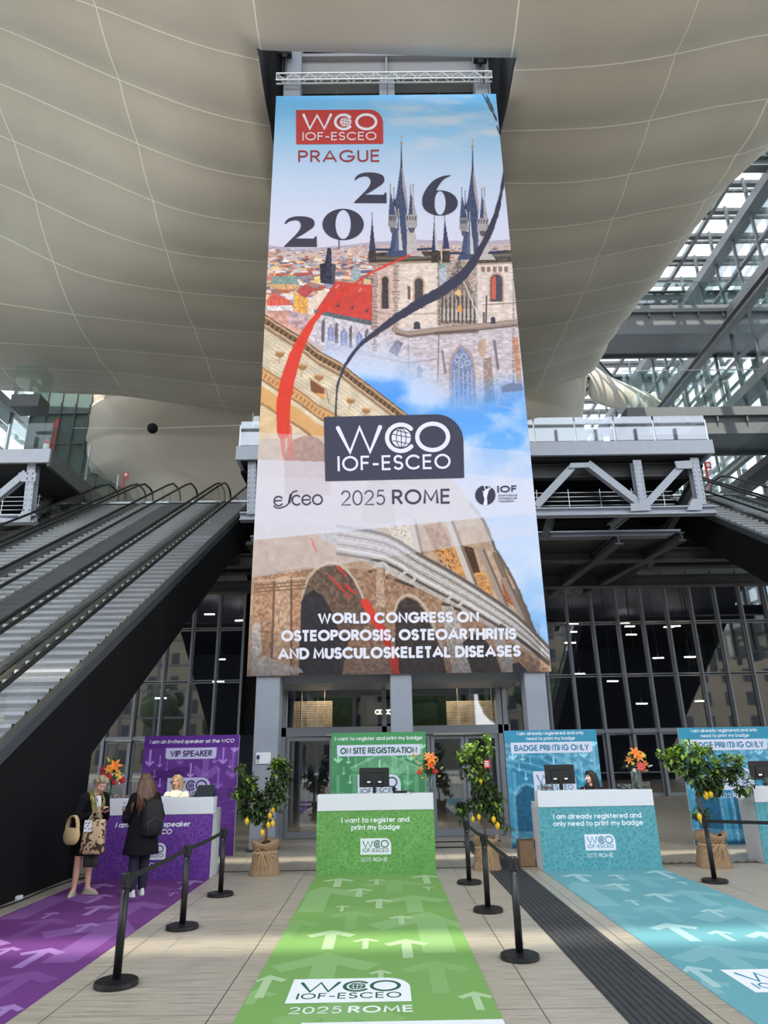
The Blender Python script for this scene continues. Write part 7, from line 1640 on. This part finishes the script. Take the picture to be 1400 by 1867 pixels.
def head_geo(mb, c, R, s=1.0):
    """head with brow, nose, lips, chin and ears; R maps (right, forward, up) to the room"""
    P = lambda x, y, z: V(c) + R @ V((x * s, y * s, z * s))
    E_ = lambda p, r, n=14, m=10: mb.ell(P(*p), [q * s for q in r], n, m, R)
    E_((0, -.012, .035), (.074, .092, .082), 18, 12); E_((0, .022, -.015), (.062, .066, .085)); E_((0, .046, -.072), (.036, .036, .034)); E_((0, .03, -.05), (.054, .05, .045))
    mb.cap(P(0, .086, .012), P(0, .108, -.022), .009 * s, .0135 * s, 10); E_((.013, .098, -.026), (.008, .009, .007)); E_((-.013, .098, -.026), (.008, .009, .007))
    for q in (-1, 1): E_((q * .074, -.006, .0), (.008, .018, .028)); E_((q * .036, .062, -.018), (.024, .022, .022)); mb.cap(P(q * .014, .084, .036), P(q * .046, .070, .036), .007 * s, .006 * s, 8)
    mb.cap(P(-.018, .080, -.052), P(.018, .080, -.052), .0065 * s, .0065 * s, 8); mb.cap(P(-.015, .079, -.061), P(.015, .079, -.061), .007 * s, .007 * s, 8)
def face_parts(par, c, R, s=1.0, lip=(176, 96, 92), brow=(96, 76, 58), world=True):
    P = lambda x, y, z: V(c) + R @ V((x * s, y * s, z * s))
    for q in (-1, 1):
        mb = MB(); mb.ell(P(q * .031, .0755, .016), (.0118 * s, .009 * s, .0058 * s), 10, 7, R); mb.use(1); mb.ell(P(q * .031, .0812, .015), (.0066 * s, .004 * s, .0056 * s), 8, 6, R)
        mb.build('eye', [mat('eye_white', rgb(226, 220, 214), .3), mat('iris', rgb(52, 40, 32), .2)], par, world=world)
        mb = MB(); mb.cap(P(q * .015, .089, .040), P(q * .046, .074, .042), .0045 * s, .003 * s, 8); mb.build('eyebrow', mat('brow_%d' % brow[0], rgb(*brow), .8), par, world=world)
    mb = MB(); mb.cap(P(-.019, .0835, -.053), P(.019, .0835, -.053), .0040 * s, .0040 * s, 8); mb.cap(P(-.014, .0828, -.061), P(.014, .0828, -.061), .0046 * s, .0046 * s, 8); mb.build('lips', mat('lip_%d' % lip[0], rgb(*lip), .45), par, world=world)
def frame(fwd, up=(0, 0, 1)):
    f = V(fwd).normalized(); u = V(up); r = f.cross(u).normalized(); u = r.cross(f).normalized(); return Matrix((r, f, u)).transposed()
def hair_mat(nm, c, c2):
    return mat(nm, c, .5, noise=.5, nscale=34, stretch=(1.0, 1.0, .12))
def oval(c, rx, ry, R=None, n=24):
    R = R or Matrix.Identity(3); return [tuple(V(c) + R @ V((rx * math.cos(2 * math.pi * k / n), ry * math.sin(2 * math.pi * k / n), 0))) for k in range(n)]

M_COAT = mat('black_wool', rgb(20, 20, 23), .9, spec=.2, noise=.2, nscale=40); M_NAVY = mat('navy_trousers', rgb(26, 28, 44), .85, noise=.15, nscale=30)
# ---------- woman in black with a straw bag, looking down at her phone
px1 = .0089
W1 = V((-4.62, 11.62, 0)); t = thing('person', 'person in black jacket and skirt looking down at a phone, straw bag on the arm', 'person', W1)
F = V((.80, -.60, 0)).normalized(); Rt = V((F.y, -F.x, 0))        # forward and her right
def w1(r, f, z): return W1 + Rt * r + F * f + V((0, 0, z))
HC = w1(.0, .27, 1.545); HR = frame(F * .80 + V((0, 0, -.60)), (0, 0, 1))
mb = MB()
mb.ell(w1(0, .0, .92), (.16, .16, .15), 16, 10); mb.cap(w1(0, .0, .95), w1(0, .10, 1.22), .13, .14, 16); mb.cap(w1(-.12, .13, 1.33), w1(.12, .13, 1.33), .075, .075); mb.cap(w1(0, .14, 1.34), w1(0, .22, 1.47), .056, .05)
head_geo(mb, HC, HR, 1.0)
feet = ((.085, .03, V((.05, -.95, 0)).normalized()), (-.095, .10, V((.97, -.22, 0)).normalized()))
for r, f, fd in feet:
    hp = w1(r * .9, .0, .88); kn = w1(r, .045, .49); an = w1(r, f - .02, .085); mb.cap(hp, kn, .088, .056, 14); mb.cap(kn, an.lerp(kn, .62), .056, .052, 14); mb.cap(an.lerp(kn, .62), an, .052, .034, 14); mb.cap(an, an + fd * .13 + V((0, 0, -.05)), .034, .03, 12)
wrR, wrL = w1(.07, .36, 1.155), w1(-.07, .37, 1.16); elR, elL = w1(.25, .10, 1.06), w1(-.24, .12, 1.07)
for el, wr, sg in ((elR, wrR, 1), (elL, wrL, -1)):
    mb.cap(w1(sg * .19, .12, 1.33), el, .048, .038, 12); mb.cap(el, wr, .038, .026, 12)
hand(mb, wrR, F * .75 + V((0, 0, .12)) - Rt * .55, V((0, 0, 1)), F * .4 - Rt * .0 + Rt * .9, .75); hand(mb, wrL, F * .8 + Rt * .45 + V((0, 0, .08)), V((0, 0, 1)), F * .4 - Rt * .9, .8)
fuse(mb.build('body', M_SKIN, t, smooth=True, world=True), .0065, 4); face_parts(t, HC, HR, lip=(170, 92, 92), brow=(120, 104, 84))
mb = MB()   # jacket
mb.loft([oval(w1(0, -.02, .80), .215, .18), oval(w1(0, -.01, .92), .212, .185), oval(w1(0, .03, 1.05), .195, .165), oval(w1(0, .08, 1.20), .205, .16), oval(w1(0, .12, 1.32), .185, .125), oval(w1(0, .145, 1.40), .10, .085)]); mb.cap(w1(-.145, .12, 1.345), w1(.145, .12, 1.345), .092, .092, 14)
for el, wr, sg in ((elR, wrR, 1), (elL, wrL, -1)): mb.cap(w1(sg * .175, .12, 1.345), el, .090, .066, 14); mb.cap(el, el.lerp(wr, .86), .064, .046, 14)
fuse(mb.build('jacket', M_COAT, t, smooth=True, world=True), .009, 5)
mb = MB(); mb.loft([oval(w1(0, .0, .545), .185, .165), oval(w1(0, .0, .70), .192, .17), oval(w1(0, -.01, .86), .20, .172)]); fuse(mb.build('skirt', M_COAT, t, smooth=True, world=True), .009, 3)
mb = MB(); mb.loft([oval(w1(0, .245, 1.07), .05, .012), oval(w1(0, .262, 1.25), .055, .018), oval(w1(0, .235, 1.39), .05, .03)]); fuse(mb.build('blouse', mat('white_cotton', rgb(222, 218, 208), .8), t, smooth=True, world=True), .006, 3)
mb = MB()
for sg in (-1, 1): mb.tube([w1(sg * .02, .06, 1.43), w1(sg * .085, .16, 1.42), w1(sg * .085, .25, 1.32), w1(sg * .075, .29, 1.20), w1(sg * .07, .27, 1.06)], [.03, .036, .034, .034, .03], 10)
m_sc = mat('patterned_scarf', rgb(128, 122, 62), .8, noise=.85, nscale=16); fuse(mb.build('scarf', m_sc, t, smooth=True, world=True), .008, 3)
mb = MB(); P = lambda x, y, z: HC + HR @ V((x, y, z))
mb.ell(P(0, -.026, .048), (.082, .094, .084), 16, 10, HR); mb.ell(P(0, -.06, .0), (.072, .055, .075), 14, 9, HR)
for k in range(11): a = -1.0 + k * .2; mb.tube([P(.03 + .03 * math.sin(a * 1.6), -.05, .132), P(.072 * math.sin(a), .035, .118), P(.080 * math.sin(a) - .01, .076 - .02 * abs(a), .078 - .012 * math.sin(k * 2.1))], [.016, .018, .007], 7)
for q in (-1, 1):
    for k in range(4): mb.tube([P(q * .05, .02 - .03 * k, .11), P(q * .082, .012 - .03 * k, .06), P(q * .080, .004 - .03 * k, -.005 - .01 * k)], [.016, .016, .006], 7)
fuse(mb.build('hair', hair_mat('ash_blonde_hair', rgb(158, 142, 116), None), t, smooth=True, world=True), .006, 2)
for r, f, fd in feet:
    an = w1(r, f - .02, 0); mb = MB(); sd_ = V((fd.y, -fd.x, 0)); R_ = Matrix((sd_, fd, V((0, 0, 1)))).transposed()
    mb.loft([oval(an + fd * .06 + V((0, 0, .0)), .042, .135, R_), oval(an + fd * .06 + V((0, 0, .022)), .044, .138, R_)]); mb.loft([oval(an + fd * .06 + V((0, 0, .02)), .040, .13, R_), oval(an + fd * .05 + V((0, 0, .05)), .038, .115, R_), oval(an + fd * .01 + V((0, 0, .082)), .036, .065, R_), oval(an + fd * -.005 + V((0, 0, .1)), .036, .048, R_)])
    o = fuse(mb.build('shoe', mat('beige_leather', rgb(176, 164, 144), .55), t, smooth=True, world=True), .006, 2)
    mb = MB(); mb.loft([oval(an + fd * -.055 + V((0, 0, 0)), .032, .034, R_), oval(an + fd * -.055 + V((0, 0, .03)), .034, .04, R_)]); mb.build('heel', mat('beige_heel', rgb(150, 136, 116), .6), o, world=True)
ph = w1(.0, .475, 1.19); t2 = thing('smartphone', 'dark phone held in both hands by the person with the straw bag', 'phone', ph); RP = frame(F * .8 + V((0, 0, .35)), (0, 0, 1)); mb = MB()
c8 = [ph + RP @ V((a, b, c)) for a in (-.037, .037) for b in (-.075, .075) for c in (-.004, .004)]; mb.v = [tuple(p) for p in c8]
for f in ((0, 1, 3, 2), (4, 6, 7, 5), (0, 4, 5, 1), (2, 3, 7, 6), (0, 2, 6, 4), (1, 5, 7, 3)): mb.face(f)
mb.build('casing', M_PLASTIC, t2, world=True)
mb = MB(); mb.poly([ph + RP @ V(p) for p in ((-.033, -.07, .0045), (.033, -.07, .0045), (.033, .07, .0045), (-.033, .07, .0045))]); mb.build('screen', mat('phone_screen', rgb(60, 70, 90), .1), t2, world=True)
# straw bag hanging from her right forearm
sb = w1(.315, .16, .84); t2 = thing('straw_bag', 'cream straw bag hanging from the right arm of the person in the skirt', 'bag', (sb.x, sb.y, .72)); mb = MB()
f_ = V((.92, -.4, 0)).normalized(); rN = V((f_.y, -f_.x, 0)); rings = []
for j, (z, w_, d) in enumerate(((.0, .06, .03), (.02, .105, .05), (.07, .145, .065), (.14, .155, .068), (.20, .14, .055), (.235, .115, .04))): rings.append([tuple(V((sb.x, sb.y, .72 + z)) + f_ * (w_ * math.cos(a)) + rN * (d * math.sin(a))) for a in np.linspace(0, 2 * math.pi, 25)[:-1]])
mb.loft(rings); mb.build('bag_body', mat('woven_straw', rgb(204, 176, 130), .85, noise=.2, nscale=60, bump=.7, bscale=120), t2, smooth=True, world=True)
mb = MB(); pts = []
for k in range(15): a = math.pi * k / 14; pts.append(V((sb.x, sb.y, .93)) + f_ * (.115 * math.cos(a)) + V((0, 0, .20 * math.sin(a))))
i_rows = []
for k, p in enumerate(pts):
    nrm = V((0, 0, 1)) if 3 < k < 11 else f_ * (1 if k < 7 else -1); i_rows.append([tuple(p + rN * .03), tuple(p - rN * .03), tuple(p - rN * .03 - nrm * .018), tuple(p + rN * .03 - nrm * .018)])
mb.loft(i_rows); mb.build('handle', mat('woven_straw'), t2, smooth=False, world=True)
# patterned tote and the coat over her left arm
tb = PY(171, 1525, 11.30); t2 = thing('tote_bag', 'brown and cream patterned tote bag held by the person in the skirt', 'bag', (tb[0], tb[1], tb[2] - .24)); TF = V((1, -.12, 0)).normalized(); TN = V((.12, 1, 0)); mb = MB(); rings = []
for z, w_, d in ((-.24, .172, .03), (-.22, .178, .05), (0, .168, .055), (.18, .155, .04), (.235, .15, .02)): rings.append([tuple(V(tb) + TF * (w_ * sx) + TN * (d * sy) + V((.02 * z, 0, z))) for sx, sy in ((-1, -.6), (-.7, -1), (0, -1.1), (.7, -1), (1, -.6), (1, .6), (.7, 1), (-.7, 1), (-1, .6))])
mb.loft(rings)
def tote_mat():
    m = bpy.data.materials.new('owl_brown_print'); m.use_nodes = True; n = m.node_tree.nodes; L_ = m.node_tree.links; b = n['Principled BSDF']; tc = n.new('ShaderNodeTexCoord'); v = n.new('ShaderNodeTexVoronoi'); v.inputs['Scale'].default_value = 14; L_.new(tc.outputs['Object'], v.inputs['Vector'])
    r = n.new('ShaderNodeValToRGB'); e = r.color_ramp.elements; e[0].position = .18; e[0].color = (*rgb(84, 46, 36), 1); e[1].position = .34; e[1].color = (*rgb(206, 180, 146), 1); x = e.new(.62); x.color = (*rgb(196, 168, 132), 1); x = e.new(.72); x.color = (*rgb(64, 46, 38), 1); L_.new(v.outputs['Distance'], r.inputs[0]); L_.new(r.outputs[0], b.inputs['Base Color']); b.inputs['Roughness'].default_value = .8; return m
mb.build('bag_body', tote_mat(), t2, smooth=True, world=True)
for s_ in (-1, 1):
    mb = MB(); mb.tube([V(tb) + TF * -.07 + TN * .02 * s_ + V((0, 0, .22)), V(tb) + TF * -.03 + TN * .02 * s_ + V((0, 0, .40)), V(tb) + TF * .03 + TN * .02 * s_ + V((0, 0, .41)), V(tb) + TF * .08 + TN * .02 * s_ + V((0, 0, .22))], .012, 8); mb.build('handle', mat('tan_webbing', rgb(176, 150, 116), .8), t2, smooth=True, world=True)
gb = PY(166, 1562, 11.42); t2 = thing('folded_coat', 'dark olive coat hanging down behind the patterned tote bag', 'coat', (gb[0], gb[1], gb[2] - .14)); mb = MB(); rings = []
for z, w_ in ((-.14, .115), (.0, .125), (.2, .13), (.42, .12), (.52, .08)): rings.append([tuple(V(gb) + TF * (w_ * math.cos(a)) + TN * ((.028 + .012 * math.sin(5 * a)) * math.sin(a)) + V((0, 0, z))) for a in np.linspace(0, 2 * math.pi, 25)[:-1]])
mb.loft(rings); mb.build('cloth', mat('olive_cloth', rgb(62, 60, 52), .9, noise=.2, nscale=20), t2, smooth=True, world=True)
bd = PY(160, 1506, 11.24); t2 = thing('name_badge', 'white conference name badge hanging in front of the person in the skirt', 'badge', bd); mb = MB(); mb.use(0); mb.box(-.055, .055, -.002, .002, -.08, .08); mb.use(1)
for x, z in ((-.03, .04), (.025, .05), (.0, .0), (-.03, -.03), (.03, -.04), (.01, .03)): mb.box(x - .009, x + .009, -.003, -.002, z - .008, z + .008)
mb.build('card', [M_WHITE, M_PLASTIC], t2)
mb = MB(); mb.tube([(0, 0, .08), V(w1(.05, .32, 1.25)) - V(bd), V(w1(.05, .22, 1.42)) - V(bd)], .004, 5); mb.build('lanyard', M_WHITE, t2)

# ---------- woman with long brown hair, seen from behind, holding a water bottle
W2 = V((-3.69, 11.46, 0)); t = thing('person', 'person with long brown hair and black coat seen from behind at the purple counter', 'person', W2); F = V((-.62, .78, 0)).normalized(); Rt = V((F.y, -F.x, 0))
def w2(r, f, z): return W2 + Rt * r + F * f + V((0, 0, z))
HC = w2(-.01, .035, 1.575); HR = frame(F + V((-.25, -.1, -.08)), (0, 0, 1)); mb = MB()
mb.ell(w2(0, 0, .92), (.16, .15, .15), 16, 10); mb.cap(w2(0, 0, .95), w2(0, 0, 1.22), .12, .135, 16); mb.cap(w2(-.13, 0, 1.34), w2(.13, 0, 1.34), .07, .07); mb.cap(w2(0, 0, 1.36), w2(0, .02, 1.50), .054, .05); head_geo(mb, HC, HR, .98)
wrL = w2(-.17, .30, 1.13); elL = w2(-.25, .04, 1.06); wrR = w2(.22, .14, .90); elR = w2(.26, -.03, 1.08)
for el, wr, sg in ((elL, wrL, -1), (elR, wrR, 1)): mb.cap(w2(sg * .185, 0, 1.345), el, .046, .037, 12); mb.cap(el, wr, .037, .026, 12)
hand(mb, wrL, F * .7 + V((0, 0, .45)) - Rt * .2, Rt * 1.0, V((0, 0, 1)) - F * .2, .85); hand(mb, wrR, V((0, 0, -1)) + F * .3, -Rt, F, .5)
legs = ((.085, .03, .62), (-.085, -.03, .62))
for r, f, z in legs: kn = w2(r, f * .5 + .01, .49); an = w2(r, f, .09); mb.cap(w2(r * .95, 0, .88), kn, .085, .055, 12); mb.cap(kn, an, .055, .038, 12); mb.cap(an, an + F * .12 + V((0, 0, -.05)), .033, .03, 10)
fuse(mb.build('body', M_SKIN, t, smooth=True, world=True), .007, 4); face_parts(t, HC, HR, .98)
mb = MB()
mb.loft([oval(w2(0, -.02, .565), .270, .215), oval(w2(0, -.02, .70), .248, .200), oval(w2(0, -.01, .88), .222, .178), oval(w2(0, 0, 1.04), .200, .155), oval(w2(0, 0, 1.2), .212, .15), oval(w2(0, 0, 1.33), .195, .12), oval(w2(0, .01, 1.42), .10, .08)])
for el, wr, sg in ((elL, wrL, -1), (elR, wrR, 1)): mb.cap(w2(sg * .165, 0, 1.35), el, .078, .064, 14); mb.cap(el, el.lerp(wr, .9), .064, .048, 14)
fuse(mb.build('coat', M_COAT, t, smooth=True, world=True), .009, 5)
mb = MB()
for r, f, z in legs: mb.cap(w2(r * .9, 0, .80), w2(r, f * .5 + .01, .47), .098, .076, 14); mb.cap(w2(r, f * .5 + .01, .47), w2(r, f - .005, .115), .076, .062, 14)
fuse(mb.build('trousers', M_NAVY, t, smooth=True, world=True), .008, 3)
for r, f, z in legs:
    fd = (F + Rt * .15 * (1 if r > 0 else -1)).normalized(); an = w2(r, f, 0); sd_ = V((fd.y, -fd.x, 0)); R_ = Matrix((sd_, fd, V((0, 0, 1)))).transposed(); mb = MB()
    mb.loft([oval(an + fd * .05 + V((0, 0, .03)), .046, .135, R_), oval(an + fd * .045 + V((0, 0, .065)), .043, .12, R_), oval(an + fd * .0 + V((0, 0, .1)), .04, .065, R_), oval(an + V((0, 0, .12)), .04, .05, R_)]); o = fuse(mb.build('sneaker', mat('white_leather', rgb(216, 214, 210), .5), t, smooth=True, world=True), .007, 2)
    mb = MB(); mb.loft([oval(an + fd * .05, .047, .142, R_), oval(an + fd * .05 + V((0, 0, .032)), .049, .145, R_)]); mb.build('sole', mat('white_rubber', rgb(226, 224, 220), .6), o, world=True)
mb = MB(); P = lambda x, y, z: HC + HR @ V((x, y, z)); rg = random.Random(3)
mb.ell(P(0, -.015, .045), (.086, .103, .092), 18, 12, HR); mb.ell(P(0, -.05, -.02), (.092, .08, .11), 16, 10, HR)
for k in range(34):
    a = math.radians(-165 + 330 * k / 33); x, y = .088 * math.sin(a), -.03 - .07 * math.cos(a)
    if y > .035: continue
    L_ = .40 + .12 * rg.random() - (.1 if abs(x) > .085 else 0); w_ = rg.uniform(-.02, .02); p0 = P(x, y, .03); p2 = V((p0.x + Rt.x * (x * .45 + w_) - F.x * .055, p0.y + Rt.y * (x * .45 + w_) - F.y * .055, HC.z - L_)); p1 = p0.lerp(p2, .5) - F * .045 + Rt * x * .35; mb.tube([p0, p0.lerp(p1, .5) - F * .012, p1, p2], [.026, .026, .023, .008], 7)
for k in range(7): mb.tube([P(-.07, .03, .03), P(-.088, .025, -.10), w2(-.145 - .012 * k, .05 - .02 * k, 1.24), w2(-.15 - .012 * k, .06 - .02 * k, 1.09 + .01 * k)], [.022, .022, .018, .007], 7)
fuse(mb.build('hair', hair_mat('brown_hair', rgb(92, 62, 42), None), t, smooth=True, world=True), .0065, 1)
bp = w2(.05, -.25, .96); t2 = thing('backpack', 'black backpack worn on the back of the person with long hair', 'bag', (bp.x, bp.y, .86)); mb = MB(); R_ = Matrix((Rt, F, V((0, 0, 1)))).transposed()
for z0, z1, w0, w_1, d in ((0, 0, 0, 0, 0),): pass
mb.loft([[tuple(V((bp.x, bp.y, 0)) + Rt * (w_ * (abs(math.cos(a)) ** .6) * (1 if math.cos(a) > 0 else -1)) + F * (d * (abs(math.sin(a)) ** .6) * (1 if math.sin(a) > 0 else -1)) + V((0, 0, z))) for a in np.linspace(0, 2 * math.pi, 29)[:-1]] for z, w_, d in ((.82, .11, .05), (.84, .145, .085), (.95, .155, .10), (1.12, .15, .095), (1.25, .135, .08), (1.32, .09, .055), (1.34, .04, .03))])
o = mb.build('bag_body', mat('black_nylon', rgb(12, 12, 14), .75), t2, smooth=True, world=True)
for s_ in (-1, 1):
    mb = MB(); mb.tube([V((bp.x, bp.y, 1.28)) + Rt * .08 * s_ + F * .06, w2(s_ * .13, -.06, 1.435), w2(s_ * .15, .10, 1.38), w2(s_ * .17, .15, 1.20), w2(s_ * .2, .05, .98), V((bp.x, bp.y, .9)) + Rt * .13 * s_ + F * .08], .017, 8); mb.build('strap', mat('black_nylon'), t2, smooth=True, world=True)
mb = MB(); mb.tube([V((bp.x, bp.y, .87)) - F * .10 + Rt * -.1, V((bp.x, bp.y, 1.02)) - F * .112 + Rt * -.105, V((bp.x, bp.y, 1.08)) - F * .11, V((bp.x, bp.y, 1.02)) - F * .112 + Rt * .105, V((bp.x, bp.y, .87)) - F * .10 + Rt * .1], .006, 6); mb.build('zip', M_DARKSTEEL, t2, smooth=True, world=True)
bt = PY(227, 1479, 11.78); t2 = thing('water_bottle', 'clear plastic water bottle held in the left hand of the person with long hair', 'bottle', bt); t2.rotation_euler = (0, -.12, 0)
mb = MB(); mb.lathe([(.001, -.12), (.03, -.12), (.034, -.11), (.032, -.08), (.035, -.04), (.033, 0), (.035, .04), (.03, .07), (.014, .105), (.013, .12)], n=18, cap=False); mb.build('bottle_body', glass_mat('bottle_plastic', (.60, .66, .76), 1.45, .16, .10), t2, smooth=True)
mb = MB(); mb.lathe([(.015, .115), (.015, .135)], n=14); mb.build('bottle_cap', mat('blue_cap', rgb(120, 140, 176), .4), t2)
mb = MB(); mb.lathe([(.0355, -.03), (.0355, .03)], n=18, cap=False); mb.build('label', mat('bottle_label', rgb(206, 212, 226), .5), t2, smooth=True)

# ---------- seated staff behind the counters
def staff(base, HCz, F, label, skin, shirt_m, glasses, hair_fn, lean=0.0, arm_z=1.16, sc=1.0, collar=True):
    B = V((base[0], base[1], 0)); t = thing('person', label, 'person', B); F = V(F).normalized(); Rt = V((F.y, -F.x, 0)); b = lambda r, f, z: B + Rt * r + F * f + V((0, 0, z)); sh = HCz - .235 * sc; HC = b(0, .03, HCz); return t, F, Rt, b, sh, HC
def build_staff(base, HCz, bodyF, headF, label, skin, shirt_m, brow, arms):
    t, F, Rt, b, sh, HC = staff(base, HCz, bodyF, label, skin, shirt_m, None, None); HR = frame(headF, (0, 0, 1)); mb = MB(); hz = sh - .46
    mb.ell(b(0, 0, hz), (.16, .15, .13), 16, 10); mb.cap(b(0, 0, hz), b(0, 0, sh - .12), .12, .13, 14); mb.cap(b(-.13, 0, sh), b(.13, 0, sh), .065, .065); mb.cap(b(0, 0, sh), b(0, .02, HCz - .07), .052, .048); head_geo(mb, HC, HR, .97)
    for sg, el, wr in arms: E1, W_ = b(*el), b(*wr); mb.cap(b(sg * .18, 0, sh), E1, .045, .037, 12); mb.cap(E1, W_, .037, .026, 12); hand(mb, W_, F * .9 - Rt * sg * .3, V((0, 0, -1)), -Rt * sg, .45)
    for sg in (-1, 1): mb.cap(b(sg * .09, .02, hz - .02), b(sg * .1, .40, hz - .02), .08, .06, 12); mb.cap(b(sg * .1, .40, hz - .02), b(sg * .1, .38, .30), .058, .04, 12); mb.cap(b(sg * .1, .38, .30), b(sg * .1, .48, .26), .035, .03, 10)
    fuse(mb.build('body', skin, t, smooth=True, world=True), .0065, 4); face_parts(t, HC, HR, .97, brow=brow)
    mb = MB(); mb.loft([oval(b(0, 0, hz - .06), .19, .15), oval(b(0, 0, hz + .12), .175, .14), oval(b(0, 0, sh - .18), .20, .145), oval(b(0, 0, sh - .02), .19, .115), oval(b(0, .005, sh + .055), .095, .08), oval(b(0, .01, sh + .09), .066, .062)])
    for sg, el, wr in arms: E1, W_ = b(*el), b(*wr); mb.cap(b(sg * .17, 0, sh), E1, .074, .06, 14); mb.cap(E1, E1.lerp(W_, .85), .058, .045, 14)
    fuse(mb.build('shirt', shirt_m, t, smooth=True, world=True), .0085, 4)
    mb = MB()
    for sg in (-1, 1): mb.cap(b(sg * .09, .02, hz - .02), b(sg * .1, .40, hz - .02), .095, .074, 12); mb.cap(b(sg * .1, .40, hz - .02), b(sg * .1, .38, .34), .072, .058, 12)
    fuse(mb.build('trousers', M_NAVY, t, smooth=True, world=True), .01, 3)
    st = thing('bar_stool', 'stool under the ' + label.split(',')[0].replace('person', 'seated person'), 'stool', (base[0], base[1], 0)); mb = MB(); mb.lathe([(.2, hz - .17), (.21, hz - .14), (.2, hz - .115)], n=24); mb.build('seat', M_PLASTIC, st); mb = MB(); mb.lathe([(.21, 0), (.21, .015), (.03, .04), (.028, hz - .17)], n=20); mb.build('pedestal', M_STAIN, st)
    return t, F, Rt, b, sh, HC, HR
M_CREAM = mat('cream_shirt', rgb(216, 204, 178), .8, noise=.06, nscale=20)
hc = PY(323, 1426, 14.1)
t, F, Rt, b, sh, HC, HR = build_staff((hc[0], 14.13), hc[2], (.0, -1, 0), (-.22, -.97, -.04), 'person in cream shirt and glasses, seated behind the purple counter', M_SKIN2, M_CREAM, (132, 110, 84), ((1, (.24, .06, hc[2] - .48), (.12, .36, hc[2] - .40)), (-1, (-.24, .06, hc[2] - .48), (-.10, .36, hc[2] - .40))))
P = lambda x, y, z: HC + HR @ V((x, y, z)); mb = MB(); mb.ell(P(0, -.018, .05), (.083, .096, .088), 16, 10, HR); mb.ell(P(0, -.05, -.02), (.085, .062, .10), 14, 9, HR)
for q in (-1, 1):
    for k in range(7): mb.tube([P(q * (.01 + .006 * k), .0 + .058 - .013 * k, .128 - .004 * k), P(q * (.066 + .002 * k), .055 - .018 * k, .07), P(q * (.080 + .002 * k), .03 - .016 * k, -.03), P(q * (.083 + .004 * k), .02 - .018 * k, -.145 + .008 * k)], [.016, .018, .017, .008], 7)
fuse(mb.build('hair', hair_mat('blonde_hair', rgb(168, 142, 104), None), t, smooth=True, world=True), .006, 1)
mb = MB()
for q in (-1, 1):
    mb.tube([P(q * .032 + .026 * math.cos(a), .100, .012 + .019 * math.sin(a)) for a in np.linspace(0, 2 * math.pi, 19)[:-1]], .0032, 6, closed=True); mb.tube([P(q * .058, .099, .018), P(q * .082, .02, .016)], .0026, 5)
mb.tube([P(-.007, .101, .016), P(.007, .101, .016)], .003, 5); mb.build('glasses', mat('red_brown_frame', rgb(120, 50, 46), .35), t, world=True)
mb = MB()
for q in (-1, 1):
    mb.poly([b(q * .01, .085, sh + .0), b(q * .075, .03, sh + .105), b(q * .115, .075, sh + .045), b(q * .06, .125, sh - .03)]); mb.poly([b(q * .07, .15, sh - .20), b(q * .16, .13, sh - .20), b(q * .16, .135, sh - .14), b(q * .07, .155, sh - .14)])
o = mb.build('collar', M_CREAM, t, world=True); sd = o.modifiers.new('thickness', 'SOLIDIFY'); sd.thickness = .006
hc = PY(1078, 1418, 14.2)
t, F, Rt, b, sh, HC, HR = build_staff((hc[0], 14.25), hc[2], (-.35, -.94, 0), (-.93, -.36, .0), 'person with long dark hair in black, seated behind the teal counter', M_SKIN2, M_COAT, (40, 30, 28), ((1, (.25, .08, hc[2] - .46), (.12, .34, hc[2] - .42)), (-1, (-.24, .08, hc[2] - .46), (-.1, .36, hc[2] - .42))))
P = lambda x, y, z: HC + HR @ V((x, y, z)); mb = MB(); mb.ell(P(0, -.02, .048), (.083, .096, .088), 16, 10, HR); mb.ell(P(0, -.06, -.02), (.082, .06, .11), 14, 9, HR)
for q in (-1, 1):
    for k in range(8): mb.tube([P(q * .01, .06 - .015 * k, .13 - .004 * k), P(q * (.070), .045 - .018 * k, .07), P(q * .084, .022 - .018 * k, -.04), P(q * .09, .0 - .018 * k, -.20), P(q * .085, -.01 - .018 * k, -.30 + .01 * k)], [.014, .018, .018, .018, .008], 7)
fuse(mb.build('hair', hair_mat('dark_brown_hair', rgb(28, 22, 21), None), t, smooth=True, world=True), .006, 1)
